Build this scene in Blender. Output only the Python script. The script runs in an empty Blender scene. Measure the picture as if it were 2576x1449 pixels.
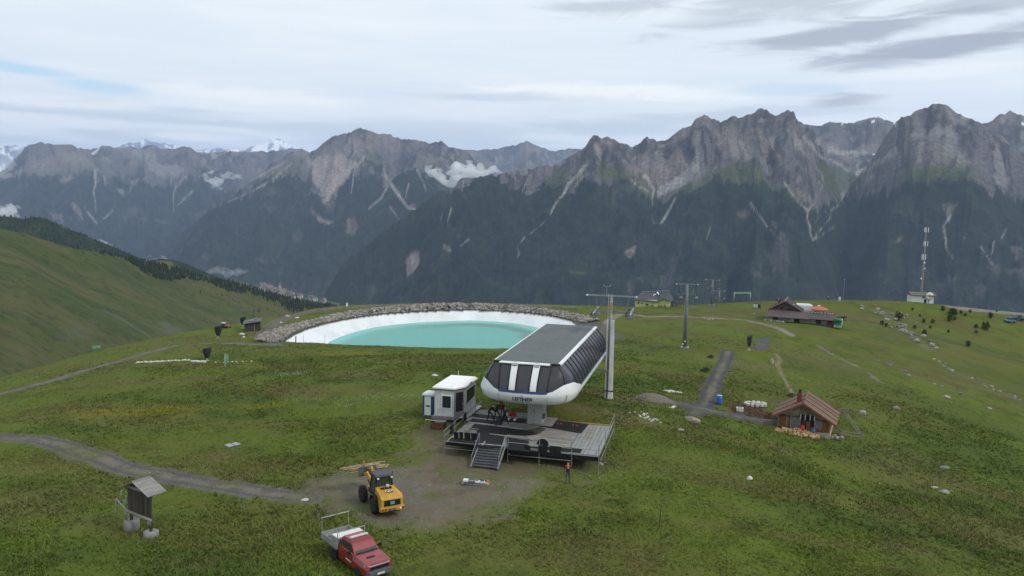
import bpy, bmesh, math, random
import numpy as np
from mathutils import Vector, Matrix

random.seed(7)
RNG = np.random.default_rng(11)
scene = bpy.context.scene
COL = scene.collection

# ------------------------------------------------------------------ camera, sky, sun, exposure
CAM_H = 21.5                      # metres above the ground in front of the lift station
PITCH, ROLL, FOC = math.radians(5.9), math.radians(1.2), 2022.0   # FOC: focal length in units of 1/2576 of the picture width
CAM = np.array([0.0, 0.0, CAM_H])
_f = np.array([0, math.cos(PITCH), -math.sin(PITCH)])
_r0, _u0 = np.array([1.0, 0, 0]), np.array([0, math.sin(PITCH), math.cos(PITCH)])
_r = math.cos(ROLL) * _r0 + math.sin(ROLL) * _u0
_u = math.cos(ROLL) * _u0 - math.sin(ROLL) * _r0
cam_d = bpy.data.cameras.new("camera")
cam = bpy.data.objects.new("camera", cam_d)
COL.objects.link(cam)
cam_d.sensor_width = 36.0
cam_d.lens = 36.0 * FOC / 2576.0
cam_d.clip_start, cam_d.clip_end = 0.5, 60000.0
cam.matrix_world = Matrix(((_r[0], _u[0], -_f[0], 0), (_r[1], _u[1], -_f[1], 0), (_r[2], _u[2], -_f[2], CAM_H), (0, 0, 0, 1)))
scene.camera = cam

scene.render.engine = 'CYCLES'
scene.cycles.use_denoising = True
scene.cycles.max_bounces = 6
scene.cycles.volume_bounces = 8
scene.cycles.use_adaptive_sampling = True
scene.cycles.adaptive_threshold = 0.012
scene.view_settings.view_transform = 'Standard'
scene.view_settings.look = 'None'
scene.view_settings.gamma = 1.0
scene.view_settings.use_curve_mapping = False
scene.view_settings.exposure = 0.40

SUN_EL, SUN_AZ = math.radians(42), math.radians(118)      # azimuth clockwise from +Y
sun_d = bpy.data.lights.new("sun", 'SUN')
sun_d.energy, sun_d.angle, sun_d.color = 1.4, math.radians(11), (1.0, 0.95, 0.88)
sun = bpy.data.objects.new("sun", sun_d)
COL.objects.link(sun)
sdir = Vector((math.sin(SUN_AZ) * math.cos(SUN_EL), math.cos(SUN_AZ) * math.cos(SUN_EL), math.sin(SUN_EL)))
sun.rotation_euler = sdir.to_track_quat('Z', 'Y').to_euler()
sun.location = (60, -60, 120)


class NT:
    """small node-tree helper"""
    def __init__(s, tree):
        s.t = tree; s.n = tree.nodes; s.l = tree.links
        s.n.clear()

    def node(s, typ, **kw):
        n = s.n.new(typ)
        for k, v in kw.items():
            if k == 'ins':
                for a, b in v.items():
                    s.put(n, a, b)
            else:
                setattr(n, k, v)
        return n

    def put(s, n, key, val):
        sock = n.inputs[key]
        if isinstance(val, bpy.types.NodeSocket):
            s.l.new(val, sock)
        else:
            sock.default_value = val

    def math(s, op, a, b=0.0, c=None, clamp=False):
        n = s.n.new('ShaderNodeMath'); n.operation = op; n.use_clamp = clamp
        s.put(n, 0, a); s.put(n, 1, b)
        if c is not None:
            s.put(n, 2, c)
        return n.outputs[0]

    def mix(s, fac, a, b, blend='MIX'):
        n = s.n.new('ShaderNodeMix'); n.data_type = 'RGBA'; n.blend_type = blend; n.clamp_factor = True
        s.put(n, 0, fac); s.put(n, 6, a); s.put(n, 7, b)
        return n.outputs[2]

    def ss(s, x, lo, hi):
        n = s.n.new('ShaderNodeMapRange'); n.interpolation_type = 'SMOOTHSTEP'
        s.put(n, 0, x); s.put(n, 1, lo); s.put(n, 2, hi); s.put(n, 3, 0.0); s.put(n, 4, 1.0)
        return n.outputs[0]

    def noise(s, vec, scale, detail=4.0, rough=0.55, dist=0.0):
        n = s.n.new('ShaderNodeTexNoise')
        if vec is not None:
            s.l.new(vec, n.inputs['Vector'])
        n.inputs['Scale'].default_value = scale; n.inputs['Detail'].default_value = detail
        n.inputs['Roughness'].default_value = rough; n.inputs['Distortion'].default_value = dist
        return n.outputs[0]

    def xyz(s, x, y, z=0.0):
        n = s.n.new('ShaderNodeCombineXYZ')
        s.put(n, 0, x); s.put(n, 1, y); s.put(n, 2, z)
        return n.outputs[0]


def rgb(*c):
    return (c[0], c[1], c[2], 1.0)


world = bpy.data.worlds.new("World")
scene.world = world
world.use_nodes = True
W = NT(world.node_tree)
tc = W.node('ShaderNodeTexCoord')
sep = W.node('ShaderNodeSeparateXYZ', ins={0: tc.outputs['Generated']})
dx, dy, dz = sep.outputs
sky = W.node('ShaderNodeTexSky', sky_type='NISHITA')
sky.sun_disc = False
sky.sun_elevation, sky.sun_rotation = SUN_EL, SUN_AZ
sky.altitude = 2100
az_ = W.math('ARCTAN2', dx, dy)                            # bearing, radians
el_ = W.math('ARCSINE', dz)                                # elevation, radians
zc = W.math('ADD', W.math('MAXIMUM', dz, 0.0), 0.06)
pl = W.xyz(W.math('DIVIDE', dx, zc), W.math('DIVIDE', dy, zc))     # the cloud layer seen in perspective
sheet = W.noise(W.xyz(W.math('MULTIPLY', W.math('DIVIDE', dx, zc), 0.8), W.math('DIVIDE', dy, zc)), 0.55, 7, 0.55, 0.6)
band = W.noise(W.xyz(W.math('MULTIPLY', az_, 2.6), W.math('MULTIPLY', el_, 30.0), 3.1), 1.3, 6, 0.55, 0.5)
fine = W.noise(W.xyz(W.math('MULTIPLY', az_, 9.0), W.math('MULTIPLY', el_, 60.0), 9.0), 1.0, 6, 0.6, 0.8)
SKYS = 0.116
WHITE, PALE, GREY, DARK, CLEAR = rgb(7.35, 7.5, 7.4), rgb(5.75, 6.3, 6.75), rgb(4.35, 5.0, 5.5), rgb(2.75, 3.05, 3.45), rgb(3.7, 5.6, 6.6)
soft = W.math('ADD', W.math('MULTIPLY', sheet, 0.6), W.math('MULTIPLY', band, 0.4))
cl = W.mix(W.math('MULTIPLY', W.ss(soft, 0.42, 0.66), 0.45), PALE, WHITE)
# greyer streaks low over the mountains
low = W.math('MULTIPLY', W.ss(el_, 0.125, 0.075), W.ss(band, 0.56, 0.40))
cl = W.mix(W.math('MULTIPLY', low, 0.75), cl, GREY)


def sky_blob(a0, e0, ra, re, amp=0.9, slope=0.0, edge=0.8, rag=1.0):
    """soft cloud bank round one bearing / elevation (degrees), with ragged edges"""
    da = W.math('SUBTRACT', az_, math.radians(a0))
    a = W.math('DIVIDE', da, math.radians(ra))
    e = W.math('DIVIDE', W.math('SUBTRACT', W.math('SUBTRACT', el_, math.radians(e0)), W.math('MULTIPLY', da, slope)), math.radians(re))
    d = W.math('SQRT', W.math('ADD', W.math('MULTIPLY', a, a), W.math('MULTIPLY', e, e)))
    d = W.math('ADD', d, W.math('MULTIPLY', W.math('SUBTRACT', fine, 0.5), 2.0 * rag))
    d = W.math('ADD', d, W.math('MULTIPLY', W.math('SUBTRACT', band, 0.5), 1.0 * rag))
    return W.math('MULTIPLY', W.ss(d, 1.0, 1.0 - edge), amp)


for args in ((-18, 6.7, 11, 1.0, .85), (3, 7.9, 10, .9, .9), (11.5, 7.7, 7, .8, .85), (-21, 4.0, 5.5, .4, .7), (27, 8.7, 8, .7, .5), (-29, 5.6, 6, .6, .6)):
    cl = W.mix(sky_blob(*args), cl, WHITE)
for args in ((-1.5, 7.35, 9.5, .55, .7), (12.3, 6.2, 8.5, .7, .8), (7.5, 5.4, 8, .7, .75), (-25, 5.0, 9, .5, .55), (-13, 4.7, 8, .6, .5), (18.5, 6.6, 6, .45, .5), (-4, 4.6, 8, .7, .45)):
    cl = W.mix(sky_blob(*args), cl, GREY)
for args in ((21.5, 11.3, 9.0, .95, .85, .10, .7, .75), (27.0, 10.1, 10.5, 1.05, .92, .10, .7, .75), (17.3, 13.1, 8.5, 1.7, .55, .06), (7.0, 13.4, 6.0, 1.0, .5, .05), (21.7, 7.2, 2.8, .55, .7, .03), (29.5, 12.5, 7.5, .8, .6, .05)):
    cl = W.mix(sky_blob(*args), cl, DARK)
hole = W.math('MAXIMUM', sky_blob(-31.5, 7.5, 5.0, .5, .9, -.06, .8, .5), sky_blob(-26.6, 6.75, 3.6, .6, .8, -.06, .8, .6))
hole = W.math('MAXIMUM', hole, sky_blob(17.8, 7.9, 6.0, .5, .45))
thin = W.mix(0.75, sky.outputs[0], CLEAR)
cl = W.mix(hole, cl, thin)
# white haze close to the horizon, dark land below it
cl = W.mix(W.ss(el_, 0.02, -0.02), cl, rgb(0.55, 0.75, 0.45))
bg = W.node('ShaderNodeBackground', ins={0: cl, 1: SKYS})
wo = W.node('ShaderNodeOutputWorld', ins={0: bg.outputs[0]})


# ------------------------------------------------------------------ sight lines, noise
def ray(px, py):
    """direction of a point of the picture, measured on a 2576 x 1449 print of it"""
    return _f + (px - 1288.0) / FOC * _r - (py - 724.5) / FOC * _u


def at(px, py, z):
    d = ray(px, py)
    return CAM + d * ((z - CAM_H) / d[2])


def azel(px, py):
    d = ray(px, py)
    return math.atan2(d[0], d[1]), d[2] / math.hypot(d[0], d[1])


def project(X, Y, Z):
    vx, vy, vz = X, Y, Z - CAM_H
    dep = vx * _f[0] + vy * _f[1] + vz * _f[2]
    dep = np.where(dep < 0.1, 0.1, dep)
    return (1288.0 + FOC * (vx * _r[0] + vy * _r[1] + vz * _r[2]) / dep,
            724.5 - FOC * (vx * _u[0] + vy * _u[1] + vz * _u[2]) / dep)


def _hash(ix, iy, seed):
    n = (ix.astype(np.int64) * 374761393 + iy.astype(np.int64) * 668265263 + seed * 974634541) & 0x7fffffff
    n = ((n ^ (n >> 13)) * 1274126177) & 0x7fffffff
    n = n ^ (n >> 16)
    return (n & 0xffff) / 65535.0


def vnoise(x, y, seed=0):
    x = np.asarray(x, float); y = np.asarray(y, float)
    ix, iy = np.floor(x), np.floor(y)
    fx, fy = x - ix, y - iy
    fx = fx * fx * fx * (fx * (fx * 6 - 15) + 10); fy = fy * fy * fy * (fy * (fy * 6 - 15) + 10)
    a, b = _hash(ix, iy, seed), _hash(ix + 1, iy, seed)
    c, d = _hash(ix, iy + 1, seed), _hash(ix + 1, iy + 1, seed)
    return (a + (b - a) * fx) * (1 - fy) + (c + (d - c) * fx) * fy


def fbm(x, y, oct=4, seed=0, gain=0.5):
    s = 0.0; a = 1.0; t = 0.0
    for i in range(oct):
        s = s + a * vnoise(x * 2.03 ** i + i * 17.3, y * 2.03 ** i - i * 9.1, seed + i); t += a; a *= gain
    return s / t


def ridged(x, y, oct=4, seed=0, gain=0.5):
    s = 0.0; a = 1.0; t = 0.0
    for i in range(oct):
        s = s + a * (1 - np.abs(2 * vnoise(x * 2.03 ** i + i * 17.3, y * 2.03 ** i - i * 9.1, seed + i) - 1)); t += a; a *= gain
    return s / t


def sstep(x, lo, hi):
    t = np.clip((x - lo) / (hi - lo), 0, 1)
    return t * t * (3 - 2 * t)


def seg_dist(X, Y, pts):
    """distance to a polyline and the position along it (0..1)"""
    best = np.full(X.shape, 1e9); par = np.zeros(X.shape)
    n = len(pts) - 1
    for i in range(n):
        ax, ay = pts[i][0], pts[i][1]; bx, by = pts[i + 1][0], pts[i + 1][1]
        ddx, ddy = bx - ax, by - ay
        t = np.clip(((X - ax) * ddx + (Y - ay) * ddy) / (ddx * ddx + ddy * ddy + 1e-9), 0, 1)
        d = np.hypot(X - ax - t * ddx, Y - ay - t * ddy)
        m = d < best
        best = np.where(m, d, best); par = np.where(m, (i + t) / n, par)
    return best, par


def in_poly(X, Y, poly):
    ins = np.zeros(X.shape, bool)
    n = len(poly)
    for i in range(n):
        x0, y0 = poly[i][0], poly[i][1]; x1, y1 = poly[(i + 1) % n][0], poly[(i + 1) % n][1]
        c = ((y0 > Y) != (y1 > Y)) & (X < (x1 - x0) * (Y - y0) / (y1 - y0 + 1e-12) + x0)
        ins ^= c
    return ins


def poly_sd(X, Y, poly):
    d, _ = seg_dist(X, Y, list(poly) + [poly[0]])
    return np.where(in_poly(X, Y, poly), d, -d)


# ------------------------------------------------------------------ objects and materials
def tag(o, label=None, cat=None, group=None, kind=None):
    if label: o['label'] = label
    if cat: o['category'] = cat
    if group: o['group'] = group
    if kind: o['kind'] = kind
    return o


def empty(name, loc=(0, 0, 0), rz=0.0, label=None, cat=None, group=None):
    o = bpy.data.objects.new(name, None)
    COL.objects.link(o)
    o.empty_display_size = 0.2
    o.location = tuple(float(v) for v in loc); o.rotation_euler = (0, 0, float(rz))
    return tag(o, label, cat, group)


def link(name, me, m, parent=None, loc=None, rot=None):
    o = bpy.data.objects.new(name, me)
    COL.objects.link(o)
    if m is not None:
        if not me.materials:
            me.materials.append(m)
    if parent is not None:
        o.parent = parent
    if loc is not None:
        o.location = tuple(float(v) for v in loc)
    if rot is not None:
        o.rotation_euler = rot
    return o


def copy_tree(o, parent=None):
    c = o.copy(); COL.objects.link(c)
    if parent is not None:
        c.parent = parent
    for ch in list(o.children):
        copy_tree(ch, c)
    return c


def _rot(rx=0, ry=0, rz=0):
    return Matrix.Rotation(rz, 3, 'Z') @ Matrix.Rotation(ry, 3, 'Y') @ Matrix.Rotation(rx, 3, 'X')


class MB:
    """collects shapes and links them as one mesh"""
    def __init__(s):
        s.v = []; s.f = []; s.sm = []

    def add(s, vs, fs, smooth=False):
        o = len(s.v)
        s.v.extend([tuple(float(c) for c in p) for p in vs])
        s.f.extend([tuple(i + o for i in f) for f in fs])
        s.sm.extend([smooth] * len(fs))
        return s

    def box(s, c, d, r=(0, 0, 0), taper=1.0):
        R = _rot(*r)
        vs = []
        for sz in (-1, 1):
            k = taper if sz > 0 else 1.0
            for sx, sy in ((-1, -1), (1, -1), (1, 1), (-1, 1)):
                vs.append(Vector(c) + R @ Vector((sx * d[0] / 2 * k, sy * d[1] / 2 * k, sz * d[2] / 2)))
        return s.add(vs, [(3, 2, 1, 0), (4, 5, 6, 7), (0, 1, 5, 4), (1, 2, 6, 5), (2, 3, 7, 6), (3, 0, 4, 7)])

    def beam(s, p, q, w, h, up=(0, 0, 1)):
        p, q = Vector(p), Vector(q)
        d = (q - p).normalized(); up = Vector(up)
        if abs(d.dot(up)) > 0.98: up = Vector((0, 1, 0))
        a = d.cross(up).normalized(); b = a.cross(d).normalized()
        vs = []
        for e in (p, q):
            for i, j in ((-1, -1), (1, -1), (1, 1), (-1, 1)):
                vs.append(e + a * (i * w / 2) + b * (j * h / 2))
        return s.add(vs, [(3, 2, 1, 0), (4, 5, 6, 7), (0, 1, 5, 4), (1, 2, 6, 5), (2, 3, 7, 6), (3, 0, 4, 7)])

    def tube(s, p, q, r0, r1=None, n=8, cap=True):
        r1 = r0 if r1 is None else r1
        p, q = Vector(p), Vector(q)
        d = (q - p).normalized()
        a = d.orthogonal().normalized(); b = d.cross(a)
        vs = []
        for e, r in ((p, r0), (q, r1)):
            for i in range(n):
                t = 2 * math.pi * i / n
                vs.append(e + (a * math.cos(t) + b * math.sin(t)) * r)
        s.add(vs, [(i, (i + 1) % n, n + (i + 1) % n, n + i) for i in range(n)], n > 6)
        if cap:
            o = len(s.v) - 2 * n
            s.f.append(tuple(o + i for i in reversed(range(n)))); s.f.append(tuple(o + n + i for i in range(n))); s.sm += [False, False]
        return s

    def poly_tube(s, pts, r, n=6):
        for a, b in zip(pts[:-1], pts[1:]):
            s.tube(a, b, r, r, n)
        return s

    def loft(s, rings, closed=True, caps=False, smooth=False):
        n = len(rings[0]); vs = [p for rg in rings for p in rg]; fs = []
        for k in range(len(rings) - 1):
            for i in range(n if closed else n - 1):
                j = (i + 1) % n
                fs.append((k * n + i, k * n + j, (k + 1) * n + j, (k + 1) * n + i))
        s.add(vs, fs, smooth)
        if caps:
            o = len(s.v) - len(vs)
            s.f.append(tuple(o + i for i in reversed(range(n)))); s.f.append(tuple(o + (len(rings) - 1) * n + i for i in range(n))); s.sm += [False, False]
        return s

    def prism(s, poly, axis, lo, hi):
        """a 2-D outline pushed along one axis: 'x' takes (y,z), 'y' takes (x,z), 'z' takes (x,y)"""
        def p3(p, h):
            return {'x': (h, p[0], p[1]), 'y': (p[0], h, p[1]), 'z': (p[0], p[1], h)}[axis]
        return s.loft([[p3(p, lo) for p in poly], [p3(p, hi) for p in poly]], True, True)

    def quad(s, a, b, c, d):
        return s.add([a, b, c, d], [(0, 1, 2, 3)])

    def lathe(s, prof, c=(0, 0, 0), n=16, axis='z', smooth=True):
        rings = []
        for r, h in prof:
            ring = []
            for i in range(n):
                t = 2 * math.pi * i / n
                x, y = r * math.cos(t), r * math.sin(t)
                ring.append({'z': (c[0] + x, c[1] + y, c[2] + h), 'y': (c[0] + x, c[1] + h, c[2] + y), 'x': (c[0] + h, c[1] + x, c[2] + y)}[axis])
            rings.append(ring)
        return s.loft(rings, True, True, smooth)

    def mesh(s, name, fix=True, bevel=0.0):
        me = bpy.data.meshes.new(name)
        me.from_pydata(s.v, [], s.f)
        if bevel > 0 or fix:
            bm = bmesh.new(); bm.from_mesh(me)
            for f, sm in zip(bm.faces, s.sm): f.smooth = sm
            if bevel > 0:
                bmesh.ops.bevel(bm, geom=[e for e in bm.edges if len(e.link_faces) == 2 and e.calc_face_angle(0) > 0.6], offset=bevel, segments=2, affect='EDGES', profile=0.6)
            if fix: bmesh.ops.recalc_face_normals(bm, faces=bm.faces)
            bm.to_mesh(me); bm.free()
        return me

    def build(s, name, m, parent=None, loc=None, rot=None, fix=True, bevel=0.0):
        return link(name, s.mesh(name, fix, bevel), m, parent, loc, rot)


MATS = {}


def mat(name, col, rough=0.7, metal=0.0, var=0.12, scale=6.0, bump=0.0, bscale=20.0, col2=None, spec=0.3, stretch=None, coat=0.0):
    """painted / plain surface with mottled wear in its colour and fine relief"""
    if name in MATS:
        return MATS[name]
    m = bpy.data.materials.new(name); m.use_nodes = True
    t = NT(m.node_tree)
    c = t.node('ShaderNodeTexCoord').outputs['Object']
    if stretch:
        c = t.node('ShaderNodeMapping', ins={0: c, 3: stretch}).outputs[0]
    n1 = t.noise(c, scale, 5, 0.6)
    n2 = t.noise(c, scale * 0.23, 3, 0.5)
    c2 = col2 if col2 else tuple(x * (1 - 2.2 * var) for x in col)
    f = t.ss(t.math('ADD', t.math('MULTIPLY', n1, 0.6), t.math('MULTIPLY', n2, 0.4)), 0.36, 0.66)
    base = t.mix(f, rgb(*c2), rgb(*col))
    p = t.node('ShaderNodeBsdfPrincipled', ins={'Base Color': base, 'Metallic': metal})
    t.put(p, 'Roughness', t.math('ADD', rough - 0.06, t.math('MULTIPLY', n1, 0.12)))
    p.inputs['Specular IOR Level'].default_value = spec
    if coat: p.inputs['Coat Weight'].default_value = coat
    if bump > 0:
        b = t.node('ShaderNodeBump', ins={'Height': t.noise(c, bscale, 4, 0.6), 'Strength': 0.6, 'Distance': bump})
        t.put(p, 'Normal', b.outputs[0])
    t.node('ShaderNodeOutputMaterial', ins={0: p.outputs[0]})
    MATS[name] = m
    return m


def attr_mat(name, attr='Col', rough=0.95, scale=3.0, amp=0.5, bump=0.05, bscale=8.0, stretch=None, spec=0.1, sharp=1.0):
    m = bpy.data.materials.new(name); m.use_nodes = True
    t = NT(m.node_tree)
    a = t.node('ShaderNodeAttribute', attribute_name=attr)
    c = t.node('ShaderNodeTexCoord').outputs['Object']
    if stretch:
        c = t.node('ShaderNodeMapping', ins={0: c, 3: stretch}).outputs[0]
    n1 = t.noise(c, scale, 6, 0.62); n2 = t.noise(c, scale * 6.0, 3, 0.6)
    k = t.math('MAXIMUM', t.math('ADD', 1.0, t.math('MULTIPLY', t.math('SUBTRACT', t.math('ADD', n1, n2), 1.0), amp * sharp)), 0.15)
    sc = t.node('ShaderNodeVectorMath', operation='SCALE', ins={0: a.outputs['Color'], 'Scale': k})
    p = t.node('ShaderNodeBsdfPrincipled', ins={'Base Color': sc.outputs[0], 'Roughness': rough})
    p.inputs['Specular IOR Level'].default_value = spec
    if bump > 0:
        b = t.node('ShaderNodeBump', ins={'Height': t.noise(c, bscale, 5, 0.65), 'Strength': 0.7, 'Distance': bump})
        t.put(p, 'Normal', b.outputs[0])
    t.node('ShaderNodeOutputMaterial', ins={0: p.outputs[0]})
    return m


def set_col(me, cols, name='Col'):
    a = me.color_attributes.new(name, 'FLOAT_COLOR', 'POINT')
    c = np.ones((len(me.vertices), 4), np.float32); c[:, :3] = cols
    a.data.foreach_set('color', c.ravel())


def np_mesh(name, V, Fq, smooth=True):
    """mesh from numpy arrays: V (n,3), Fq (m,3 or 4)"""
    me = bpy.data.meshes.new(name)
    V = np.ascontiguousarray(V, np.float32); Fq = np.ascontiguousarray(Fq, np.int32)
    k = Fq.shape[1]
    me.vertices.add(len(V)); me.vertices.foreach_set('co', V.ravel())
    me.loops.add(Fq.size); me.loops.foreach_set('vertex_index', Fq.ravel())
    me.polygons.add(len(Fq))
    me.polygons.foreach_set('loop_start', np.arange(0, Fq.size, k, dtype=np.int32))
    me.polygons.foreach_set('loop_total', np.full(len(Fq), k, np.int32))
    me.polygons.foreach_set('use_smooth', np.full(len(Fq), smooth, bool))
    me.update(calc_edges=True); me.validate()
    return me


def grid_faces(nu, nv):
    i = np.arange(nu * nv).reshape(nu, nv)
    return np.stack([i[:-1, :-1], i[1:, :-1], i[1:, 1:], i[:-1, 1:]], -1).reshape(-1, 4)


def sub_mesh(name, V, F, keep, cols=None, smooth=True):
    f = F[keep]
    ids, inv = np.unique(f, return_inverse=True)
    me = np_mesh(name, V[ids], inv.reshape(f.shape), smooth)
    if cols is not None:
        set_col(me, cols[ids])
    return me
# ------------------------------------------------------------------ the alpine meadow: heights from surveyed points
_ctl = [(0, 1449, 0.3), (640, 1449, 0), (1288, 1449, 0), (1900, 1449, -.6), (2576, 1449, -2), (930, 1290, 0), (1428, 1217, 0), (1120, 1145, 0.05),
        (1500, 1190, -.05), (1300, 1185, 0), (365, 1330, 0.2), (0, 1110, -.6), (300, 1150, 0), (0, 988, -3.2), (200, 930, -3), (440, 870, -2.6), (600, 866, -2.3),
        (640, 1000, 0), (900, 950, 0.2), (1240, 1035, 1.0), (1450, 1035, 1.0), (1528, 1004, 0.8), (1100, 1060, 0.5), (1000, 869, -2), (1270, 873, -1.8), (740, 862, -2.3),
        (1722, 877, -1.8), (1880, 880, -2.0), (1990, 840, -2.4), (1930, 806, -2.6), (2080, 818, -3), (2025, 1078, -2.8), (1950, 1055, -2.6), (1780, 1030, -1.6),
        (1640, 1010, -.6), (2160, 1100, -3.8), (2576, 1000, -9), (2576, 1250, -6), (2300, 1300, -3.5), (2000, 1250, -1.6), (1700, 1250, -0.4), (2200, 900, -4.5),
        (2400, 900, -7), (2576, 850, -10), (1600, 800, -2.6), (1700, 782, -2.9), (800, 900, -1.2), (1850, 960, -1.4)]
_crest = [(-60, 975, -5), (0, 955, -4.8), (120, 920, -4.6), (240, 887, -4.5), (340, 862, -4.4), (440, 842, -4.3), (560, 823, -4), (640, 806, -3.7), (720, 796, -3.4), (780, 779, -3.0), (870, 768, -2.6),
          (1000, 765, -2.3), (1200, 763, -2.2), (1350, 766, -2.5), (1470, 769, -2.8), (1600, 773, -3.2), (1750, 767, -3.4), (1900, 759, -3.1), (2050, 755, -3), (2180, 757, -3.1),
          (2330, 762, -3.6), (2400, 771, -4.6), (2480, 779, -6), (2576, 788, -7.5), (2640, 796, -8.5)]
_cp = np.array([at(*c) for c in _ctl + _crest])
_S = 60.0


def _tps_fit(P):
    x, y = P[:, 0] / _S, P[:, 1] / _S
    n = len(P)
    d2 = (x[:, None] - x) ** 2 + (y[:, None] - y) ** 2
    K = 0.5 * d2 * np.log(d2 + 1e-12) + np.eye(n) * 0.004
    A = np.zeros((n + 3, n + 3)); A[:n, :n] = K
    A[:n, n] = 1; A[:n, n + 1] = x; A[:n, n + 2] = y; A[n:, :n] = A[:n, n:].T
    return np.linalg.solve(A, np.r_[P[:, 2], 0, 0, 0]), x, y


_tw, _tx, _ty = _tps_fit(_cp)


def tps(X, Y):
    sh = X.shape; x = X.ravel() / _S; y = Y.ravel() / _S
    out = np.empty_like(x)
    for i in range(0, len(x), 20000):
        a, b = x[i:i + 20000, None], y[i:i + 20000, None]
        d2 = (a - _tx) ** 2 + (b - _ty) ** 2
        out[i:i + 20000] = (0.5 * d2 * np.log(d2 + 1e-12)) @ _tw[:-3] + _tw[-3] + _tw[-2] * a[:, 0] + _tw[-1] * b[:, 0]
    return out.reshape(sh)


_cr = np.array([at(*c) for c in _crest])
_caz, _crr = np.arctan2(_cr[:, 0], _cr[:, 1]), np.hypot(_cr[:, 0], _cr[:, 1])
_o = np.argsort(_caz); _caz, _crr = _caz[_o], _crr[_o]

# the reservoir: rim of the white liner
_rim_px = [(712, 858, -2.6), (735, 842, -2.8), (765, 829, -3.0), (805, 817, -3.1), (850, 807, -3.2), (900, 798, -3.3), (960, 790.5, -3.3), (1030, 785.5, -3.3), (1100, 782, -3.3), (1180, 780, -3.3), (1260, 783, -3.3),
           (1330, 788, -3.2), (1390, 796, -3.1), (1440, 807, -3.0)]
RIM = [tuple(at(*p)) for p in _rim_px]
_a, _b = RIM[-1], RIM[0]
RIM += [(15.5, 150.0, -2.6), (14.5, 140.0, -2.3), (8.0, 133.0, -2.1), (-4.0, 130.5, -2.05), (-18.0, 131.0, -2.1), (-31.0, 133.5, -2.3)]
WATER_Z = -5.1
RIMXY = [(p[0], p[1]) for p in RIM]


def h_base(X, Y):
    X = np.asarray(X, float); Y = np.asarray(Y, float)
    R = np.hypot(X, Y); A = np.arctan2(X, Y)
    Rc = np.interp(np.clip(A, _caz[0], _caz[-1]), _caz, _crr)
    Ac = np.clip(A, -0.66, 0.66)
    Rr = np.clip(R, 32.0, Rc)
    z = tps(Rr * np.sin(Ac), Rr * np.cos(Ac))
    w = sstep(np.abs(A), 0.75, 1.4)
    z = z * (1 - w) + 0.0 * w
    d = np.maximum(R - Rc, 0)
    z = z - 0.62 * d * d / (d + 14.0)
    z = np.maximum(z, -420 + 20 * fbm(X / 90, Y / 90, 3, 5))
    # tussocks, cattle tracks and small hummocks
    und = (fbm(X / 9.0, Y / 9.0, 3, 21) - 0.5) * 0.55 + (fbm(X / 2.2, Y / 2.2, 2, 31) - 0.5) * 0.22
    fade = sstep(R, 25, 45)
    und = und + (fbm(X / 19.0 + 3, Y / 24.0, 3, 171) - .5) * 2.2 * sstep(X, 26, 42) * sstep(Rc - 12 - R, 0, 30) * sstep(np.hypot(X - 34, Y - 86), 8, 20) * sstep(np.hypot(X - 61, Y - 166), 14, 26)
    return z + und * fade * sstep(Rc + 10 - R, 0, 25)


# building platforms are level
PADS = [(3.0, 69.5, 9.5, None)]


def h(X, Y):
    X = np.asarray(X, float); Y = np.asarray(Y, float)
    z = h_base(X, Y)
    near = (np.abs(X + 14) < 60) & (np.abs(Y - 160) < 55)
    if near.any():
        xs, ys = X[near], Y[near]
        sd = poly_sd(xs, ys, RIMXY)
        rim = np.array(RIM)
        # rim level follows the surveyed liner edge
        w = 1.0 / ((xs[:, None] - rim[:, 0]) ** 2 + (ys[:, None] - rim[:, 1]) ** 2 + 4.0) ** 1.5
        zr = (w @ rim[:, 2]) / w.sum(1)
        zz = z[near]
        inside = np.maximum(zr - 0.42 * np.maximum(sd, 0), -9.5)
        k = sstep(-sd, 0.2, 7.0)
        out = zr * (1 - k) + zz * k
        z = z.copy(); z[near] = np.where(sd > 0, inside, out)
    return z


def hz(x, y):
    return float(h(np.array([x]), np.array([y]))[0])


_gcache = {}


def G(px, py):
    """where the sight line through a point of the picture meets the meadow"""
    d = ray(px, py); d = d / math.hypot(d[0], d[1])
    t = np.arange(22.0, 420.0, 0.6)
    z = CAM_H + d[2] * t - h(d[0] * t, d[1] * t)
    i = np.argmax(z < 0)
    if not (z < 0).any():
        i = np.argmin(np.where(t < 260, z, 1e9))
    a = max(t[i] - 0.6, 1.0)
    t2 = np.linspace(a, a + 0.6, 25)
    z2 = CAM_H + d[2] * t2 - h(d[0] * t2, d[1] * t2)
    j = int(np.argmax(z2 < 0)) if (z2 < 0).any() else int(np.argmin(z2))
    T = t2[j]
    return np.array([d[0] * T, d[1] * T, hz(d[0] * T, d[1] * T)])


def GP(pts):
    return [tuple(G(*p)) for p in pts]


# grid: fine where it is looked at, coarse all round
_az = np.concatenate([np.linspace(-math.pi, -0.72, 30, endpoint=False), np.linspace(-0.72, 0.72, 980, endpoint=False), np.linspace(0.72, math.pi, 31)])
_rr = np.concatenate([np.array([0.5, 8, 16, 24, 30]), np.geomspace(34, 290, 460), np.geomspace(300, 900, 24)])
AA, RR = np.meshgrid(_az, _rr, indexing='ij')
GX, GY = RR * np.sin(AA), RR * np.cos(AA)
GZ = h(GX, GY)
PX, PY = project(GX, GY, GZ)
n1 = fbm(GX / 14, GY / 14, 5, 3); n2 = fbm(GX / 3.5, GY / 5, 4, 8); n3 = fbm((GX - GY * .35) / 26, (GY + GX * .2) / 5, 4, 15); n4 = fbm(GX / 1.1, GY / 1.1, 3, 44)

green_a, green_b, olive, brown, straw, yellow = (np.array(c) for c in ((.080, .106, .017), (.056, .081, .015), (.094, .099, .024), (.098, .086, .034), (.128, .118, .048), (.200, .165, .014)))


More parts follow.
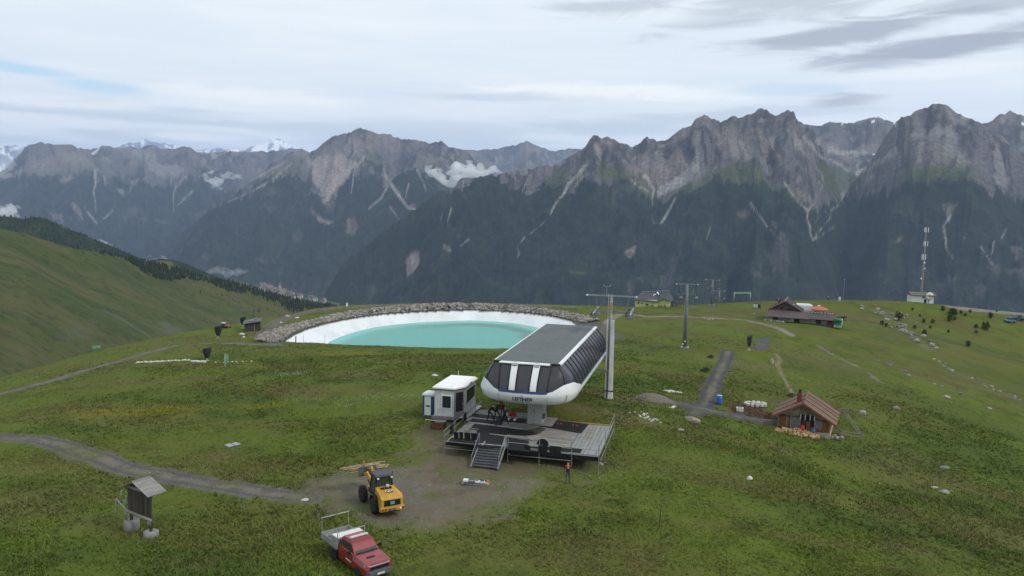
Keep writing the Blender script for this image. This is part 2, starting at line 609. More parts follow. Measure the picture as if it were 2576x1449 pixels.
def lerp(a, b, t):
    return a + (b - a) * np.clip(t, 0, 1)[..., None]


C = np.broadcast_to(green_a, GX.shape + (3,)).copy()
C = lerp(C, green_b, sstep(n1, .42, .62) * .9)
C = lerp(C, olive, sstep(n3, .46, .62) * .85)
C = lerp(C, brown, sstep(n3 * .6 + n2 * .4, .57, .70) * .5)
C = lerp(C, straw, sstep(n2 * .5 + n4 * .5, .6, .72) * .5)
C = lerp(C, green_b * .85, sstep(n4, .6, .75) * .35)
n5 = fbm((GX * .55 + GY * .84) / 3.0, (GX * .84 - GY * .55) / 26, 4, 141); n6 = fbm(GX / 6, GY / 8, 4, 151)
rightw = sstep(GX, 12, 40)
C = lerp(C, olive * .9, sstep(n5, .5, .66) * .55 * rightw)
C = lerp(C, green_a * np.array((1.12, 1.15, 1.0)), sstep(n6, .54, .66) * .55)
C = lerp(C, green_b * .62, sstep(fbm(GX / 2.4, GY / 3.2, 4, 161), .58, .72) * .35)
C = lerp(C, brown * .8, sstep(n5 * .5 + n2 * .5, .55, .66) * .4 * rightw)


def patch(px, py, rx, ry, col, amt, seed=0):
    """a patch of other growth or painted slope shade round one spot of the meadow"""
    global C
    c = G(px, py)
    d = np.hypot((GX - c[0]) / rx, (GY - c[1]) / ry) + (fbm(GX / (rx * .35), GY / (ry * .35), 4, 60 + seed) - .5) * 1.7
    C = lerp(C, np.array(col), sstep(1.15 - d, 0, .75) * amt)


for i, a in enumerate([(1120, 905, 11, 6, brown, .6), (1300, 885, 8, 3, brown, .7), (950, 940, 9, 4, brown, .5), (700, 985, 9, 3.5, brown, .45), (1850, 915, 6, 7, straw, .45),
                       (1400, 905, 8, 4, brown, .35), (290, 1042, 6.5, 2.6, yellow, .28), (450, 1030, 4.5, 1.8, yellow, .25), (640, 1025, 3.5, 1.3, yellow, .22), (900, 887, 8, 2, yellow, .25),
                       (1740, 800, 14, 6, brown, .65), (1880, 788, 16, 8, brown, .6), (2120, 790, 10, 10, brown, .6), (2300, 850, 14, 10, brown, .4), (2480, 900, 12, 12, olive, .6),
                       (2060, 905, 9, 14, brown, .45), (2200, 1000, 10, 12, olive, .6), (1500, 1030, 7, 3.5, straw, .6), (1570, 1005, 4, 3, straw, .5),
                       (2330, 1180, 7, 8, brown, .4), (1900, 1200, 9, 4, olive, .7), (1700, 1150, 6, 6, green_a, .5), (60, 1180, 4, 3, olive, .5), (130, 1250, 5, 2.5, brown, .5),
                       (560, 1100, 10, 4, green_a, .6), (2450, 1330, 8, 5, brown, .35), (470, 990, 10, 4, green_b, .5), (1640, 960, 6, 6, green_b, .4), (1130, 1010, 6, 4, olive, .4),
                       (500, 860, 25, 4, olive, .6), (300, 905, 20, 4, olive, .7), (2100, 940, 9, 9, green_b, .5), (2450, 1050, 8, 8, green_b, .4), (1950, 985, 6, 6, green_b, .4), (2420, 870, 16, 13, np.array((.060, .072, .022)), .75), (2500, 960, 14, 12, np.array((.070, .085, .022)), .6), (2250, 800, 12, 7, np.array((.080, .080, .028)), .5)]):  # last olive patches: darker growth plus slope shading painted on the right-hand face
    patch(*a, seed=i)
# worn, half-bare ground round the building site
gravel, dirt, pale_gravel, dark_gravel = (np.array(c) for c in ((.118, .112, .102), (.130, .106, .072), (.235, .215, .180), (.080, .082, .086)))
site = [(790, 1205), (900, 1180), (1010, 1150), (1060, 1100), (1125, 1075), (1180, 1120), (1300, 1180), (1420, 1195), (1500, 1195), (1460, 1240), (1300, 1275), (1260, 1330), (1130, 1365), (940, 1330), (880, 1290), (760, 1262)]
site_w = [p[:2] for p in GP(site)]
sdw = poly_sd(GX, GY, site_w)
siten = sstep(sdw + (n2 - .5) * 7 + (n4 - .5) * 3, -1.5, 2.2)
C = lerp(C, lerp(np.broadcast_to(dirt, C.shape), gravel * np.array((1.1, 1.02, .86)), sstep(n1, .45, .65)), siten * (.78 + .17 * sstep(sdw, 0, 4)))
C = lerp(C, dirt * .62, siten * sstep(n2 * .5 + n4 * .5, .56, .70) * .45)
C = lerp(C, pale_gravel * .8, siten * sstep(fbm(GX / .5, GY / .5, 3, 91), .68, .76) * .25)
C = lerp(C, green_b * 1.25, siten * sstep(fbm(GX / 2.6, GY / 2.2, 4, 77), .55, .66) * .5)
# trodden earth under and round the deck
c = G(1315, 1160); dk = np.hypot((GX - c[0]) / 9, (GY - c[1]) / 3.2)
C = lerp(C, dirt * .75, sstep(1.25 - dk + (n2 - .5), 0, .6) * .55)
c = G(1900, 1046); dk = np.hypot((GX - c[0] - .5) / 3.4, (GY - c[1]) / 4.2)
C = lerp(C, np.array((.075, .042, .027)), sstep(1.15 - dk + (n2 - .5) * .8, 0, .35) * .95)
c = G(1960, 1010); dk = np.hypot((GX - c[0]) / 2.6, (GY - c[1]) / 1.6)
C = lerp(C, np.array((.075, .05, .033)), sstep(1.15 - dk + (n2 - .5) * .8, 0, .5) * .6)

tracks = [('gravel_road', [(-60, 1106), (30, 1102), (90, 1105), (150, 1118), (220, 1143), (320, 1180), (430, 1201), (560, 1222), (670, 1240), (770, 1252)], 2.9, gravel, .45, .25),
          ('gravel_road', [(-60, 1004), (60, 976), (200, 936), (300, 908), (400, 880), (450, 868.5), (520, 863.5), (600, 864), (680, 868.5)], 2.3, gravel * 1.15, .12, .2),
          ('gravel_road', [(700, 868), (672, 856), (664, 842), (676, 824), (702, 806), (745, 791), (800, 780), (870, 772), (960, 768), (1080, 766), (1200, 765.5), (1340, 768), (1450, 772)], 3.0, gravel * 1.1, .15, .2),
          ('gravel_road', [(1512, 838), (1530, 806), (1560, 790), (1600, 793), (1640, 797), (1700, 796.5), (1790, 799), (1880, 806), (1935, 818), (1975, 834), (1995, 845)], 2.0, pale_gravel * .8, .25, .3),
          ('gravel_road', [(1750, 1040), (1778, 1010), (1797, 968), (1815, 925), (1832, 884)], 2.3, dark_gravel, .05, .3),
          ('gravel_road', [(1913, 877), (1918, 866), (1926, 852)], 2.0, dark_gravel, .08, .2),
          ('gravel_road', [(1622, 1006), (1680, 1013), (1750, 1024), (1810, 1037), (1870, 1052), (1940, 1062), (1990, 1066)], 2.7, dark_gravel * 1.05, .05, .3),
          ('footpath', [(1993, 988), (1980, 965), (1965, 940), (1956, 918), (1962, 905), (1952, 890)], .55, dirt * 1.4, .1, .2),
          ('gravel_road', [(2400, 772), (2450, 777), (2520, 783), (2600, 792)], 6.0, pale_gravel * .8, .1, .2),
          ('footpath', [(2060, 870), (2110, 900), (2160, 925), (2215, 962)], .7, pale_gravel * .8, .5, .4)]
cell = {}
gmask = np.zeros(GX.shape, int)
for name, pts, wd, col, patchy, edge in tracks:
    wp = [p[:2] for p in GP(pts)]
    d, par = seg_dist(GX, GY, wp)
    e = wd / 2 + (n4 - .5) * 1.4 * edge * 2 + (n2 - .5) * edge * 3
    on = sstep(e - d, -.18, .22)
    strip = sstep(.42 + (n2 - .5) * .5 - d, 0, .25) * (1 if wd > 2 and wd < 5 else 0) * (.75 if 'road' in name else 0)
    roadcol = lerp(np.broadcast_to(col, C.shape), col * .72, sstep(n4, .5, .7) * .8)
    rut = sstep(.30 - np.abs(d - .78 - (n2 - .5) * .3), 0, .2) * (1 if 2.2 < wd < 4 else 0)
    roadcol = lerp(roadcol, col * .62, rut * .8)
    roadcol = lerp(roadcol, lerp(np.broadcast_to(dirt * 1.25, C.shape), green_b, sstep(n4, .45, .6) * .5), strip * .85)
    grow = patchy * sstep(n2, .45, .6)
    k = on * (1 - np.clip(grow, 0, .9))
    if name == 'gravel_road' and wd == 2.9:
        k = k * (1 - .35 * sstep(par, .9, 1.0))
    C = lerp(C, roadcol, k)
    if wd >= 2:
        C = lerp(C, brown * .9, sstep(e + 1.0 - d, -.6, .5) * (1 - on) * .35 * sstep(n2, .4, .6))
    gmask[k > .5] = 2 if name == 'footpath' else 1
c = G(1650, 1004); dk = np.hypot((GX - c[0]) / 2.4, (GY - c[1]) / 1.3)
C = lerp(C, pale_gravel * .6, sstep(1.1 - dk + (n4 - .5) * .9, 0, .25)); gmask[dk < 1] = 1
GZ = GZ + .55 * sstep(1.1 - dk + (n4 - .5) * .5, 0, .8)

# stony seams down the right-hand flank
for pts, wd in (([(2175, 768), (2225, 790), (2265, 815), (2305, 850), (2335, 880)], 2.6), ([(2250, 775), (2290, 800), (2330, 822)], 1.2), ([(2350, 905), (2400, 935), (2470, 965), (2570, 1010)], 1.3), ([(2200, 900), (2300, 945), (2400, 985), (2500, 1030)], .9)):
    d, par = seg_dist(GX, GY, [p[:2] for p in GP(pts)])
    C = lerp(C, pale_gravel * .6, sstep(wd / 2 - d + (n4 - .5) * 4.5, 0, 1.2) * .55)

sdr = poly_sd(GX, GY, RIMXY)
liner_white = np.array((.64, .67, .68))
seam = np.abs((np.arctan2(GX + 14, GY - 156) * 7.0) % 1.0 - .5)
lc = lerp(np.broadcast_to(liner_white, C.shape), liner_white * .9, sstep(n2, .4, .7))
lc = lerp(lc, liner_white * .72, sstep(.012 - seam, 0, .008) * .7)
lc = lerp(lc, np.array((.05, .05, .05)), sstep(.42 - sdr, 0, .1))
lc = lerp(lc, liner_white * .62, sstep(n4 * .5 + n2 * .5, .60, .72) * .12)
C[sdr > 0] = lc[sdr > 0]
stony = (sdr < 0) & (sdr > -6) & (GY > 150)
C = lerp(C, gravel * .8, sstep(-sdr, 0, .3) * sstep(6.0 + sdr, 0, 2.0) * sstep(GY, 138, 146) * sstep(-GY + 400, 0, 1) * .9)
far_under = (RR > 300)
C[far_under] = np.array((.05, .06, .025))

# an open pit is left where the water lies
V = np.stack([GX, GY, GZ], -1).reshape(-1, 3)
F4 = grid_faces(*GX.shape)
Cf = C.reshape(-1, 3)
fm = gmask.ravel()[F4]
road_f = (fm == 1).all(1); path_f = (fm == 2).sum(1) >= 2
lin_f = (sdr.ravel()[F4] > 0).all(1)
m_ground = attr_mat('meadow_ground', scale=1.6, amp=.42, bump=.12, bscale=5.0)
m_gravel = attr_mat('gravel_surface', scale=2.5, amp=.35, bump=.03, bscale=14.0)
m_liner = attr_mat('liner_sheet', rough=.55, scale=.6, amp=.06, bump=.01, bscale=1.0, spec=.4)
meadow_o = link('meadow', sub_mesh('meadow', V, F4, ~(road_f | path_f | lin_f), Cf), m_ground); tag(meadow_o, kind='structure')
tag(link('gravel_road', sub_mesh('gravel_road', V, F4, road_f, Cf), m_gravel), kind='structure')
tag(link('footpath', sub_mesh('footpath', V, F4, path_f & ~road_f, Cf), m_gravel), kind='structure')
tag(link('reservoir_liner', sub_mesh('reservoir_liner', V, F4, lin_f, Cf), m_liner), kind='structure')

# ------------------------------------------------------------------ the water of the reservoir
mw = bpy.data.materials.new('reservoir_water'); mw.use_nodes = True
T = NT(mw.node_tree)
oc = T.node('ShaderNodeTexCoord').outputs['Object']
big = T.noise(T.node('ShaderNodeMapping', ins={0: oc, 3: (.03, .12, 1)}).outputs[0], 1.0, 4, .6, .4)
col = T.mix(T.ss(big, .35, .7), rgb(.070, .36, .30), rgb(.085, .41, .345))
pw = T.node('ShaderNodeBsdfPrincipled', ins={'Base Color': col, 'Roughness': .2})
pw.inputs['IOR'].default_value = 1.33
pw.inputs['Specular IOR Level'].default_value = .18
bp = T.node('ShaderNodeBump', ins={'Height': T.noise(T.node('ShaderNodeMapping', ins={0: oc, 3: (1, 2.2, 1)}).outputs[0], 1.4, 4, .6), 'Strength': .35, 'Distance': .12})
T.put(pw, 'Normal', bp.outputs[0])
T.node('ShaderNodeOutputMaterial', ins={0: pw.outputs[0]})
# a sheet cut to the shoreline; the shallows over the white liner are paler, deeper water darker
wxs, wys = np.meshgrid(np.linspace(-50, 20, 141), np.linspace(126, 196, 141), indexing='ij')
wsd = poly_sd(wxs, wys, RIMXY)
WV = np.stack([wxs, wys, np.full(wxs.shape, WATER_Z)], -1).reshape(-1, 3); WF = grid_faces(141, 141)
wn = fbm(wxs / 7, wys / 3, 3, 901)
wdep = wsd - 5.2 + (wn - .5) * 2.2
wc = lerp(np.broadcast_to(np.array((.13, .45, .385)), wxs.shape + (3,)), np.array((.034, .285, .238)), sstep(wdep, 0, 4.0))
wc = lerp(wc, np.array((.008, .105, .09)), sstep(wdep, 2.5, 4.5) * sstep(-wdep, -8.5, -5.5) * sstep(wxs, -24, -12) * sstep(wys, 150, 158) * .8)  # dark reflection along the far shore, painted into the water colour
wme = sub_mesh('water', WV, WF, (wsd.ravel()[WF] > 2.0).all(1), wc.reshape(-1, 3))
wa = T.node('ShaderNodeAttribute', attribute_name='Col')
T.put(pw, 'Base Color', T.mix(T.math('MULTIPLY', T.ss(big, .3, .7), .25), wa.outputs['Color'], rgb(.042, .32, .265)))
tag(link('water', wme, mw), kind='structure')

# ------------------------------------------------------------------ the valley and the mountains beyond
def prof(pts, xs):
    a = np.array(pts, float)
    return np.interp(xs, a[:, 0], a[:, 1])


def z1(*p): return [(x / 3.0, 268.3 + y / 3.0) for x, y in p]
def z2(*p): return [(858.7 + x / 3.0, 268.3 + y / 3.0) for x, y in p]
def z3(*p): return [(1717.3 + x / 3.0, 241.5 + y / 3.0) for x, y in p]


_maz = np.concatenate([np.linspace(-1.35, -0.66, 40, endpoint=False), np.linspace(-.66, .66, 1500, endpoint=False), np.linspace(.66, 1.35, 41)])
_mpx = 1288 + FOC * np.tan(np.clip(_maz, -.75, .75)) / math.cos(PITCH)     # near enough: where a bearing crosses the skyline
XTRA = 1200


def ext(pts):
    a = sorted(pts)
    return [(a[0][0] - 160, a[0][1] + 420)] + a + [(a[-1][0] + 160, a[-1][1] + 420)]


# skyline of each range, read off as bearings: (points, distance, foot distance, foot level, sharpness)
far_snow = [(-700, 380), (-60, 372), (20, 364), (60, 366), (130, 380), (280, 376), (300, 366), (330, 356), (365, 350), (400, 356), (440, 364), (470, 366), (500, 374), (530, 374), (560, 372), (600, 378), (625, 372), (650, 360), (690, 346), (712, 350), (735, 366), (780, 376), (840, 385)]
r2 = [(-900, 420), (-500, 430), (-200, 500), (-60, 470), (-20, 445), (12, 424), (30, 405), (52, 388), (62, 370), (78, 362), (95, 359), (118, 361), (135, 364), (160, 361), (180, 362), (196, 370), (225, 373), (238, 372), (252, 365), (270, 363), (300, 369), (330, 367), (355, 368), (372, 362), (390, 363), (410, 370), (440, 371), (462, 367), (475, 368), (495, 379), (520, 384), (560, 380), (600, 382), (650, 381), (690, 378), (730, 373), (760, 376), (790, 388), (900, 440), (1100, 520)]
r5 = [(1000, 420), (1120, 384), (1160, 379), (1200, 381), (1225, 376), (1250, 378), (1262, 372), (1290, 366), (1310, 362), (1326, 359), (1345, 365), (1370, 376), (1388, 382), (1420, 377), (1450, 375), (1480, 378), (1560, 400), (1700, 430)]
r3 = [(380, 690), (430, 610), (480, 570), (530, 533), (560, 508), (600, 478), (640, 445), (680, 412), (710, 392), (735, 376), (752, 378), (775, 384), (795, 378), (820, 352), (845, 337), (870, 330), (890, 327), (905, 320), (925, 326), (950, 336), (980, 335), (1000, 345), (1010, 350), (1025, 347), (1060, 351), (1085, 357), (1110, 355), (1130, 368), (1150, 374), (1170, 380), (1190, 396), (1230, 430), (1270, 470), (1350, 540), (1500, 640)]
r3b = [(880, 560), (960, 480), (1000, 440), (1030, 424), (1050, 420), (1062, 430), (1080, 440), (1100, 456), (1130, 476), (1180, 520), (1260, 590)]
r4 = [(780, 800), (860, 668), (900, 628), (950, 590), (1000, 555), (1040, 528), (1080, 500), (1110, 482), (1130, 477), (1145, 462), (1158, 448), (1180, 446), (1215, 440), (1260, 438), (1285, 432), (1310, 425), (1340, 422), (1370, 418), (1400, 412), (1420, 402), (1440, 392), (1455, 382), (1470, 370), (1480, 356), (1492, 342), (1505, 338), (1520, 342), (1526, 339), (1545, 348), (1562, 358), (1575, 360), (1592, 368), (1602, 364), (1616, 352), (1628, 344), (1636, 352), (1644, 348), (1652, 355), (1672, 352), (1690, 338), (1710, 324), (1738, 312), (1750, 297), (1772, 291), (1795, 297), (1812, 303), (1826, 293), (1842, 288), (1865, 292), (1885, 282), (1900, 275), (1908, 264), (1915, 261), (1926, 268), (1940, 279), (1952, 282), (1965, 275), (1985, 272), (1998, 279), (2004, 295), (2020, 306), (2034, 311), (2046, 322), (2060, 350), (2080, 400), (2105, 455), (2130, 520), (2160, 590), (2260, 760)]
r7 = [(1900, 350), (1990, 318), (2042, 313), (2060, 314), (2085, 312), (2120, 309), (2150, 304), (2180, 300), (2205, 294), (2225, 297), (2250, 303), (2300, 320), (2420, 350)]
r6 = [(1820, 800), (1900, 735), (1980, 668), (2020, 625), (2060, 578), (2100, 528), (2140, 470), (2180, 415), (2210, 370), (2235, 335), (2255, 310), (2280, 290), (2300, 279), (2318, 271), (2330, 266), (2345, 258), (2362, 255), (2378, 258), (2398, 272), (2420, 281), (2440, 295), (2460, 306), (2474, 313), (2500, 330), (2560, 380), (2680, 480)]
r8 = [(2380, 380), (2450, 325), (2476, 311), (2500, 296), (2520, 283), (2540, 277), (2555, 281), (2576, 290), (2620, 285), (2700, 300), (2800, 320), (3300, 330)]
LAYERS = [(far_snow, 21000, 17500, -200, 1.0, 60), (r7, 7800, 5200, -600, 1.25, 140), (r8, 7400, 5000, -700, 1.3, 150), (r5, 13200, 10200, -500, 1.1, 150),
          (r2, 11800, 7000, -1100, 1.3, 260), (r3, 8200, 4600, -1000, 1.3, 240), (r3b, 7000, 4600, -980, 1.2, 130), (r6, 5300, 2700, -980, 1.35, 210), (r4, 5000, 2500, -980, 1.35, 210)]
_mr = np.concatenate([np.geomspace(2100, 14000, 500), np.geomspace(14100, 24000, 60)])
MA, MR = np.meshgrid(_maz, _mr, indexing='ij')
MX, MY = MR * np.sin(MA), MR * np.cos(MA)
MZ = np.full(MX.shape, -1050.0); MID = np.zeros(MX.shape, int); MT = np.zeros(MX.shape)
wx = fbm(MX / 700, MY / 700, 4, 70) - .5; wy = fbm(MX / 700, MY / 700, 4, 75) - .5
for li, (pts, Rd, Bd, zb, pw_, amp) in enumerate(LAYERS):
    p = ext(pts)
    zr = np.array([CAM_H + Rd * azel(x, y)[1] for x, y in p]); azs = np.array([azel(x, y)[0] for x, y in p])
    ridge = np.interp(_maz, azs, zr)
    s = _maz * Rd
    rough = np.clip((np.abs(np.gradient(ridge)) / np.abs(np.gradient(s))), 0, 1.2)
    ridge = ridge + (ridged(s / 60, s * 0 + li + .5, 3, 230 + li) - .6) * 34 * (1 if li != 6 else .3) + (fbm(s / 130, s * 0 + li, 5, 200 + li, .6) - .5) * (40 if li else 60) * (1 if li != 6 else .6)
    # the crest line wanders towards and away from the valley
    Rw = Rd * (1 + .035 * (fbm(s / 900, s * 0 + 3.3, 3, 300 + li) - .5) * 2)
    Rw2, rid2 = Rw[:, None], ridge[:, None]
    S = MA * Rd + wx * 420
    D = (Rw2 - MR) + wy * 300 * np.clip((Rw2 - MR) / 600.0, 0, 1)
    t = 1 - D / (Rw2 - Bd)
    tc_ = np.clip(t, 0, 1)
    z = zb + (rid2 - zb) * tc_ ** pw_
    env = np.clip((1 - tc_) / .12, 0, 1) * np.clip(tc_ / .25, 0, 1)
    rg = (ridged(S / 1150, D / 3800, 2, 400 + li) - .55) * 1.2 + (ridged(S / 430, D / 1500 + S / 1500, 3, 420 + li) - .55) * .62 + (ridged(S / 140, D / 420, 3, 440 + li) - .55) * .26 * (.5 + tc_)
    z = z + amp * 1.35 * rg * env
    z = z + (fbm(MX / 90, MY / 90, 4, 460 + li) - .5) * 46 * np.clip((1 - tc_) / .03, 0, 1) * np.clip(tc_ / .3, 0, 1)
    back = MR > Rw2
    z = np.where(back, rid2 - .75 * (MR - Rw2), z)
    z = np.where(t < 0, zb + t * 300, z)
    m = z > MZ
    MZ = np.where(m, z, MZ); MID = np.where(m, li, MID); MT = np.where(m, tc_, MT)
QX, QY = project(MX, MY, MZ)
qn = fbm(MX / 260, MY / 260, 5, 500); qf = fbm(MX / 70, MY / 70, 4, 520); qv = fbm((MA * 6000) / 120, MR / 900, 4, 540)
rock, rock_warm, rock_dark, scree, wood, wood_b, alp, snow = (np.array(c) for c in ((.110, .102, .105), (.205, .172, .153), (.040, .038, .043), (.270, .255, .245), (.010, .018, .016), (.019, .030, .021), (.060, .074, .028), (.8, .82, .85)))
MC = lerp(np.broadcast_to(rock, MX.shape + (3,)), rock_dark, sstep(qv * .6 + qf * .4, .44, .60) * .9)
MC = lerp(MC, rock_dark * .7, sstep(fbm((MA * 6000 + qn * 200) / 45, MR / 260, 4, 545), .56, .68) * .7)
MC = lerp(MC, rock_warm, sstep(qn, .5, .68) * .55)
MC = lerp(MC, scree * .9, sstep(qf * .5 + qv * .5, .56, .68) * .65)
# tree line of every range
tl2 = z1((-400, 560), (0, 570), (120, 470), (230, 545), (330, 540), (430, 520), (520, 520), (600, 520), (680, 540), (800, 560), (900, 470), (1010, 590), (1040, 500), (1110, 560), (1220, 600), (1320, 580), (1440, 500), (1540, 540), (1640, 640), (1800, 640), (2300, 560), (3000, 560))
tl3 = z1((1000, 900), (1550, 700), (1640, 700), (1800, 610), (2000, 570), (2130, 500), (2250, 560), (2330, 600), (2400, 700), (2480, 790), (2530, 700), (2560, 600)) + z2((0, 470), (100, 480), (200, 465), (300, 470), (350, 640), (420, 720), (490, 740), (520, 500), (600, 470), (700, 520), (900, 640), (1600, 700))
tl4 = z2((0, 700), (700, 650), (860, 600), (900, 560), (1000, 530), (1100, 530), (1200, 520), (1280, 560), (1400, 590), (1520, 570), (1640, 590), (1760, 600), (1860, 545), (1950, 560), (2060, 570), (2150, 560), (2260, 620), (2350, 690), (2430, 700), (2576, 640)) + z3((60, 760), (150, 720), (260, 660), (400, 650), (520, 650), (640, 720), (780, 740), (900, 830), (960, 860), (1050, 780), (1120, 780), (1700, 900))
tl6 = z3((700, 1000), (1000, 960), (1100, 800), (1180, 760), (1260, 760), (1340, 740), (1420, 700), (1500, 660), (1640, 640), (1760, 625), (1900, 620), (2080, 630), (2250, 650), (2350, 680), (2450, 740), (2576, 780), (3400, 800))
hz_far = z1((-600, 430), (6000, 430))
TL = [None, z3((700, 900), (3000, 900)), z3((2000, 520), (3000, 640)), z2((0, 560), (2400, 560)), tl2, tl3, z2((0, 470), (900, 470)), tl6, tl4]
tlpx = np.full(MX.shape, -1e6)
for li, p in enumerate(TL):
    if p is None: continue
    m = MID == li
    tlpx[m] = np.interp(QX[m], [q[0] for q in p], [q[1] for q in p])
below = QY - tlpx
jag = (qn - .5) * 60 + (qf - .5) * 60 + (qv - .5) * 30 + (fbm(MX / 28, MY / 28, 2, 570) - .5) * 30
alpz = sstep(below + jag * .8, -46, -8) * np.where(MID >= 7, 1.0, .45) * sstep(qn, .38, .6)
MC = lerp(MC, alp, alpz * .75)
forest = sstep(below + jag, -1, 3)
forest[MID == 0] = 0
woodc = lerp(np.broadcast_to(wood, MC.shape), wood_b, sstep(qf * .7 + qn * .3, .42, .66))
MC = lerp(MC, woodc, forest)
# outcrops in the forest
oc_ = sstep(fbm((MA * 6000) / 130, MR / 210, 4, 560), .66, .72) * forest * sstep(qn, .45, .62)
MC = lerp(MC, rock * .75, oc_ * .5)
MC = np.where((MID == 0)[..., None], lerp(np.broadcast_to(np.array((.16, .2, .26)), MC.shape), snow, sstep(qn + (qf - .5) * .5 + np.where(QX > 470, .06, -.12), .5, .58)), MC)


def streak(pts, w0, w1, col, amt, ids=None, ns=1.0):
    """a gully, scree run or torrent bed following a line down the face"""
    global MC
    xs = [p[0] for p in pts]; ys = [p[1] for p in pts]; pad = max(w0, w1) * 2 + 6
    m = (QX > min(xs) - pad) & (QX < max(xs) + pad) & (QY > min(ys) - pad) & (QY < max(ys) + pad)
    if ids is not None: m &= np.isin(MID, ids)
    if not m.any(): return
    d, par = seg_dist(QX[m], QY[m], pts)
    w = (w0 + (w1 - w0) * par) * (.55 + .9 * qn[m] * ns)
    k = sstep(w - d + (qf[m] - .5) * 2.5, -.5, .9) * amt
    MC[m] = lerp(MC[m], np.array(col), k)


def area(pts, col, amt, rag=6.0, ids=None):
    global MC
    xs = [p[0] for p in pts]; ys = [p[1] for p in pts]
    m = (QX > min(xs) - 20) & (QX < max(xs) + 20) & (QY > min(ys) - 20) & (QY < max(ys) + 20)
    if ids is not None: m &= np.isin(MID, ids)
    if not m.any(): return
    sd = poly_sd(QX[m], QY[m], pts) + (qf[m] - .5) * rag * 2 + (qv[m] - .5) * rag * 1.6
    MC[m] = lerp(MC[m], np.array(col), sstep(sd, -1, 3) * amt)


A4 = [8]; A3 = [5, 6]; A6 = [1, 7]; A2 = [4]
for pts in (z2((1530, 560), (1620, 490), (1700, 500), (1690, 580), (1560, 590)), z2((1900, 480), (2000, 430), (2130, 470), (2120, 540), (1960, 560)), z3((250, 560), (420, 480), (560, 500), (620, 600), (540, 650), (350, 650))):
    area(pts, alp, .8, 9, A4)
for pts in (z3((1020, 500), (1150, 520), (1330, 590), (1370, 620), (1280, 690), (1150, 740), (1070, 700), (1030, 600)), z3((1650, 590), (1900, 530), (2080, 560), (2200, 620), (1900, 640), (1650, 640))):
    area(pts, alp, .85, 8)
area(z1((2300, 400), (2576, 340), (2700, 420), (2600, 560), (2480, 720), (2390, 600)), rock_warm * 1.35, .85, 10, A3)
area(z1((1000, 340), (1150, 300), (1200, 420), (1450, 470), (1300, 560), (1100, 500)), scree * .9, .5, 12, A2)
area(z1((250, 400), (600, 320), (680, 420), (600, 500), (300, 520), (220, 470)), rock_warm, .45, 12, A2)
area(z2((2576, 490), (2480, 560), (2400, 600), (2368, 640), (2380, 684), (2450, 665), (2576, 600), (2640, 560), (2700, 420)), scree * .92, .9, 5, A4)
area(z2((2440, 400), (2576, 360), (2680, 420), (2560, 500), (2420, 560)), rock_warm, .5, 9, A4)
area(z3((340, 340), (480, 320), (560, 400), (520, 480), (360, 470)), scree * .8, .55, 9, A4)
area(z2((480, 1150), (520, 1110), (560, 1088), (588, 1085), (594, 1180), (580, 1220), (495, 1290)), rock_warm * 1.15, .9, 4, A4)
area(z2((760, 990), (800, 1050), (860, 1075), (820, 1105), (770, 1070)), rock_warm, .7, 5)
area(z2((2125, 1100), (2180, 1080), (2230, 1040), (2210, 1100), (2180, 1145)), rock_warm, .6, 6)
area(z2((20, 850), (100, 820), (140, 900), (100, 980), (40, 950)), rock_warm, .55, 7)
area(z2((490, 740), (560, 730), (560, 780), (500, 785)), rock_warm, .6, 5)
area(z2((1720, 1242), (1860, 1250), (1860, 1266), (1740, 1256)), alp * 1.6, .7, 1)
area(z1((440, 560), (520, 510), (560, 540), (480, 580)), rock_warm, .7, 5)
area(z1((520, 700), (580, 720), (640, 850), (600, 860), (540, 770)), rock_warm, .6, 7)
area(z1((360, 790), (480, 800), (490, 890), (400, 860)), rock_warm, .45, 8)
area(z1((2350, 780), (2450, 850), (2530, 860), (2480, 900), (2400, 860)), rock_warm, .7, 6)
area(z1((890, 620), (940, 620), (930, 680), (900, 650)), scree, .5, 5)
area(z3((1930, 820), (2100, 800), (2000, 920)), rock_warm * .9, .6, 8)
area(z3((640, 930), (700, 930), (770, 1060), (700, 1040)), rock_warm * .8, .55, 9)
area(z3((390, 860), (520, 870), (560, 900), (420, 910)), rock_warm * .8, .5, 8)
area(z3((2100, 1090), (2160, 980), (2150, 1060), (2060, 1190)), rock_warm * .8, .5, 10)
area(z3((2480, 1150), (2560, 1150), (2560, 1260), (2530, 1240)), rock_warm * .8, .5, 10)
area(z3((1600, 1110), (1640, 1060), (1660, 1090)), rock_warm, .6, 4)
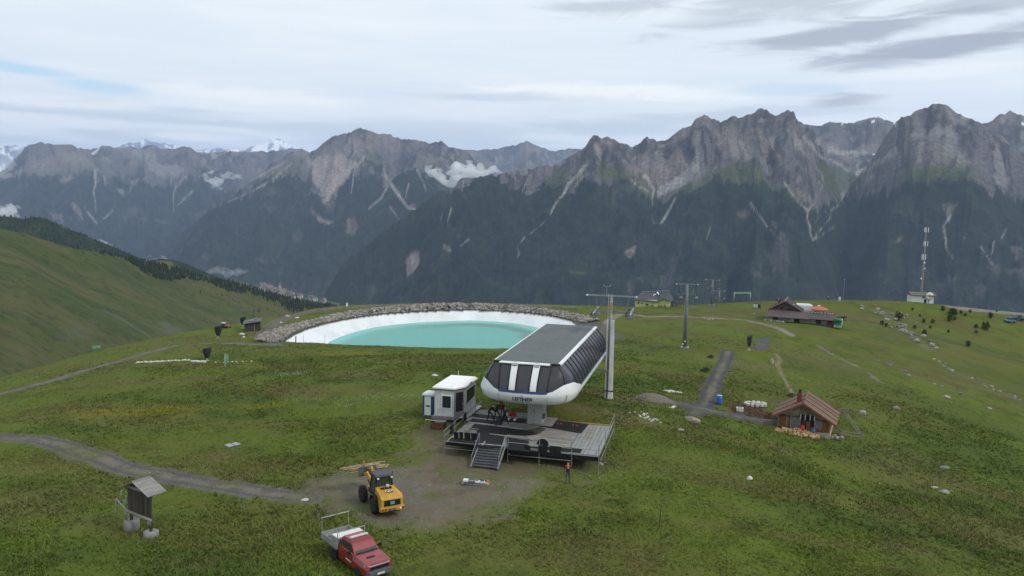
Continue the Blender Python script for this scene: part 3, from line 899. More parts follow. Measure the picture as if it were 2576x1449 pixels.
for pts, a, b, ids in ((z2((1860, 430), (1790, 510), (1720, 580), (1690, 640), (1680, 660)), 5.5, 3.2, A4), (z2((1680, 660), (1640, 700), (1600, 760), (1580, 810)), 2.6, 2, A4),
                       (z2((1550, 850), (1500, 900), (1430, 955), (1390, 980), (1360, 1015), (1325, 1050), (1330, 1075), (1345, 1110), (1325, 1140)), 1.3, 1.6, A4),
                       (z2((1830, 520), (1780, 580), (1735, 645)), 3, 1, A4), (z2((2190, 550), (2240, 600), (2320, 640)), 2.2, 2, A4), (z2((2290, 520), (2340, 600), (2362, 640), (2345, 690)), 4.5, 2, A4),
                       (z2((2520, 690), (2480, 770), (2440, 840), (2410, 885)), 2.5, 2.5, A4), (z2((1420, 520), (1400, 560), (1360, 655)), 2, 1, A4), (z2((1310, 540), (1320, 640)), 1.4, .8, A4), (z2((922, 560), (910, 640)), 2, .9, A4),
                       (z2((830, 770), (815, 820), (800, 870)), 2.2, 1, A4), (z2((750, 850), (765, 800)), 2, 1, A4), (z2((960, 1000), (900, 1050)), 2.5, 2, A4), (z2((2345, 700), (2350, 760), (2335, 800), (2360, 880)), .7, .7, A4),
                       (z2((0, 470), (50, 520), (85, 525)), 3, 2, A3), (z2((170, 380), (110, 470), (90, 520), (85, 590), (75, 650)), 2.6, 1.8, A3), (z2((330, 520), (400, 620), (450, 690), (500, 760), (560, 780)), 5, 2.5, A3),
                       (z2((510, 580), (480, 700)), 2, 1.2, A3), (z2((570, 480), (620, 570), (650, 660)), 1.6, 1, A3), (z2((370, 760), (400, 800), (440, 850)), 2.4, 1, A3), (z2((210, 770), (300, 690), (350, 600)), 3, 3, A3), (z2((110, 330), (60, 420), (30, 470)), 2, 2, A3),
                       (z1((720, 480), (720, 590), (705, 640), (720, 720), (725, 790)), 3.6, 1.2, A2), (z1((1400, 530), (1330, 600), (1310, 650), (1310, 760), (1315, 810)), 2.8, 1, A2), (z1((1450, 640), (1400, 690), (1335, 745)), 1.6, 1.6, A2), (z1((850, 785), (780, 850)), 1.5, 2, A2),
                       (z1((640, 770), (730, 880)), 2, 1.4, A2), (z1((1900, 600), (1880, 700)), 1.4, .8, A3), (z1((2150, 420), (1980, 510), (1780, 620), (1560, 750)), 2.4, 1.2, A3), (z1((2200, 430), (2050, 560), (1900, 640), (1720, 720)), 1.8, 1, A3), (z1((230, 440), (120, 500), (0, 545)), 1.5, 1.5, A2), (z1((200, 470), (80, 540), (20, 560)), 1.1, 1.1, A2),
                       (z1((780, 520), (800, 590)), 1.6, 1, A2), (z1((1000, 560), (980, 640)), 1.2, .8, A2)):
    streak(pts, a, b, scree * .95, .85, ids)
for pts, a, b in ((z3((760, 640), (830, 740), (900, 820), (945, 870), (940, 930), (960, 980), (965, 1050), (985, 1090)), 2.4, 2.4), (z3((980, 1092), (1060, 1040), (1180, 960)), 1.6, .8), (z3((990, 1080), (1040, 1010), (1120, 910)), 1.2, 1), (z3((1000, 950), (1030, 910), (1170, 830), (1200, 780), (1290, 700), (1400, 650)), 1.1, 2.2),
                  (z3((1400, 640), (1440, 600), (1390, 590)), 5, 5), (z3((1310, 582), (1400, 540), (1500, 490), (1600, 420)), 5, 8), (z3((910, 310), (980, 380), (1010, 430), (1060, 470), (1160, 495), (1260, 560), (1330, 590)), 3.5, 4.5), (z3((1020, 340), (1100, 390), (1180, 430), (1380, 430)), 8, 5),
                  (z3((1000, 540), (1050, 590), (1065, 640)), 1.4, 1.2), (z3((1020, 645), (1060, 690), (1010, 740), (1000, 800), (955, 860)), 1.6, 1.6), (z3((1050, 680), (1075, 700), (1050, 750)), 1.2, .6), (z3((960, 750), (970, 820), (950, 862)), 1.4, .9), (z3((915, 740), (930, 810), (945, 860)), 1, .8),
                  (z3((510, 810), (580, 900), (640, 990), (700, 1050), (770, 1110)), 3, 1.2), (z3((2020, 910), (1970, 980), (1985, 1080), (1990, 1150), (2040, 1220)), 4, 2), (z3((2250, 1135), (2290, 1200), (2340, 1270)), 1.8, 1), (z3((210, 990), (180, 1080)), 1.6, 1), (z3((2350, 1100), (2330, 1200)), 2, 1.5), (z3((2440, 1010), (2400, 1090)), 1.2, 1), (z3((1780, 300), (1840, 250)), 1.4, .8)):
    streak(pts, a, b, scree * .9, .8)
for x, y, r in ((1435, 190, 2.2), (1450, 186, 1.4), (1490, 270, 1.3), (1340, 210, 1.2), (1350, 232, 1.1), (1290, 212, 1), (1600, 205, 1.6), (1210, 205, .8), (1440, 440, .9), (2570, 210, 3)):
    p = z3((x - 8, y), (x + 8, y))
    streak(p, r, r, snow, .95)
streak(z1((700, 352), (730, 335), (755, 305)), 3.5, 1.5, snow * .8, .8)
MV = np.stack([MX, MY, MZ], -1).reshape(-1, 3)
m_mtn = attr_mat('mountain_face', scale=.045, amp=.6, bump=22.0, bscale=.03, sharp=3.2)
mtn = link('mountains', sub_mesh('mountains', MV, grid_faces(*MX.shape), np.ones((MX.shape[0] - 1) * (MX.shape[1] - 1), bool), MC.reshape(-1, 3)), m_mtn)
tag(mtn, kind='structure')


# ------------------------------------------------------------------ the alp across the side valley, its wooded spurs, and the village terrace
def hill(name, ridge, Rd, near, drop, colfn, amp=8.0, rows=240, cols=520, pad=0.03, back=.5, seed=0, sharp=1.0):
    azs = np.array([azel(x, y)[0] for x, y, *_ in ridge]); rd = np.array([p[2] if len(p) > 2 else Rd for p in ridge], float)
    zr = np.array([CAM_H + r * azel(p[0], p[1])[1] for p, r in zip(ridge, rd)])
    a = np.linspace(azs[0], azs[-1], cols)
    zi, Ri = np.interp(a, azs, zr), np.interp(a, azs, rd)
    zi = zi + (fbm(a * Ri / 60, a * 0 + seed, 4, 600 + seed) - .5) * amp * .5
    q = np.concatenate([np.linspace(0, 1, rows), 1 + np.linspace(.01, .5, 30)])
    A, Q = np.meshgrid(a, q, indexing='ij')
    n0 = Ri[:, None] * near
    R = n0 + (Ri[:, None] - n0) * Q
    zb = (zi - drop)[:, None]
    z = zb + (zi[:, None] - zb) * np.clip(Q, 0, 1) ** sharp
    S, D = A * Ri[:, None], R
    e = np.clip((1 - Q) / .1, 0, 1)
    z = z - amp * e * ((1 - ridged(S / 130 + D / 700, D / 520 - S / 900, 3, 620 + seed)) * 1.6 + (fbm(S / 40, D / 60, 3, 640 + seed) - .5) * .5)
    z = np.where(Q > 1, zi[:, None] - back * (R - Ri[:, None]), z)
    X, Y = R * np.sin(A), R * np.cos(A)
    cols_ = colfn(X, Y, z, A, Q)
    VV = np.stack([X, Y, z], -1).reshape(-1, 3)
    FF = grid_faces(*X.shape)
    o = link(name, sub_mesh(name, VV, FF, np.ones(len(FF), bool), cols_.reshape(-1, 3)), m_hill)
    tag(o, kind='structure')
    return a, Ri, zi, (X, Y, z)


m_hill = attr_mat('alp_slope', scale=.12, amp=.42, bump=.8, bscale=.25)


def alp_col(X, Y, Z, A, Q):
    px, py = project(X, Y, Z)
    a1 = fbm((X + Y * .3) / 50, (Y - X) / 28, 5, 700); a2 = fbm(X / 14, Y / 14, 4, 710); a3 = fbm((X * .8 + Y) / 160, (Y * .8 - X) / 40, 4, 720)
    c = lerp(np.broadcast_to(np.array((.054, .069, .019)), X.shape + (3,)), np.array((.070, .074, .025)), sstep(a3, .42, .62))
    c = lerp(c, np.array((.036, .050, .016)), sstep(a1, .46, .66) * .55)
    c = lerp(c, np.array((.020, .032, .013)), sstep(fbm(X / 7, Y / 7, 3, 715), .66, .74) * .6)
    c = lerp(c, np.array((.086, .078, .034)), sstep(a2 * .5 + a3 * .5, .54, .68) * .5)
    # bare gullies
    for poly, k in (([(370, 785), (420, 800), (480, 825), (470, 850), (420, 855), (395, 830)], .75), ([(140, 810), (250, 810), (240, 860), (160, 880)], .35), ([(560, 760), (660, 770), (660, 790), (590, 795)], .3)):
        sd = poly_sd(px, py, poly) + (a2 - .5) * 40 + (a1 - .5) * 40
        c = lerp(c, np.array((.10, .10, .08)), sstep(sd, 0, 22) * k * .7)
    d, _ = seg_dist(px, py, [(380, 850), (350, 830), (300, 800), (260, 780)])
    c = lerp(c, np.array((.10, .10, .075)), sstep(4 - d, 0, 3) * .5)
    return c


alp_ridge = [(-220, 520, 1050), (-100, 545, 1080), (0, 572, 1100), (60, 584, 1120), (110, 599, 1150), (170, 617, 1180), (215, 627, 1220), (260, 633, 1260), (345, 652, 1350), (400, 664, 1400), (450, 679, 1450), (520, 700, 1500), (600, 716, 1550), (660, 732, 1600), (740, 750, 1650), (800, 762, 1700), (880, 774, 1750), (960, 790, 1800)]
alp_a, alp_R, alp_z, alp_g = hill('alp_hillside', alp_ridge, 1200, .2, 115, alp_col, amp=13, rows=300, cols=620, seed=1)


def spur_col(X, Y, Z, A, Q):
    a = fbm(X / 25, Y / 25, 4, 730)
    return lerp(np.broadcast_to(np.array((.018, .030, .020)), X.shape + (3,)), np.array((.034, .048, .024)), sstep(a, .45, .65))


spur_a = hill('wooded_spur', [(-220, 525), (-100, 540), (0, 547), (30, 546), (60, 553), (85, 547), (112, 550), (140, 560), (170, 574), (210, 589), (250, 607), (300, 628), (360, 655), (420, 690)], 2100, .75, 160, spur_col, amp=10, rows=80, cols=260, seed=2)
hill('wooded_spur', [(320, 690), (352, 668), (375, 656), (400, 651), (430, 653), (455, 658), (485, 671), (530, 690), (600, 715)], 1900, .8, 120, lambda X, Y, Z, A, Q: lerp(np.broadcast_to(np.array((.02, .032, .02)), X.shape + (3,)), np.array((.085, .1, .035)), sstep(-np.abs(project(X, Y, Z)[0] - 412) / 30 + 1, 0, .5) * sstep(Q, .5, .75) * sstep(.985 - Q, 0, .02)), amp=5, rows=80, cols=160, seed=3)


def terrace_col(X, Y, Z, A, Q):
    a = fbm(X / 60, Y / 60, 4, 740); b = fbm(X / 25, Y / 25, 3, 745)
    c = lerp(np.broadcast_to(np.array((.07, .10, .035)), X.shape + (3,)), np.array((.10, .115, .045)), sstep(a, .4, .6))
    return lerp(c, np.array((.022, .034, .02)), sstep(b * .6 + a * .4, .53, .6))


ter = hill('village_terrace', [(560, 700), (640, 716), (690, 727), (740, 739), (800, 752), (850, 762), (900, 772), (980, 792)], 3300, .82, 130, terrace_col, amp=8, rows=120, cols=240, seed=4)

# ------------------------------------------------------------------ haze of the valley air
hz_m = bpy.data.materials.new('valley_air'); hz_m.use_nodes = True
T = NT(hz_m.node_tree)
vol = T.node('ShaderNodeVolumePrincipled', ins={'Color': rgb(.57, .72, 1.0), 'Density': 0.000037, 'Anisotropy': 0.1})
ho = T.node('ShaderNodeOutputMaterial', ins={1: vol.outputs[0]})
HZ_TOP = float(MZ.max()) + 60
hb = MB().box((0, 8500, (HZ_TOP - 1420) / 2), (56000, 30000, HZ_TOP + 1420))
haze = hb.build('haze', hz_m); tag(haze, kind='stuff')
# ------------------------------------------------------------------ shared materials
WHITEP = mat('white_gelcoat', (.70, .71, .70), .35, var=.05, scale=1.2, spec=.5)
WHITED = mat('weathered_white', (.62, .62, .59), .5, var=.12, scale=3.0)
DGLASS = mat('tinted_glazing', (.030, .030, .036), .22, var=.12, scale=.8, spec=.55)
RUBBER = mat('black_rubber', (.014, .014, .016), .8, var=.2, scale=2.5, bump=.01)
BLACK = mat('black_seal', (.012, .012, .014), .5, var=.1)
ROOFG = mat('grey_roof_sheet', (.125, .140, .145), .6, var=.1, scale=1.5)
STEEL = mat('galvanised_steel', (.36, .37, .38), .45, .6, var=.12, scale=9.0)
STEELD = mat('dull_steel', (.16, .17, .175), .55, .5, var=.15, scale=6.0)
CONC = mat('grey_concrete', (.24, .235, .22), .9, var=.14, scale=4.0, bump=.01)
COLM = mat('column_paint', (.36, .355, .33), .6, var=.08, scale=2.0)
BLUE = mat('blue_band', (.035, .07, .19), .4, var=.15, scale=3.0)
NAVY = mat('navy_letters', (.018, .028, .075), .5, var=.05)
ALU = mat('aluminium_plank', (.40, .41, .40), .5, .35, var=.18, scale=2.0, stretch=(6, .6, 1))
PLANK = mat('weathered_plank', (.33, .31, .27), .85, var=.2, scale=2.0, stretch=(.6, 6, 1), bump=.004)
PLANKY = mat('yellow_edge_board', (.36, .23, .06), .8, var=.2, scale=3.0)
TREAD = mat('stair_tread', (.13, .14, .15), .6, .3, var=.2, scale=5.0)
WOODD = mat('dark_weathered_wood', (.085, .070, .058), .9, var=.25, scale=3.0, stretch=(5, 5, .5), bump=.01)
WOODG = mat('silver_grey_wood', (.27, .26, .24), .9, var=.2, scale=3.0, stretch=(4, .6, 4), bump=.01)
WOODB = mat('honey_brown_wood', (.25, .115, .035), .75, var=.2, scale=2.5, stretch=(5, 5, .5))
LOGM = mat('split_logs', (.52, .36, .19), .85, var=.2, scale=6.0)
RUST = mat('rust_brown', (.14, .055, .038), .8, var=.2, scale=4.0)
STONE = [mat('pale_stone', (.36, .34, .30), .9, var=.16, scale=2.0, bump=.03), mat('grey_stone', (.20, .19, .178), .9, var=.16, scale=2.0, bump=.03), mat('tan_stone', (.33, .28, .22), .9, var=.16, scale=2.0, bump=.03)]
WSTONE = mat('white_stone', (.60, .59, .55), .9, var=.14, scale=3.0, bump=.02)
SKIN = mat('skin', (.42, .24, .17), .6, var=.05)
HAIR = mat('dark_hair', (.02, .015, .012), .7)
CLOTH_B = mat('black_workwear', (.016, .016, .020), .9, var=.2, scale=8.0)
CLOTH_G = mat('grey_trousers', (.085, .090, .10), .9, var=.2, scale=8.0)
CLOTH_R = mat('red_yoke', (.42, .045, .03), .85, var=.15, scale=8.0)
CLOTH_DR = mat('dark_red_jacket', (.10, .015, .018), .85, var=.2, scale=8.0)
CLOTH_W = mat('white_print', (.75, .75, .75), .8, var=.05)


def text_mesh(s, size, extrude=0.0, shear=0.0, sx=1.0):
    cu = bpy.data.curves.new('lettering', 'FONT'); cu.body = s; cu.size = size; cu.extrude = extrude; cu.shear = shear
    cu.align_x = 'CENTER'; cu.align_y = 'CENTER'; cu.offset = size * .035
    o = bpy.data.objects.new('lettering_tmp', cu); COL.objects.link(o)
    dg = bpy.context.evaluated_depsgraph_get()
    me = bpy.data.meshes.new_from_object(o.evaluated_get(dg))
    bpy.data.objects.remove(o); bpy.data.curves.remove(cu)
    for v in me.vertices: v.co.x *= sx
    me.materials.clear()
    return me


# ------------------------------------------------------------------ the chairlift station
DECK_Z = 1.4
ST0, ST_RZ = (2.6, 73.6, DECK_Z), math.radians(-13.6)
sta = empty('chairlift_station', ST0, ST_RZ, 'white and dark-glazed chairlift terminal with grey roof on a concrete column', 'chairlift station')
HALF = [(4.38, 17.4), (4.38, -3.3), (4.36, -3.9), (4.26, -4.5), (4.05, -5.1), (3.7, -5.62), (3.2, -6.05), (2.6, -6.36), (2.15, -6.5), (1.2, -6.68), (0.0, -6.75)]
# outline of the hull, right rear -> front -> left rear, finely divided along the sides
RIBY = [17.4 - 1.48 * i for i in range(15)]
right = [(4.38, y) for y in RIBY[:14]] + HALF[1:]
OUT = right + [(-x, y) for x, y in reversed(right[:-1])]
ON = len(OUT)
NORM = []
for i, p in enumerate(OUT):
    a = OUT[max(i - 1, 0)]; b = OUT[min(i + 1, ON - 1)]
    tx, ty = b[0] - a[0], b[1] - a[1]; L = math.hypot(tx, ty)
    n = (ty / L, -tx / L)
    if n[0] * p[0] + n[1] * (p[1] - 5) < 0: n = (-n[0], -n[1])
    NORM.append(n)


def lobe(p):
    x, y = abs(p[0]), p[1]
    if y > -1.9: return 0.0
    if x > 4.3: t = (y + 1.9) / (-4.6 + 1.9)
    else: t = 1.0 if x > 3.9 else (x - 2.15) / (3.9 - 2.15)
    t = max(0, min(1, t))
    return .66 * (t * t * (3 - 2 * t))


def roofpt(p):
    x, y = p
    sx = 1 if x > 0 else -1
    if abs(x) >= 4.3 and y >= -3.3: return (sx * 2.78, max(y, -4.3))
    if abs(x) > 2.2:
        k = (abs(x) - 2.15) / (4.38 - 2.15)
        return (sx * (2.3 + .48 * min(1, k * 1.3)), -5.1 if k < .8 else -5.0)
    return (x / 2.15 * 2.3, -5.1)


def ins(i, d):
    p, n = OUT[i], NORM[i]
    return (p[0] - n[0] * d, p[1] - n[1] * d)


Z_F0, Z_F1, Z_R = 3.18, 4.28, 6.55
PROF = [(3.02, 1.5), (3.08, .85), (3.22, .48), (3.5, .18), (3.85, .02), (4.05, 0.0), (4.28, .07)]
rings = []
for z, d in PROF:
    top = z >= 4.28
    rings.append([(*ins(i, d + (lobe(OUT[i]) * .34 if top else 0)), z + (lobe(OUT[i]) if top else lobe(OUT[i]) * .35 * max(0, (z - 3.5) / .8))) for i in range(ON)])
hull = MB().loft(rings, closed=False, smooth=True)
hull.loft([[(0, p[1], 3.0) for p in rings[0]], rings[0]], closed=False)
hull.add([(-4.3, 17.41, 3.1), (4.3, 17.41, 3.1), (4.3, 17.41, 4.2), (-4.3, 17.41, 4.2)], [(0, 1, 2, 3)])
hull.build('hull', WHITEP, sta)
NV = 8


def arc(i, v, out=0.0):
    p = ins(i, .10 + lobe(OUT[i]) * .34); q = roofpt(OUT[i]); z0 = Z_F1 - .02 + lobe(OUT[i])
    k = 1 - v ** 1.55
    x, y = q[0] + (p[0] - q[0]) * k, q[1] + (p[1] - q[1]) * k
    n = NORM[i]; tilt = math.sin(min(1.0, .25 + v * .75))
    return (x + n[0] * out * (1 - tilt * .6), y + n[1] * out * (1 - tilt * .6), z0 + (Z_R - z0) * v + out * tilt)


fi = [i for i in range(ON) if OUT[i][1] < -3.2]
c2 = [i for i in range(ON) if abs(abs(OUT[i][0]) - 2.15) < .01 and OUT[i][1] < -6]
cm = [i for i in range(ON) if abs(abs(OUT[i][0]) - 3.7) < .01]
cs = [i for i in range(ON) if abs(OUT[i][0]) > 4.37 and abs(OUT[i][1] + 3.3) < .01]
sides = [i for i in range(ON) if abs(OUT[i][0]) > 4.37 and OUT[i][1] > -3.2]
cuts = sorted(set(c2 + cm + cs + sides))
pane_rings = []
for a, b in zip(cuts[:-1], cuts[1:]):
    ids = list(range(a, b + 1))
    m_ = MB().loft([[arc(i, k / NV) for i in ids] for k in range(NV + 1)], closed=False, smooth=True)
    m_.build('glazing_pane', DGLASS, sta)
for i in cuts:
    if i in c2: wr = .07
    else: wr = .05
    r_ = MB(); pts = [arc(i, k / NV, .02) for k in range(NV + 1)]
    for p, q in zip(pts[:-1], pts[1:]): r_.beam(p, q, wr * 1.6, .05, up=(NORM[i][0], NORM[i][1], .3))
    r_.build('rib', BLACK, sta)
# white ladder strips on the front glazing


def front_pt(x, v, out=0.0):
    y0 = np.interp(abs(x), [p[0] for p in reversed(HALF[8:])], [p[1] for p in reversed(HALF[8:])]) + .10
    q = (x / 2.15 * 2.3, -5.1); k = 1 - v ** 1.55; tilt = math.sin(min(1.0, .25 + v * .75))
    return (q[0] + (x - q[0]) * k, q[1] + (y0 - q[1]) * k - out * (1 - .6 * tilt), Z_F1 - .02 + (Z_R - Z_F1 + .02) * v + out * tilt)


for xc in (-.92, .92):
    s_ = MB().loft([[front_pt(xc - .27, k / NV, .05), front_pt(xc + .27, k / NV, .05), front_pt(xc + .27, k / NV, -.02), front_pt(xc - .27, k / NV, -.02)] for k in range(NV + 1)], True, True)
    st = s_.build('ladder_strip', WHITEP, sta)
    for v in (.86, .92, .975):
        MB().beam(front_pt(xc - .19, v, .075), front_pt(xc + .19, v, .075), .075, .05).build('slot', BLACK, st)
    for sx in (-1, 1):
        b_ = MB()
        for k in range(NV): b_.beam(front_pt(xc + sx * .33, k / NV, .04), front_pt(xc + sx * .33, (k + 1) / NV, .04), .11, .05)
        b_.build('rib', BLACK, sta)
# blue band along the front lip, in two lengths
for xa, xb in ((-2.12, -.02), (.02, 2.12)):
    m_ = MB(); xs = np.linspace(xa, xb, 8)
    yy = np.interp(np.abs(xs), [0, 1.2, 2.15], [-6.75, -6.68, -6.5])
    m_.loft([[(x, y + .035, Z_F1 - .06), (x, y - .02, Z_F1 - .10), (x, y + .015, Z_F1 + .09), (x, y + .16, Z_F1 + .10)] for x, y in zip(xs, yy)], True, True)
    m_.build('blue_band', BLUE, sta)
for x0 in (0.0, 2.15, -2.15, 3.7, -3.7):
    i = min(range(ON), key=lambda k: abs(OUT[k][0] - x0) + (100 if OUT[k][1] > -4 else 0))
    sm_ = MB(); pts = [Vector((*ins(i, d - .012), z)) for z, d in PROF[1:-1]]
    w_ = .035 if abs(x0) < .1 or x0 > 3 else .012
    for p, q in zip(pts[:-1], pts[1:]): sm_.beam(p, q, w_, .02, up=(NORM[i][0], NORM[i][1], .2))
    sm_.build('seam', STEELD, sta)
# maker's name
tm = text_mesh('LEITNER', .46, shear=.12, sx=1.04)
for v in tm.vertices:
    x, z = v.co.x, 3.62 + v.co.y
    y = np.interp(abs(x), [0, 1.2, 2.15], [-6.75, -6.68, -6.5]) + np.interp(z, [3.22, 3.5, 3.85, 4.05], [.48, .18, .02, 0]) - .018
    v.co = (x, y, z)
link('lettering', tm, NAVY, sta)
MB().box((0, -6.75 + .30, 3.385), (1.35, .012, .018), (.5, 0, 0)).build('underline', STEELD, sta)
# roof: a corrugated sheet, rows across
rf = MB(); NR = 140
ys = np.linspace(-5.12, 17.9, NR * 2 + 1)
rf.loft([[(-2.8, y, Z_R + (.045 if k % 2 else .02)), (2.8, y, Z_R + (.045 if k % 2 else .02))] for k, y in enumerate(ys)], closed=False)
rf.add([(-2.8, -5.12, Z_R - .08), (2.8, -5.12, Z_R - .08), (2.8, 17.9, Z_R - .08), (-2.8, 17.9, Z_R - .08)], [(0, 1, 2, 3)])
rf.build('roof_sheet', ROOFG, sta, fix=False)
MB().box((2.92, 6.35, Z_R - .01), (.32, 22.7, .10), (0, .22, 0)).build('roof_edge_trim', WHITEP, sta)
MB().box((-2.88, 6.35, Z_R + .01), (.12, 22.7, .08)).build('roof_edge_trim', WHITEP, sta)
MB().box((-.15, -5.27, Z_R - .06), (4.5, .26, .09), (.45, 0, 0), 1).build('roof_front_trim', WHITEP, sta)
for sx in (-1, 1): MB().tube((sx * 2.3, -5.2, Z_R - .05), (sx * 2.9, -5.02, Z_R - .05), .11, .11, 8).build('roof_corner_seal', BLACK, sta)
MB().add([(-4.25, 17.45, 4.2), (4.25, 17.45, 4.2), (3.9, 17.7, 5.4), (2.8, 17.88, Z_R), (-2.8, 17.88, Z_R), (-3.9, 17.7, 5.4)], [(0, 1, 2, 3, 4, 5)]).build('rear_panel', DGLASS, sta)
for sx in (-1, 1):
    MB().beam((sx * 4.36, -2.0, 4.30), (sx * 4.36, 17.3, 4.30), .10, .07).build('side_rail', BLUE if sx > 0 else WHITEP, sta)
# column
col_ = MB().box((0, 0, 1.6), (1.36, 2.2, 3.2))
column = col_.build('column', COLM, sta, bevel=.03)
MB().box((-.36, -1.125, 1.35), (.62, .05, 2.66)).build('access_door', COLM, column)
MB().box((.36, -1.11, 1.35), (.66, .03, 2.7)).build('cover_plate', COLM, column)
MB().box((-.12, -1.17, 1.3), (.04, .05, .14)).build('handle', BLACK, column)
MB().box((.80, -.75, .75), (.26, .34, .42)).build('junction_box', STEELD, column, bevel=.02)
MB().box((.75, 0, .04), (1.9, 3.0, .08)).build('footing_plate', CONC, column)
grat = MB()
for i in range(4): grat.beam((4.4, 8.0 + i * .32, 3.55), (5.5, 8.0 + i * .32, 3.4), .05, .05)
for i in range(2): grat.beam((4.75 + .6 * i, 7.9, 3.52 - .08 * i), (4.75 + .6 * i, 9.1, 3.52 - .08 * i), .05, .05)
grat.build('service_step', STEELD, sta)
MB().box((4.7, 17.1, 3.95), (.95, .8, 1.2)).build('rear_box', STEELD, sta, bevel=.04)
und = MB()
for x in (-2.3, 2.3): und.beam((x, -5, 2.98), (x, 16.5, 2.98), .3, .25)
for y in (-3, 2, 7, 12): und.beam((-3.3, y, 2.9), (3.3, y, 2.9), .2, .2)
und.build('carriage_beam', STEELD, sta)

# ------------------------------------------------------------------ boarding deck on scaffold legs
deck = empty('boarding_deck', ST0, ST_RZ, 'raised boarding deck of grey planks and black mats on scaffold legs', 'boarding deck')
cR, sR = math.cos(ST_RZ), math.sin(ST_RZ)


def dl(zx, zy, z=DECK_Z):
    """a point of the deck seen in the picture, in the deck's own axes"""
    p = at(1100 + zx * .18228, 1019.6 + zy * .18228, z)
    x, y = p[0] - ST0[0], p[1] - ST0[1]
    return (x * cR + y * sR, -x * sR + y * cR)


X0, X1, Y0, Y1 = -6.1, 7.0, -8.65, .75
MB().box(((X0 + X1) / 2, (Y0 + Y1) / 2, -.13), (X1 - X0 - .1, Y1 - Y0 - .1, .12)).build('deck_frame', STEELD, deck)
MB().box((-3.5, 1.7, -.10), (5.6, 1.9, .16)).build('concrete_apron', CONC, deck)
rs = random.Random(3)
pl_me = {}
# planks: across the left and middle, lengthwise on the right
rows = np.linspace(Y0, Y1, 17)
for k in range(16):
    xs = [X0, rs.uniform(-3.2, -2.0), rs.uniform(.8, 1.8), 4.35]
    for a, b in zip(xs[:-1], xs[1:]):
        MB().box(((a + b) / 2, (rows[k] + rows[k + 1]) / 2, -.035 + rs.uniform(-.006, .006)), (b - a - .03, rows[k + 1] - rows[k] - .025, .05), (0, rs.uniform(-.003, .003), 0)).build('plank', PLANK if rs.random() < .55 else CONC, deck)
for i in range(8):
    xa = 4.38 + i * .328
    ysp = rs.uniform(-4.6, -3.6)
    for a, b in ((Y0, ysp), (ysp, Y1 - .3)):
        p_ = MB().box((xa + .164, (a + b) / 2, -.03), (.30, b - a - .03, .05))
        for e in (-.11, 0, .11): p_.box((xa + .164 + e, (a + b) / 2, -.001), (.03, b - a - .06, .012))
        p_.build('plank', ALU if not (i in (2, 3) and a > Y0) else PLANK, deck)
MB().box((4.0, Y1 - .02, -.01), (6.0, .34, .07)).build('edge_board', PLANKY, deck)


def mat_poly(pts, th=.03, name='rubber_mat', m=RUBBER, lift=.0):
    q = [dl(*p) for p in pts]
    MB().prism(q, 'z', .003 + lift, .003 + lift + th).build(name, m, deck)


mat_poly([(495, 115), (740, 142), (1228, 188), (1222, 250), (940, 224), (800, 212), (452, 168)])
mat_poly([(482, 190), (905, 226), (880, 284), (790, 275), (442, 240)])
mat_poly([(490, 265), (860, 300), (1225, 345), (1388, 398), (1240, 425), (960, 400), (880, 580), (700, 575), (545, 560), (545, 345), (430, 320)])
mat_poly([(190, 452), (540, 474), (528, 560), (145, 512)])
mat_poly([(960, 445), (1262, 492), (1270, 650), (965, 612)])
mat_poly([(1482, 190), (2092, 262), (1985, 388), (1408, 290)])
mat_poly([(1500, 560), (2004, 602), (1978, 660), (1480, 615)])
mat_poly([(1230, 345), (1420, 300), (1500, 330), (1390, 395)], .02, 'rubber_mat', mat('worn_rubber', (.07, .068, .062), .85, var=.2, scale=3.0))
mat_poly([(1215, 430), (1340, 425), (1520, 455), (1500, 480), (1290, 490)], .03, 'loose_board', PLANK, .03)
for a, b, w, m in (((725, 402), (1290, 478), .18, PLANK), ((420, 322), (570, 340), .14, PLANK), ((440, 245), (800, 285), .26, ALU), ((480, 182), (810, 212), .16, ALU), ((620, 560), (660, 508), .12, PLANK), ((400, 360), (480, 262), .42, PLANK), ((400, 225), (500, 170), .3, PLANK), ((830, 290), (1180, 340), .25, ALU)):
    p, q = dl(*a), dl(*b)
    MB().beam((p[0], p[1], .062), (q[0], q[1], .062), w, .05).build('loose_board', m, deck)
for zx, zy in ((1660, 265), (1707, 268), (1872, 290), (1918, 294)):
    p = dl(zx, zy); MB().lathe([(.085, .034), (.085, .12), (.05, .16)], (p[0], p[1], 0), 8).build('bolt_cap', mat('dull_red_caps', (.36, .10, .07), .7), deck)
# legs and rails
gz = lambda x, y: hz(ST0[0] + x * cR - y * sR, ST0[1] + x * sR + y * cR) - ST0[2]


def leg(x, y, top=1.05):
    b = gz(x, y)
    MB().tube((x, y, b + .06), (x, y, top), .03, .03, 6).tube((x, y, b + .04), (x, y, b + .06), .09, .05, 8).build('leg', STEEL, deck)


def rail(a, b, r=.026, m=STEEL):
    MB().tube(a, b, r, r, 6).build('rail', m, deck)


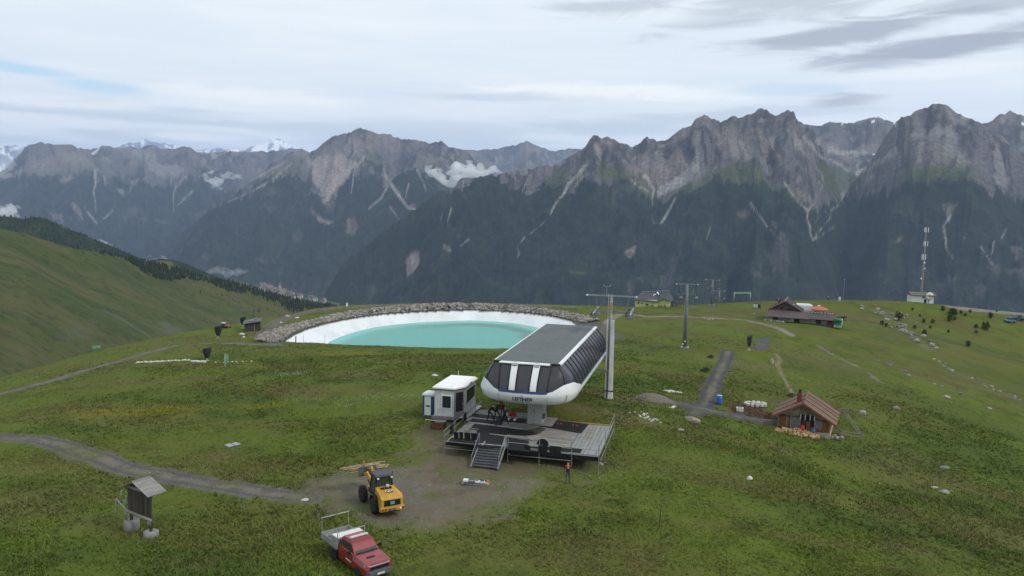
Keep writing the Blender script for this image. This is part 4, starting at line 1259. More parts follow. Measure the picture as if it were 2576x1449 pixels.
FX = [-6.2, -3.42, -.62, 2.05, 4.75, 6.98]; FY = Y0 - .12
for x in FX: leg(x, FY, .95 if x > -1 or x < -6 else .35)
SY = [Y0 + 3.0, Y0 + 6.0, Y1 + .1]
for y in SY: leg(7.12, y, 1.05); leg(-6.25, y, 1.0)
rail((-6.2, FY, .02), (-3.42, FY, .02)); rail((-6.2, FY, -.55), (-3.4, FY, -.55))
rail((-.62, FY, .45), (2.05, FY, .45)); rail((2.05, FY, .42), (4.75, FY, .42)); rail((4.75, FY, .47), (6.98, FY, .47))
rail((-.6, FY + .05, -.05), (2.05, FY + .05, -.05), .04); rail((2.05, FY + .05, -.05), (4.75, FY + .05, -.05), .04); rail((4.75, FY + .05, -.08), (6.98, FY + .05, -.08), .04)
rail((-.6, FY, -.62), (2.05, FY, -.62)); rail((2.05, FY, -.62), (4.75, FY, -.62))
rail((-.6, FY, -.62), (-.1, FY + .5, -.1))
ends = [FY] + SY
for a, b in zip(ends[:-1], ends[1:]):
    rail((7.12, a, .48), (7.12, b, .48)); rail((7.12, a, .95), (7.12, b, .95)); rail((7.12, a, -.35), (7.12, b, -.35))
    rail((-6.25, a, .45), (-6.25, b, .45)); rail((-6.25, a, .92), (-6.25, b, .92))
MB().box((5.85, FY + .09, -.28), (2.2, .03, .40)).build('toe_board', RUBBER, deck)
MB().box((2.0, FY + .1, -.36), (5.2, .03, .34)).build('toe_board', RUBBER, deck)
MB().box((-4.8, FY + .1, -.2), (2.6, .03, .22)).build('toe_board', RUBBER, deck)
# mats hung over the front rails
for x, w, zt, zb in ((-5.45, .42, .62, -.04), (-5.0, .36, .66, -.02), (-4.45, .55, .66, 0), (-3.85, .55, .66, -.02)):
    MB().box((x, -7.75, (zt + zb) / 2), (w, .05, zt - zb), (.12, 0, 0)).build('hung_mat', RUBBER, deck)
for x, w, zt, zb, m in ((3.4, .95, .50, -.36, RUBBER), (2.35, .75, .48, -.22, RUBBER), (1.05, .5, .35, -.05, RUBBER)):
    MB().box((x, FY - .05, (zt + zb) / 2), (w, .04, zt - zb)).build('hung_mat', m, deck)
MB().lathe([(.52, 0), (.52, .05), (.46, .06)], (2.2, FY + .55, .32), 18, 'y').build('rubber_disc', RUBBER, deck)
MB().box((1.62, FY + .3, .06), (1.1, .6, .12)).box((1.62, FY + .3, .3), (1.1, .6, .05)).build('pallet', PLANK, deck)

# metal stairs up to the deck
sxa, sxb = -3.12, -.86
stairs = empty('metal_stairs', ST0, ST_RZ, 'grey metal stairs with tube handrails rising to the front of the deck', 'stairs')
NS = 8; ytop, ybot = Y0 - .05, Y0 - 2.35
gzb = gz(-2, ybot) + .02
for k in range(NS):
    t = (k + .5) / NS; y = ytop + (ybot - ytop) * t; z = -.02 + (gzb + .1 - -.02) * t
    MB().box(((sxa + sxb) / 2, y, z), (sxb - sxa - .12, .27, .045)).box(((sxa + sxb) / 2, y - .13, z - .02), (sxb - sxa - .12, .02, .08)).build('tread', TREAD, stairs)
for x in (sxa, sxb):
    MB().beam((x, ytop + .1, .0), (x, ybot - .15, gzb + .05), .06, .24).build('stringer', STEEL, stairs)
    MB().tube((x, ytop, -.05), (x, ytop, 1.0), .025, .025, 6).tube((x, ytop, 1.0), (x, ybot + .1, gzb + .95), .025, .025, 6).tube((x, ybot + .1, gzb + .95), (x, ybot + .1, gzb + .1), .025, .025, 6).build('handrail', STEEL, stairs)
MB().beam((sxa - .05, ytop + .12, .03), (sxb + .05, ytop + .12, .03), .18, .06).build('landing_edge', ALU, stairs)

# jackets left hanging on the deck's left rail
for k, (y, z) in enumerate(((-2.6, .92), (-6.6, .92))):
    j = MB(); rj = random.Random(k)
    rings_ = []
    for q in range(6):
        f_ = q / 5
        rings_.append([(-6.25 + .12 * math.cos(t) * (1 + .3 * f_), y + (.20 + .16 * f_) * math.sin(t) * (1 + .25 * rj.uniform(-1, 1)), z + .05 - f_ * (.85 if k else .7)) for t in np.linspace(0, 2 * math.pi, 9)[:-1]])
    j.loft(rings_, True, True, True)
    o = j.build('work_jacket', CLOTH_B)
    o.matrix_world = sta.matrix_basis if False else Matrix.Translation(ST0) @ Matrix.Rotation(ST_RZ, 4, 'Z')
    tag(o, ('dark jacket hanging on the deck rail beside the white booth', 'long dark jacket hanging at the left front corner rail of the deck')[k], 'jacket', 'jackets hung on the deck rail')

# ------------------------------------------------------------------ operator's booth
bo = empty('operator_booth', (-7.21, 75.66, 1.22), math.radians(-13.9), 'white operator booth with dark windows and thick white roof beside the terminal', 'booth')
plan = [(0, 0), (1.92, 0), (2.62, 1.15), (2.62, 4.95), (0, 4.95)]
wl = MB().prism(plan, 'z', 0, 2.55); wl.build('wall', WHITED, bo)
ov = [(-.16, -.18), (2.05, -.18), (2.8, 1.08), (2.8, 5.1), (-.16, 5.1)]
mid = [(-.16 + .0, -.18), (2.05, -.18), (2.8, 1.08), (2.8, 5.1), (-.16, 5.1)]


def shrink(pl, d):
    cx_, cy_ = 1.3, 2.4
    return [(x + (d if x < cx_ else -d), y + (d if y < cy_ else -d)) for x, y in pl]


rr_ = MB(); rr_.loft([[(x, y, 2.66) for x, y in ov], [(x, y, 2.80) for x, y in ov], [(x, y, 2.97) for x, y in shrink(ov, .22)]], True, True)
rr_.build('roof', mat('bright_white_roof', (.82, .82, .81), .45, var=.04, scale=1.0), bo)
MB().prism(shrink(ov, .05), 'z', 2.55, 2.66).build('roof_band', mat('violet_grey_band', (.05, .045, .085), .5), bo)
MB().prism(shrink(ov, -.02), 'z', -.28, 0).build('plinth', mat('mauve_grey_plinth', (.21, .20, .21), .8, var=.1), bo)
w1 = MB(); w1.box((1.24, -.03, 1.42), (1.06, .10, 1.36)); f1 = w1.build('window_frame', WHITEP, bo, bevel=.02)
MB().box((1.24, -.07, 1.42), (.84, .06, 1.14)).build('window_pane', DGLASS, f1)
# door in the slanted corner
da = math.atan2(1.15, .70); dmx, dmy = 2.27, .575; nx, ny = math.sin(da), -math.cos(da)
dr = MB().box((dmx + nx * .02, dmy + ny * .02, 1.2), (1.22, .08, 2.36), (0, 0, da)).build('door', mat('grey_door_frame', (.30, .31, .31), .5, .2), bo)
MB().box((dmx + nx * .05, dmy + ny * .05, 1.38), (.86, .06, 1.86), (0, 0, da)).build('door_glass', DGLASS, dr)
MB().box((dmx + nx * .09 + .36 * math.cos(da), dmy + ny * .09 + .36 * math.sin(da), 1.15), (.05, .05, .2), (0, 0, da)).build('handle', STEEL, dr)
MB().box((dmx + nx * .07, dmy + ny * .07, .30), (.1, .05, .07), (0, 0, da)).build('badge', BLACK, dr)
w2 = MB().prism([(1.55, 1.5), (1.55, 2.42), (4.6, 2.42), (4.6, 1.25), (4.25, 1.0), (1.9, .78), (1.55, .95)], 'x', 2.60, 2.68).build('window_frame', WHITEP, bo)
MB().prism([(1.72, 1.2), (1.72, 2.27), (4.42, 2.27), (4.42, 1.33), (4.2, 1.15), (1.95, .95), (1.72, 1.05)], 'x', 2.66, 2.71).build('window_pane', DGLASS, w2)
MB().box((2.7, 1.75, .95), (.05, .05, .16)).build('lamp_box', BLACK, bo)
MB().tube((.9, 4.6, 2.9), (.9, 4.6, 3.55), .03, .02, 6).build('antenna', WHITEP, bo)
MB().box((2.86, 2.6, 2.86), (.05, .7, .12)).build('roof_vent', STEELD, bo)
MB().box((2.95, 2.6, -.06), (.75, 5.0, .07)).build('walkway', ALU, bo)
MB().tube((3.35, .2, -.3), (3.35, .2, .5), .025, .025, 6).tube((3.35, .2, .5), (3.35, 4.8, .5), .025, .025, 6).tube((3.35, 4.8, -.3), (3.35, 4.8, .5), .025, .025, 6).build('walkway_rail', STEEL, bo)

to = empty('portable_toilet', (-7.85, 77.55, hz(-7.85, 77.55)), math.radians(-16), 'blue portable toilet with white door and domed white roof behind the booth', 'toilet')
tz = 0.05
MB().box((0, 0, .12), (1.12, 1.12, .2)).build('base', STEELD, to)
BL2 = mat('blue_plastic', (.03, .085, .17), .45, var=.12)
MB().box((0, 0, 1.16), (1.1, 1.1, 1.9)).build('cabin', BL2, to, bevel=.03)
dw = MB().box((0, -.56, 1.12), (.66, .06, 1.86)).build('door', WHITEP, to, bevel=.015)
MB().box((.05, -.60, 1.12), (.42, .02, .14)).build('sign_plate', BLACK, dw)
MB().loft([[(x * s, y * s, z) for x, y in ((-.6, -.62), (.6, -.62), (.6, .62), (-.6, .62))] for z, s in ((2.08, 1.0), (2.24, 1.0), (2.38, .82), (2.46, .5))], True, True, True).build('roof', WHITEP, to)
MB().tube((.4, .4, 2.3), (.4, .4, 2.75), .05, .05, 8).build('vent_pipe', STEELD, to)

# rusty box of boards beside the booth
p = G(1103, 1077)
cr = empty('crate', p, math.radians(-14), 'rust-brown steel box holding loose boards below the white booth', 'crate')
c_ = MB()
for s in (-1, 1):
    c_.box((s * .62, 0, .32), (.04, .8, .64)); c_.box((0, s * .4, .32), (1.24, .04, .64))
c_.box((0, 0, .05), (1.2, .78, .05)); c_.build('crate_shell', RUST, cr)
for k, (x, y, z, l, r, ry) in enumerate(((-.3, .1, .68, 2.0, .12, .03), (.1, -.15, .62, 1.1, -.3, .05), (.2, .2, .72, 1.0, .2, .02), (0, .0, .6, .9, 1.2, 0), (.35, -.2, .7, .7, .1, .06))):
    MB().box((x, y, z), (l, .16, .04), (0, ry, r)).build('board', PLANK if k else mat('new_board', (.5, .44, .34), .8), cr)

# ------------------------------------------------------------------ people
def chain_body(pts, edges, rad, bones, mats, name, root, lv=1):
    me = bpy.data.meshes.new(name + '_skeleton')
    bm = bmesh.new(); sk = bm.verts.layers.skin.verify()
    vs = [bm.verts.new(p) for p in pts]
    for a, b in edges: bm.edges.new((vs[a], vs[b]))
    for i, v in enumerate(vs):
        r_ = rad[i]; v[sk].radius = (r_, r_) if not isinstance(r_, tuple) else r_
        v[sk].use_root = (i == root)
    bm.to_mesh(me); bm.free()
    o = bpy.data.objects.new(name + '_tmp', me); COL.objects.link(o)
    s = o.modifiers.new('skin', 'SKIN'); s.use_smooth_shade = True; s.branch_smoothing = .3
    o.modifiers.new('sub', 'SUBSURF').levels = lv
    dg = bpy.context.evaluated_depsgraph_get()
    out = bpy.data.meshes.new_from_object(o.evaluated_get(dg))
    bpy.data.objects.remove(o); bpy.data.meshes.remove(me)
    out.materials.clear()
    for m_ in mats: out.materials.append(m_)
    P = np.array(pts, float); co = np.array([pl_.center[:] for pl_ in out.polygons])
    best = np.full(len(co), 1e9); idx = np.zeros(len(co), np.int32)
    for (a, b), k in zip(edges, bones):
        A_, B_ = P[a], P[b]; d = B_ - A_
        t = np.clip(((co - A_) @ d) / (d @ d + 1e-9), 0, 1)
        ds = np.linalg.norm(co - A_ - t[:, None] * d, axis=1)
        m_ = ds < best; best = np.where(m_, ds, best); idx = np.where(m_, k, idx)
    out.polygons.foreach_set('material_index', idx)
    return out


def person(loc, rz, label, lean=0.0, arms=((.32, .25, .85), (-.32, .25, .85)), step=.12, tops=CLOTH_B, sleeves=None, legs=CLOTH_G, hair=HAIR, crouch=0.0, head_dn=.2, yoke=None, scale=1.0, twist=0.0, logo=False):
    """standing or bending figure, facing +y in its own axes; arms are wrist targets"""
    sleeves = sleeves or tops
    R = Matrix.Rotation(-lean, 3, 'X') if False else Matrix.Rotation(-lean, 3, 'X')
    hip = Vector((0, -.22 * math.sin(lean), .94 - crouch))
    Rl = Matrix.Rotation(-lean, 3, 'X')
    up = lambda v: hip + Rl @ Vector(v)
    P = [hip]; E = []; B = []; r = [(.155, .115)]

    def ad(p, parent, rad, bone):
        P.append(Vector(p)); r.append(rad); E.append((parent, len(P) - 1)); B.append(bone); return len(P) - 1
    wa = ad(up((0, 0, .16)), 0, (.14, .105), 0)
    ch = ad(up((0, .01, .34)), wa, (.17, .12), 0)
    ub = ad(up((0, 0, .47)), ch, (.13, .095), 3 if yoke else 0)
    nk = ad(up((0, .01, .555)), ub, .055, 2)
    hd0 = ad(up((0, .03, .63)), nk, .078, 2)
    Rh = Matrix.Rotation(-(lean + head_dn), 3, 'X')
    hd1 = ad(P[hd0] + Rh @ Vector((0, .01, .09)), hd0, .095, 2)
    ad(P[hd0] + Rh @ Vector((0, -.005, .155)), hd1, .07, 5)
    wr = []
    for s, tgt in ((1, arms[0]), (-1, arms[1])):
        sh = up((s * .19, 0, .46)); tg = Vector(tgt)
        if (tg - sh).length > .54: tg = sh + (tg - sh).normalized() * .54
        mid_ = (sh + tg) / 2; L = (tg - sh).length
        bend = math.sqrt(max(0, .275 ** 2 - (L / 2) ** 2))
        out = Vector((s * .55, -.6, -.45)); dirn = (tg - sh).normalized(); out = (out - dirn * out.dot(dirn)).normalized()
        a = ad(sh, ub, .068, 3 if yoke else 1); e = ad(mid_ + out * bend, a, .05, 1); w_ = ad(tg, e, .034, 1)
        d = (tg - P[e]).normalized()
        pm = ad(tg + d * .07, w_, .036, 2); wr.append((tg + d * .05, d, s))
        sd = d.cross(Vector((0, 0, 1))); sd = sd.normalized() if sd.length > .1 else Vector((1, 0, 0))
        up_ = sd.cross(d)
        for q, (off, ln) in enumerate(((-.030, .062), (-.010, .075), (.011, .070), (.030, .055))):
            k1 = ad(tg + d * .085 + sd * off, pm, .010, 2); ad(tg + d * (.085 + ln) + sd * off * 1.15 - up_ * .022, k1, .008, 2)
        k1 = ad(tg + d * .045 + sd * (.042 * -s), w_, .012, 2); ad(tg + d * .085 + sd * (.058 * -s) - up_ * .012, k1, .009, 2)
    for s in (1, -1):
        hp = ad(hip + Vector((s * .095, 0, -.04)), 0, .095, 4)
        kn = ad(Vector((s * .12, step * s * .5 + .05 + crouch * .4, .50 - crouch * .3)), hp, .068, 4)
        an = ad(Vector((s * .13, step * s * .9 - .02, .10)), kn, .048, 4)
        ft = ad(Vector((s * .14, step * s * .9 + .13, .045)), an, .042, 6)
    out = chain_body([tuple(p) for p in P], E, r, B, [tops, sleeves, SKIN, yoke or tops, legs, hair, BLACK], 'person', 0)
    o = link('person', out, None); o.location = tuple(loc); o.rotation_euler = (0, 0, rz); o.scale = (scale,) * 3
    tag(o, label, 'person')
    hdm = P[hd1]
    fc = MB()
    for s in (-1, 1):
        c = hdm + Rh @ Vector((s * .035, .088, .0)); fc.lathe([(.004, -.006), (.011, 0), (.004, .006)], tuple(c), 6, 'y')
    fo = fc.build('eyes', BLACK, o)
    c = hdm + Rh @ Vector((0, .10, -.03)); MB().beam(tuple(c + Rh @ Vector((0, -.02, .035))), tuple(c), .022, .03).build('nose', SKIN, o)
    c = hdm + Rh @ Vector((0, .088, -.065)); MB().box(tuple(c), (.045, .012, .012), (-(lean + head_dn), 0, 0)).build('mouth', CLOTH_DR, o)
    em = MB()
    for s in (-1, 1): em.box(tuple(hdm + Rh @ Vector((s * .098, -.01, -.01))), (.018, .04, .06), (-(lean + head_dn), 0, 0))
    em.build('ears', SKIN, o)
    hm = MB().lathe([(.088, -.01), (.104, .03), (.098, .07), (.07, .105), (.02, .122)], (0, 0, 0), 12)
    hm.build('hair', hair, o, loc=tuple(hdm + Rh @ Vector((0, -.018, .0))), rot=(-(lean + head_dn), 0, 0))
    if logo:
        c = up((0, -.125, .36)); MB().add([tuple(c + Rl @ Vector(v)) for v in ((-.05, 0, -.05), (-.01, -.004, -.06), (.05, 0, -.02), (.03, -.004, .05), (-.03, -.004, .06), (-.045, 0, .03), (.0, -.004, .01))], [(0, 1, 2, 3, 4, 5, 6)], False).build('back_emblem', CLOTH_W, o)
    return o


p = G(1428, 1217)
person(p, math.radians(-2), 'person in red-shouldered black vest and grey trousers standing on the grass before the deck', lean=.06, arms=((.17, .42, 1.22), (-.2, .40, 1.18)), yoke=CLOTH_R, logo=True, head_dn=.35)


def dworld(zx, zy):
    return at(1100 + zx * .18228, 1019.6 + zy * .18228, DECK_Z + .035)


person(dworld(730, 208), math.radians(-62), 'person in dark workwear stooping at the left of the group on the deck', lean=.75, arms=((.15, .62, .62), (-.12, .60, .58)), legs=CLOTH_B, head_dn=.3, step=.3, crouch=.04)
person(dworld(822, 192), math.radians(-50), 'person in black clothes bending forward in the middle of the group on the deck', lean=.5, arms=((.15, .55, .75), (-.15, .52, .7)), legs=CLOTH_B, head_dn=.3, step=.25)
person(dworld(930, 265), math.radians(-35), 'person in black trousers with a pale patch on the back reaching to the red machine', lean=.38, arms=((.12, .66, .82), (-.2, .3, .8)), legs=CLOTH_B, head_dn=.25, step=.35, yoke=CLOTH_G)
person(dworld(900, 180), math.radians(160), 'person in dark red top bending behind the red machine under the terminal', lean=.5, arms=((.15, .5, .8), (-.15, .5, .8)), tops=CLOTH_DR, legs=CLOTH_B, head_dn=.3)
# red motor tool on small wheels
p = dworld(1035, 205)
mt = empty('engine_machine', p, math.radians(-14), 'small red engine on white wheels standing on the black deck mat', 'machine')
REDP = mat('red_paint', (.35, .02, .02), .45, var=.12)
MB().box((0, 0, .52), (.62, .42, .26)).build('engine_block', REDP, mt, bevel=.03)
MB().box((.02, 0, .70), (.44, .3, .12)).build('fuel_tank', REDP, mt, bevel=.03)
fr = MB()
for s in (-1, 1): fr.tube((-.42, s * .26, .3), (.42, s * .26, .3), .02, .02, 6).tube((-.36, s * .26, .3), (-.36, s * .26, .82), .02, .02, 6).tube((.36, s * .26, .3), (.36, s * .26, .82), .02, .02, 6).tube((-.36, s * .26, .82), (.36, s * .26, .82), .02, .02, 6)
fr.build('tube_frame', REDP, mt)
for sx in (-1, 1):
    for sy in (-1, 1): MB().lathe([(.06, -.04), (.13, -.03), (.13, .03), (.06, .04)], (sx * .3, sy * .3, .14), 10, 'y').build('wheel', WHITED, mt)
MB().box((-.42, -.1, .5), (.16, .2, .24)).build('exhaust_box', WHITED, mt)

# flat stack of goods strapped together in front of the stairs
p = G(1197, 1217)
pk = empty('strapped_bundle', p, math.radians(-8), 'bundle of pipes and boxes strapped on a low pallet in front of the stairs', 'bundle')
MB().box((0, 0, .06), (2.1, .75, .08)).build('pallet', PLANK, pk)
ORG = mat('orange_tool', (.42, .16, .03), .6, var=.2)
for k, (x, y, z, l, w, hh, m) in enumerate(((-.78, -.05, .24, .38, .42, .14, WHITEP), (.35, -.15, .22, .75, .3, .14, WHITEP), (-.25, .22, .22, 1.0, .22, .16, STEELD), (-.3, -.02, .2, .8, .16, .1, ALU), (-.35, .08, .26, .75, .06, .05, STEELD), (.05, .02, .22, .35, .4, .14, ORG), (.62, .2, .24, .35, .25, .2, STEELD), (.9, .1, .2, .16, .4, .18, ORG), (.78, -.2, .16, .4, .2, .1, mat('yellow_box', (.5, .42, .15), .7)), (.52, -.16, .305, .3, .22, .02, BLUE), (0, -.34, .13, 1.7, .06, .1, mat('purple_strap', (.12, .05, .12), .7)), (.55, .36, .2, .6, .05, .06, WOODB))):
    MB().box((x, y, z), (l, w, hh), (0, 0, random.Random(k).uniform(-.06, .06))).build(('carton', 'tool_case', 'pipe_bundle')[k % 3], m, pk, bevel=.01)

# ------------------------------------------------------------------ wheel loader
YEL = mat('loader_yellow', (.52, .29, .035), .45, var=.12, scale=3.0)
TYRE = mat('tyre_rubber', (.025, .024, .023), .85, var=.25, scale=6.0)
RIMY = mat('yellow_rim', (.42, .24, .03), .55, var=.2, scale=6.0)
CGLASS = mat('cab_glass', (.035, .05, .045), .08, var=.1, spec=.6)
RLAMP = mat('red_lamp', (.30, .02, .015), .3)
ld_p = np.array(at(943, 1293, 0)); ld_rz = math.radians(119.3 - 90)
hd = np.array((math.cos(math.radians(119.3)), math.sin(math.radians(119.3)))); rt = np.array((hd[1], -hd[0]))
lp = ld_p[:2] + rt * .80
lo = empty('wheel_loader', (lp[0], lp[1], hz(*lp)), ld_rz, 'yellow wheel loader with black cab carrying wooden poles on its forks', 'wheel loader')
# own axes: rear axle at the origin, +y forward
for y in (0, 2.5):
    for s in (-1, 1):
        t_ = MB().lathe([(.30, -.19), (.50, -.19), (.56, -.12), (.57, 0), (.56, .12), (.50, .19), (.30, .19)], (s * .80, y, .57), 22, 'x')
        for k in range(18):
            a = 2 * math.pi * k / 18
            t_.box((s * .80 + (.08 if k % 2 else -.08), y + .57 * math.cos(a), .57 + .57 * math.sin(a)), (.20, .07, .05), (a + math.pi / 2, 0, 0))
        wheel = t_.build('wheel', TYRE, lo)
        MB().lathe([(.05, .02), (.14, .09), (.16, .12), (.30, .15), (.30, -.15), (.05, -.15)], (s * .80, y, .57), 16, 'x').build('rim', RIMY, wheel)
body = MB().loft([[(-.78, -1.25, .72), (.78, -1.25, .72), (.78, -1.25, 1.32), (-.78, -1.25, 1.32)], [(-.80, -1.05, .60), (.80, -1.05, .60), (.80, -1.05, 1.52), (-.80, -1.05, 1.52)], [(-.66, .35, .65), (.66, .35, .65), (.66, .35, 1.72), (-.66, .35, 1.72)]], True, True)
bd = body.build('engine_cover', YEL, lo, bevel=.04)
MB().add([(-.60, -1.275, .86), (.60, -1.275, .86), (.58, -1.262, 1.26), (-.58, -1.262, 1.26)], [(0, 1, 2, 3)]).build('rear_grille', BLACK, bd)
MB().box((0, -1.29, 1.07), (.30, .02, .2)).build('number_plate', mat('pale_blue_plate', (.08, .32, .42), .5, var=.1), bd)
MB().prism([(-.36, .1), (-.42, .36), (.42, .36), (.36, .1)], 'z', 0, .012).build('intake_recess', BLACK, bd, loc=(0, -.28, 1.665), rot=(.142, 0, 0))
MB().lathe([(.09, 0), (.13, .06), (.13, .16), (.07, .22)], (.12, .05, 1.70), 12).build('filter_bowl', mat('cream_bowl', (.55, .52, .42), .5), bd)
lg = MB().box((0, 0, 0), (.58, .27, .012)); lgb = lg.build('logo_plate', BLACK, bd, loc=(.02, -.56, 1.625), rot=(.142, 0, 0), bevel=.004)
link('lettering', text_mesh('CAT', .27, sx=1.1), WHITEP, lgb, loc=(0, 0, .0075))
MB().loft([[(-.85, -1.36, .52), (.85, -1.36, .52), (.85, -1.36, .80), (-.85, -1.36, .80)], [(-.85, -.95, .45), (.85, -.95, .45), (.85, -.95, .78), (-.85, -.95, .78)]], True, True).build('counterweight', YEL, lo, bevel=.04)
for x, m in ((-.72, RLAMP), (-.5, RLAMP), (.74, RLAMP), (.55, mat('white_lamp', (.8, .78, .7), .2))):
    MB().lathe([(.075, 0), (.075, .04), (.05, .055)], (x, -1.40, .66), 12, 'y').build('tail_lamp', m, lo)
MB().box((-.05, -1.385, .63), (.5, .03, .14)).build('hitch_plate', STEELD, lo)
for s in (-1, 1):
    MB().loft([[(s * .98, .72 * math.cos(a), .60 + .72 * math.sin(a)), (s * .62, .72 * math.cos(a), .60 + .72 * math.sin(a)), (s * .62, .66 * math.cos(a), .60 + .66 * math.sin(a)), (s * .98, .66 * math.cos(a), .60 + .66 * math.sin(a))] for a in np.linspace(.25, 2.4, 8)], True, True).build('mudguard', BLACK, lo)
cabf = MB()
cab_c = [(-.62, .30), (.62, .30), (.66, 1.45), (-.66, 1.45)]; cab_t = [(-.56, .40), (.56, .40), (.56, 1.30), (-.56, 1.30)]
for (x, y), (x2, y2) in zip(cab_c, cab_t): cabf.beam((x, y, 1.15), (x2, y2, 2.42), .08, .08)
for i in range(4):
    j = (i + 1) % 4; cabf.beam((*cab_c[i], 1.15), (*cab_c[j], 1.15), .1, .1)
cb = cabf.build('cab_frame', BLACK, lo)
MB().box((0, .86, .9), (1.26, 1.15, .5)).build('cab_floor', STEELD, lo)
for i in range(4):
    j = (i + 1) % 4
    MB().add([(*cab_c[i], 1.2), (*cab_c[j], 1.2), (*cab_t[j], 2.4), (*cab_t[i], 2.4)], [(0, 1, 2, 3)]).build('cab_window', CGLASS, cb)
rfm = MB().loft([[(-.66, .22, 2.42), (.66, .22, 2.42), (.66, 1.48, 2.42), (-.66, 1.48, 2.42)], [(-.66, .24, 2.50), (.66, .24, 2.50), (.66, 1.46, 2.50), (-.66, 1.46, 2.50)], [(-.58, .32, 2.56), (.58, .32, 2.56), (.58, 1.38, 2.56), (-.58, 1.38, 2.56)]], True, True)
rfm.build('cab_roof', mat('slate_cab_roof', (.055, .058, .072), .5, var=.1), lo)
for x in (-.5, .5): MB().box((x, .2, 2.34), (.14, .06, .1)).build('work_lamp', WHITEP, lo)
MB().beam((.62, 1.4, 2.2), (.95, 1.35, 2.25), .03, .03).box((.98, 1.35, 2.2), (.05, .14, .22)).build('mirror', BLACK, lo)
MB().box((0, 2.3, .75), (.62, 1.5, .42)).build('front_chassis', YEL, lo, bevel=.03)
MB().box((0, 1.35, .68), (.3, .9, .26)).build('articulation_joint', STEELD, lo)
for s in (-1, 1):
    MB().beam((s * .30, 1.75, 1.45), (s * .28, 3.15, 1.85), .11, .22).beam((s * .28, 3.1, 1.85), (s * .28, 3.78, 1.6), .11, .2).build('lift_arm', YEL, lo)
    MB().tube((s * .30, 1.9, .95), (s * .29, 2.9, 1.4), .06, .06, 8).build('lift_cylinder', RUST, lo)
MB().beam((0, 1.8, 1.5), (0, 3.0, 2.25), .12, .16).beam((0, 3.0, 2.25), (0, 3.78, 1.95), .12, .14).build('tilt_link', YEL, lo)
MB().lathe([(.05, 0), (.06, .06), (.04, .12)], (-.38, 1.55, 2.55), 8).build('beacon', mat('orange_beacon', (.6, .13, .01), .3), lo)
cg = MB().box((0, 3.85, 1.75), (1.3, .08, .7)); cg.build('fork_carriage', STEELD, lo)
for s in (-1, 1): MB().box((s * .42, 4.4, 1.62), (.1, 1.1, .05)).build('fork', STEELD, lo)
MB().beam((-.1, 3.9, 1.6), (-.1, 4.45, 2.35), .1, .08).build('clamp_arm', ORG, lo)
POLE = mat('debarked_poles', (.43, .33, .20), .8, var=.25, scale=4.0)
rp = random.Random(5)
pole_me = MB().tube((-1.45, 0, 0), (1.45, 0, 0), .058, .048, 8).mesh('pole')
pole_me.materials.append(POLE)
for k in range(14):
    row = k // 5
    q = Matrix.Translation((lp[0], lp[1], hz(*lp))) @ Matrix.Rotation(ld_rz, 4, 'Z')
    c = q @ Vector((rp.uniform(-.45, .3), 4.0 + (k % 5) * .19 + rp.uniform(-.03, .03), 1.72 + row * .11 + (k % 5) * .02))
    o = link('wooden_pole', pole_me, None, None, c, (0, rp.uniform(-.03, .03), ld_rz + rp.uniform(-.07, .07)))
    tag(o, 'peeled wooden pole lying across the forks of the yellow loader', 'pole', 'wooden poles on the loader forks')

# ------------------------------------------------------------------ red pickup
RED = mat('pickup_red', (.22, .015, .020), .3, var=.08, scale=2.0, spec=.5, coat=.4)
GREYB = mat('grey_bumper', (.10, .105, .11), .6, var=.1)
CHROME = mat('chrome_trim', (.55, .56, .57), .2, .9, var=.08)
pr, pf = np.array(at(842, 1410, 0))[:2], np.array(at(903, 1456, 0))[:2]
phd = (pf - pr) / np.linalg.norm(pf - pr); prz = math.atan2(phd[1], phd[0]) - math.pi / 2
prt = np.array((phd[1], -phd[0]))
pc = pr - prt * .82 if np.dot(prt, np.array((1, 0))) < 0 else pr + prt * .82
# the near side in the picture is the truck's right-hand flank
side = -1 if np.dot(prt, np.array((-1.0, 0))) > 0 else 1
pc = pr + (-prt if np.dot(prt, (-.77, -.64)) > 0 else prt) * .80
pu = empty('pickup_truck', (pc[0], pc[1], hz(*pc)), prz, 'red double-cab pickup with silver flatbed and white tool box at the bottom edge', 'pickup truck')
WB = 3.0
for y in (0, WB):
    for s in (-1, 1):
        w = MB().lathe([(.22, -.13), (.35, -.13), (.385, -.07), (.385, .07), (.35, .13), (.22, .13)], (s * .78, y, .385), 20, 'x').build('wheel', TYRE, pu)
        MB().lathe([(.05, .10), (.20, .10), (.235, .05), (.235, -.10), (.05, -.10)], (s * .78, y, .385), 14, 'x').build('rim', CHROME, w)


def sect(y, w0, w1, z0, z1, zs):
    return [(-w0, y, z0), (w0, y, z0), (w0 + .02, y, zs), (w1, y, z1), (-w1, y, z1), (-w0 - .02, y, zs)]


lower = MB().loft([sect(3.93, .72, .62, .45, .88, .7), sect(3.78, .86, .76, .36, 1.02, .8), sect(3.2, .90, .80, .42, 1.10, .85), sect(2.45, .90, .80, .42, 1.16, .88), sect(2.3, .90, .84, .38, 1.18, .9), sect(.62, .90, .84, .38, 1.20, .9)], True, True)
pb = lower.build('body', RED, pu, bevel=.03)
cabm = MB().loft([[(-.80, .62, 1.17), (.80, .62, 1.17), (.80, 2.42, 1.15), (-.80, 2.42, 1.15)], [(-.72, .72, 1.60), (.72, .72, 1.60), (.70, 1.98, 1.62), (-.70, 1.98, 1.62)], [(-.64, .85, 1.76), (.64, .85, 1.76), (.62, 1.70, 1.77), (-.62, 1.70, 1.77)]], True, True)
cbp = cabm.build('cab', RED, pu, bevel=.03)
MB().add([(-.70, 2.40, 1.19), (.70, 2.40, 1.19), (.615, 1.83, 1.71), (-.615, 1.83, 1.71)], [(0, 1, 2, 3)]).build('windscreen', CGLASS, cbp)
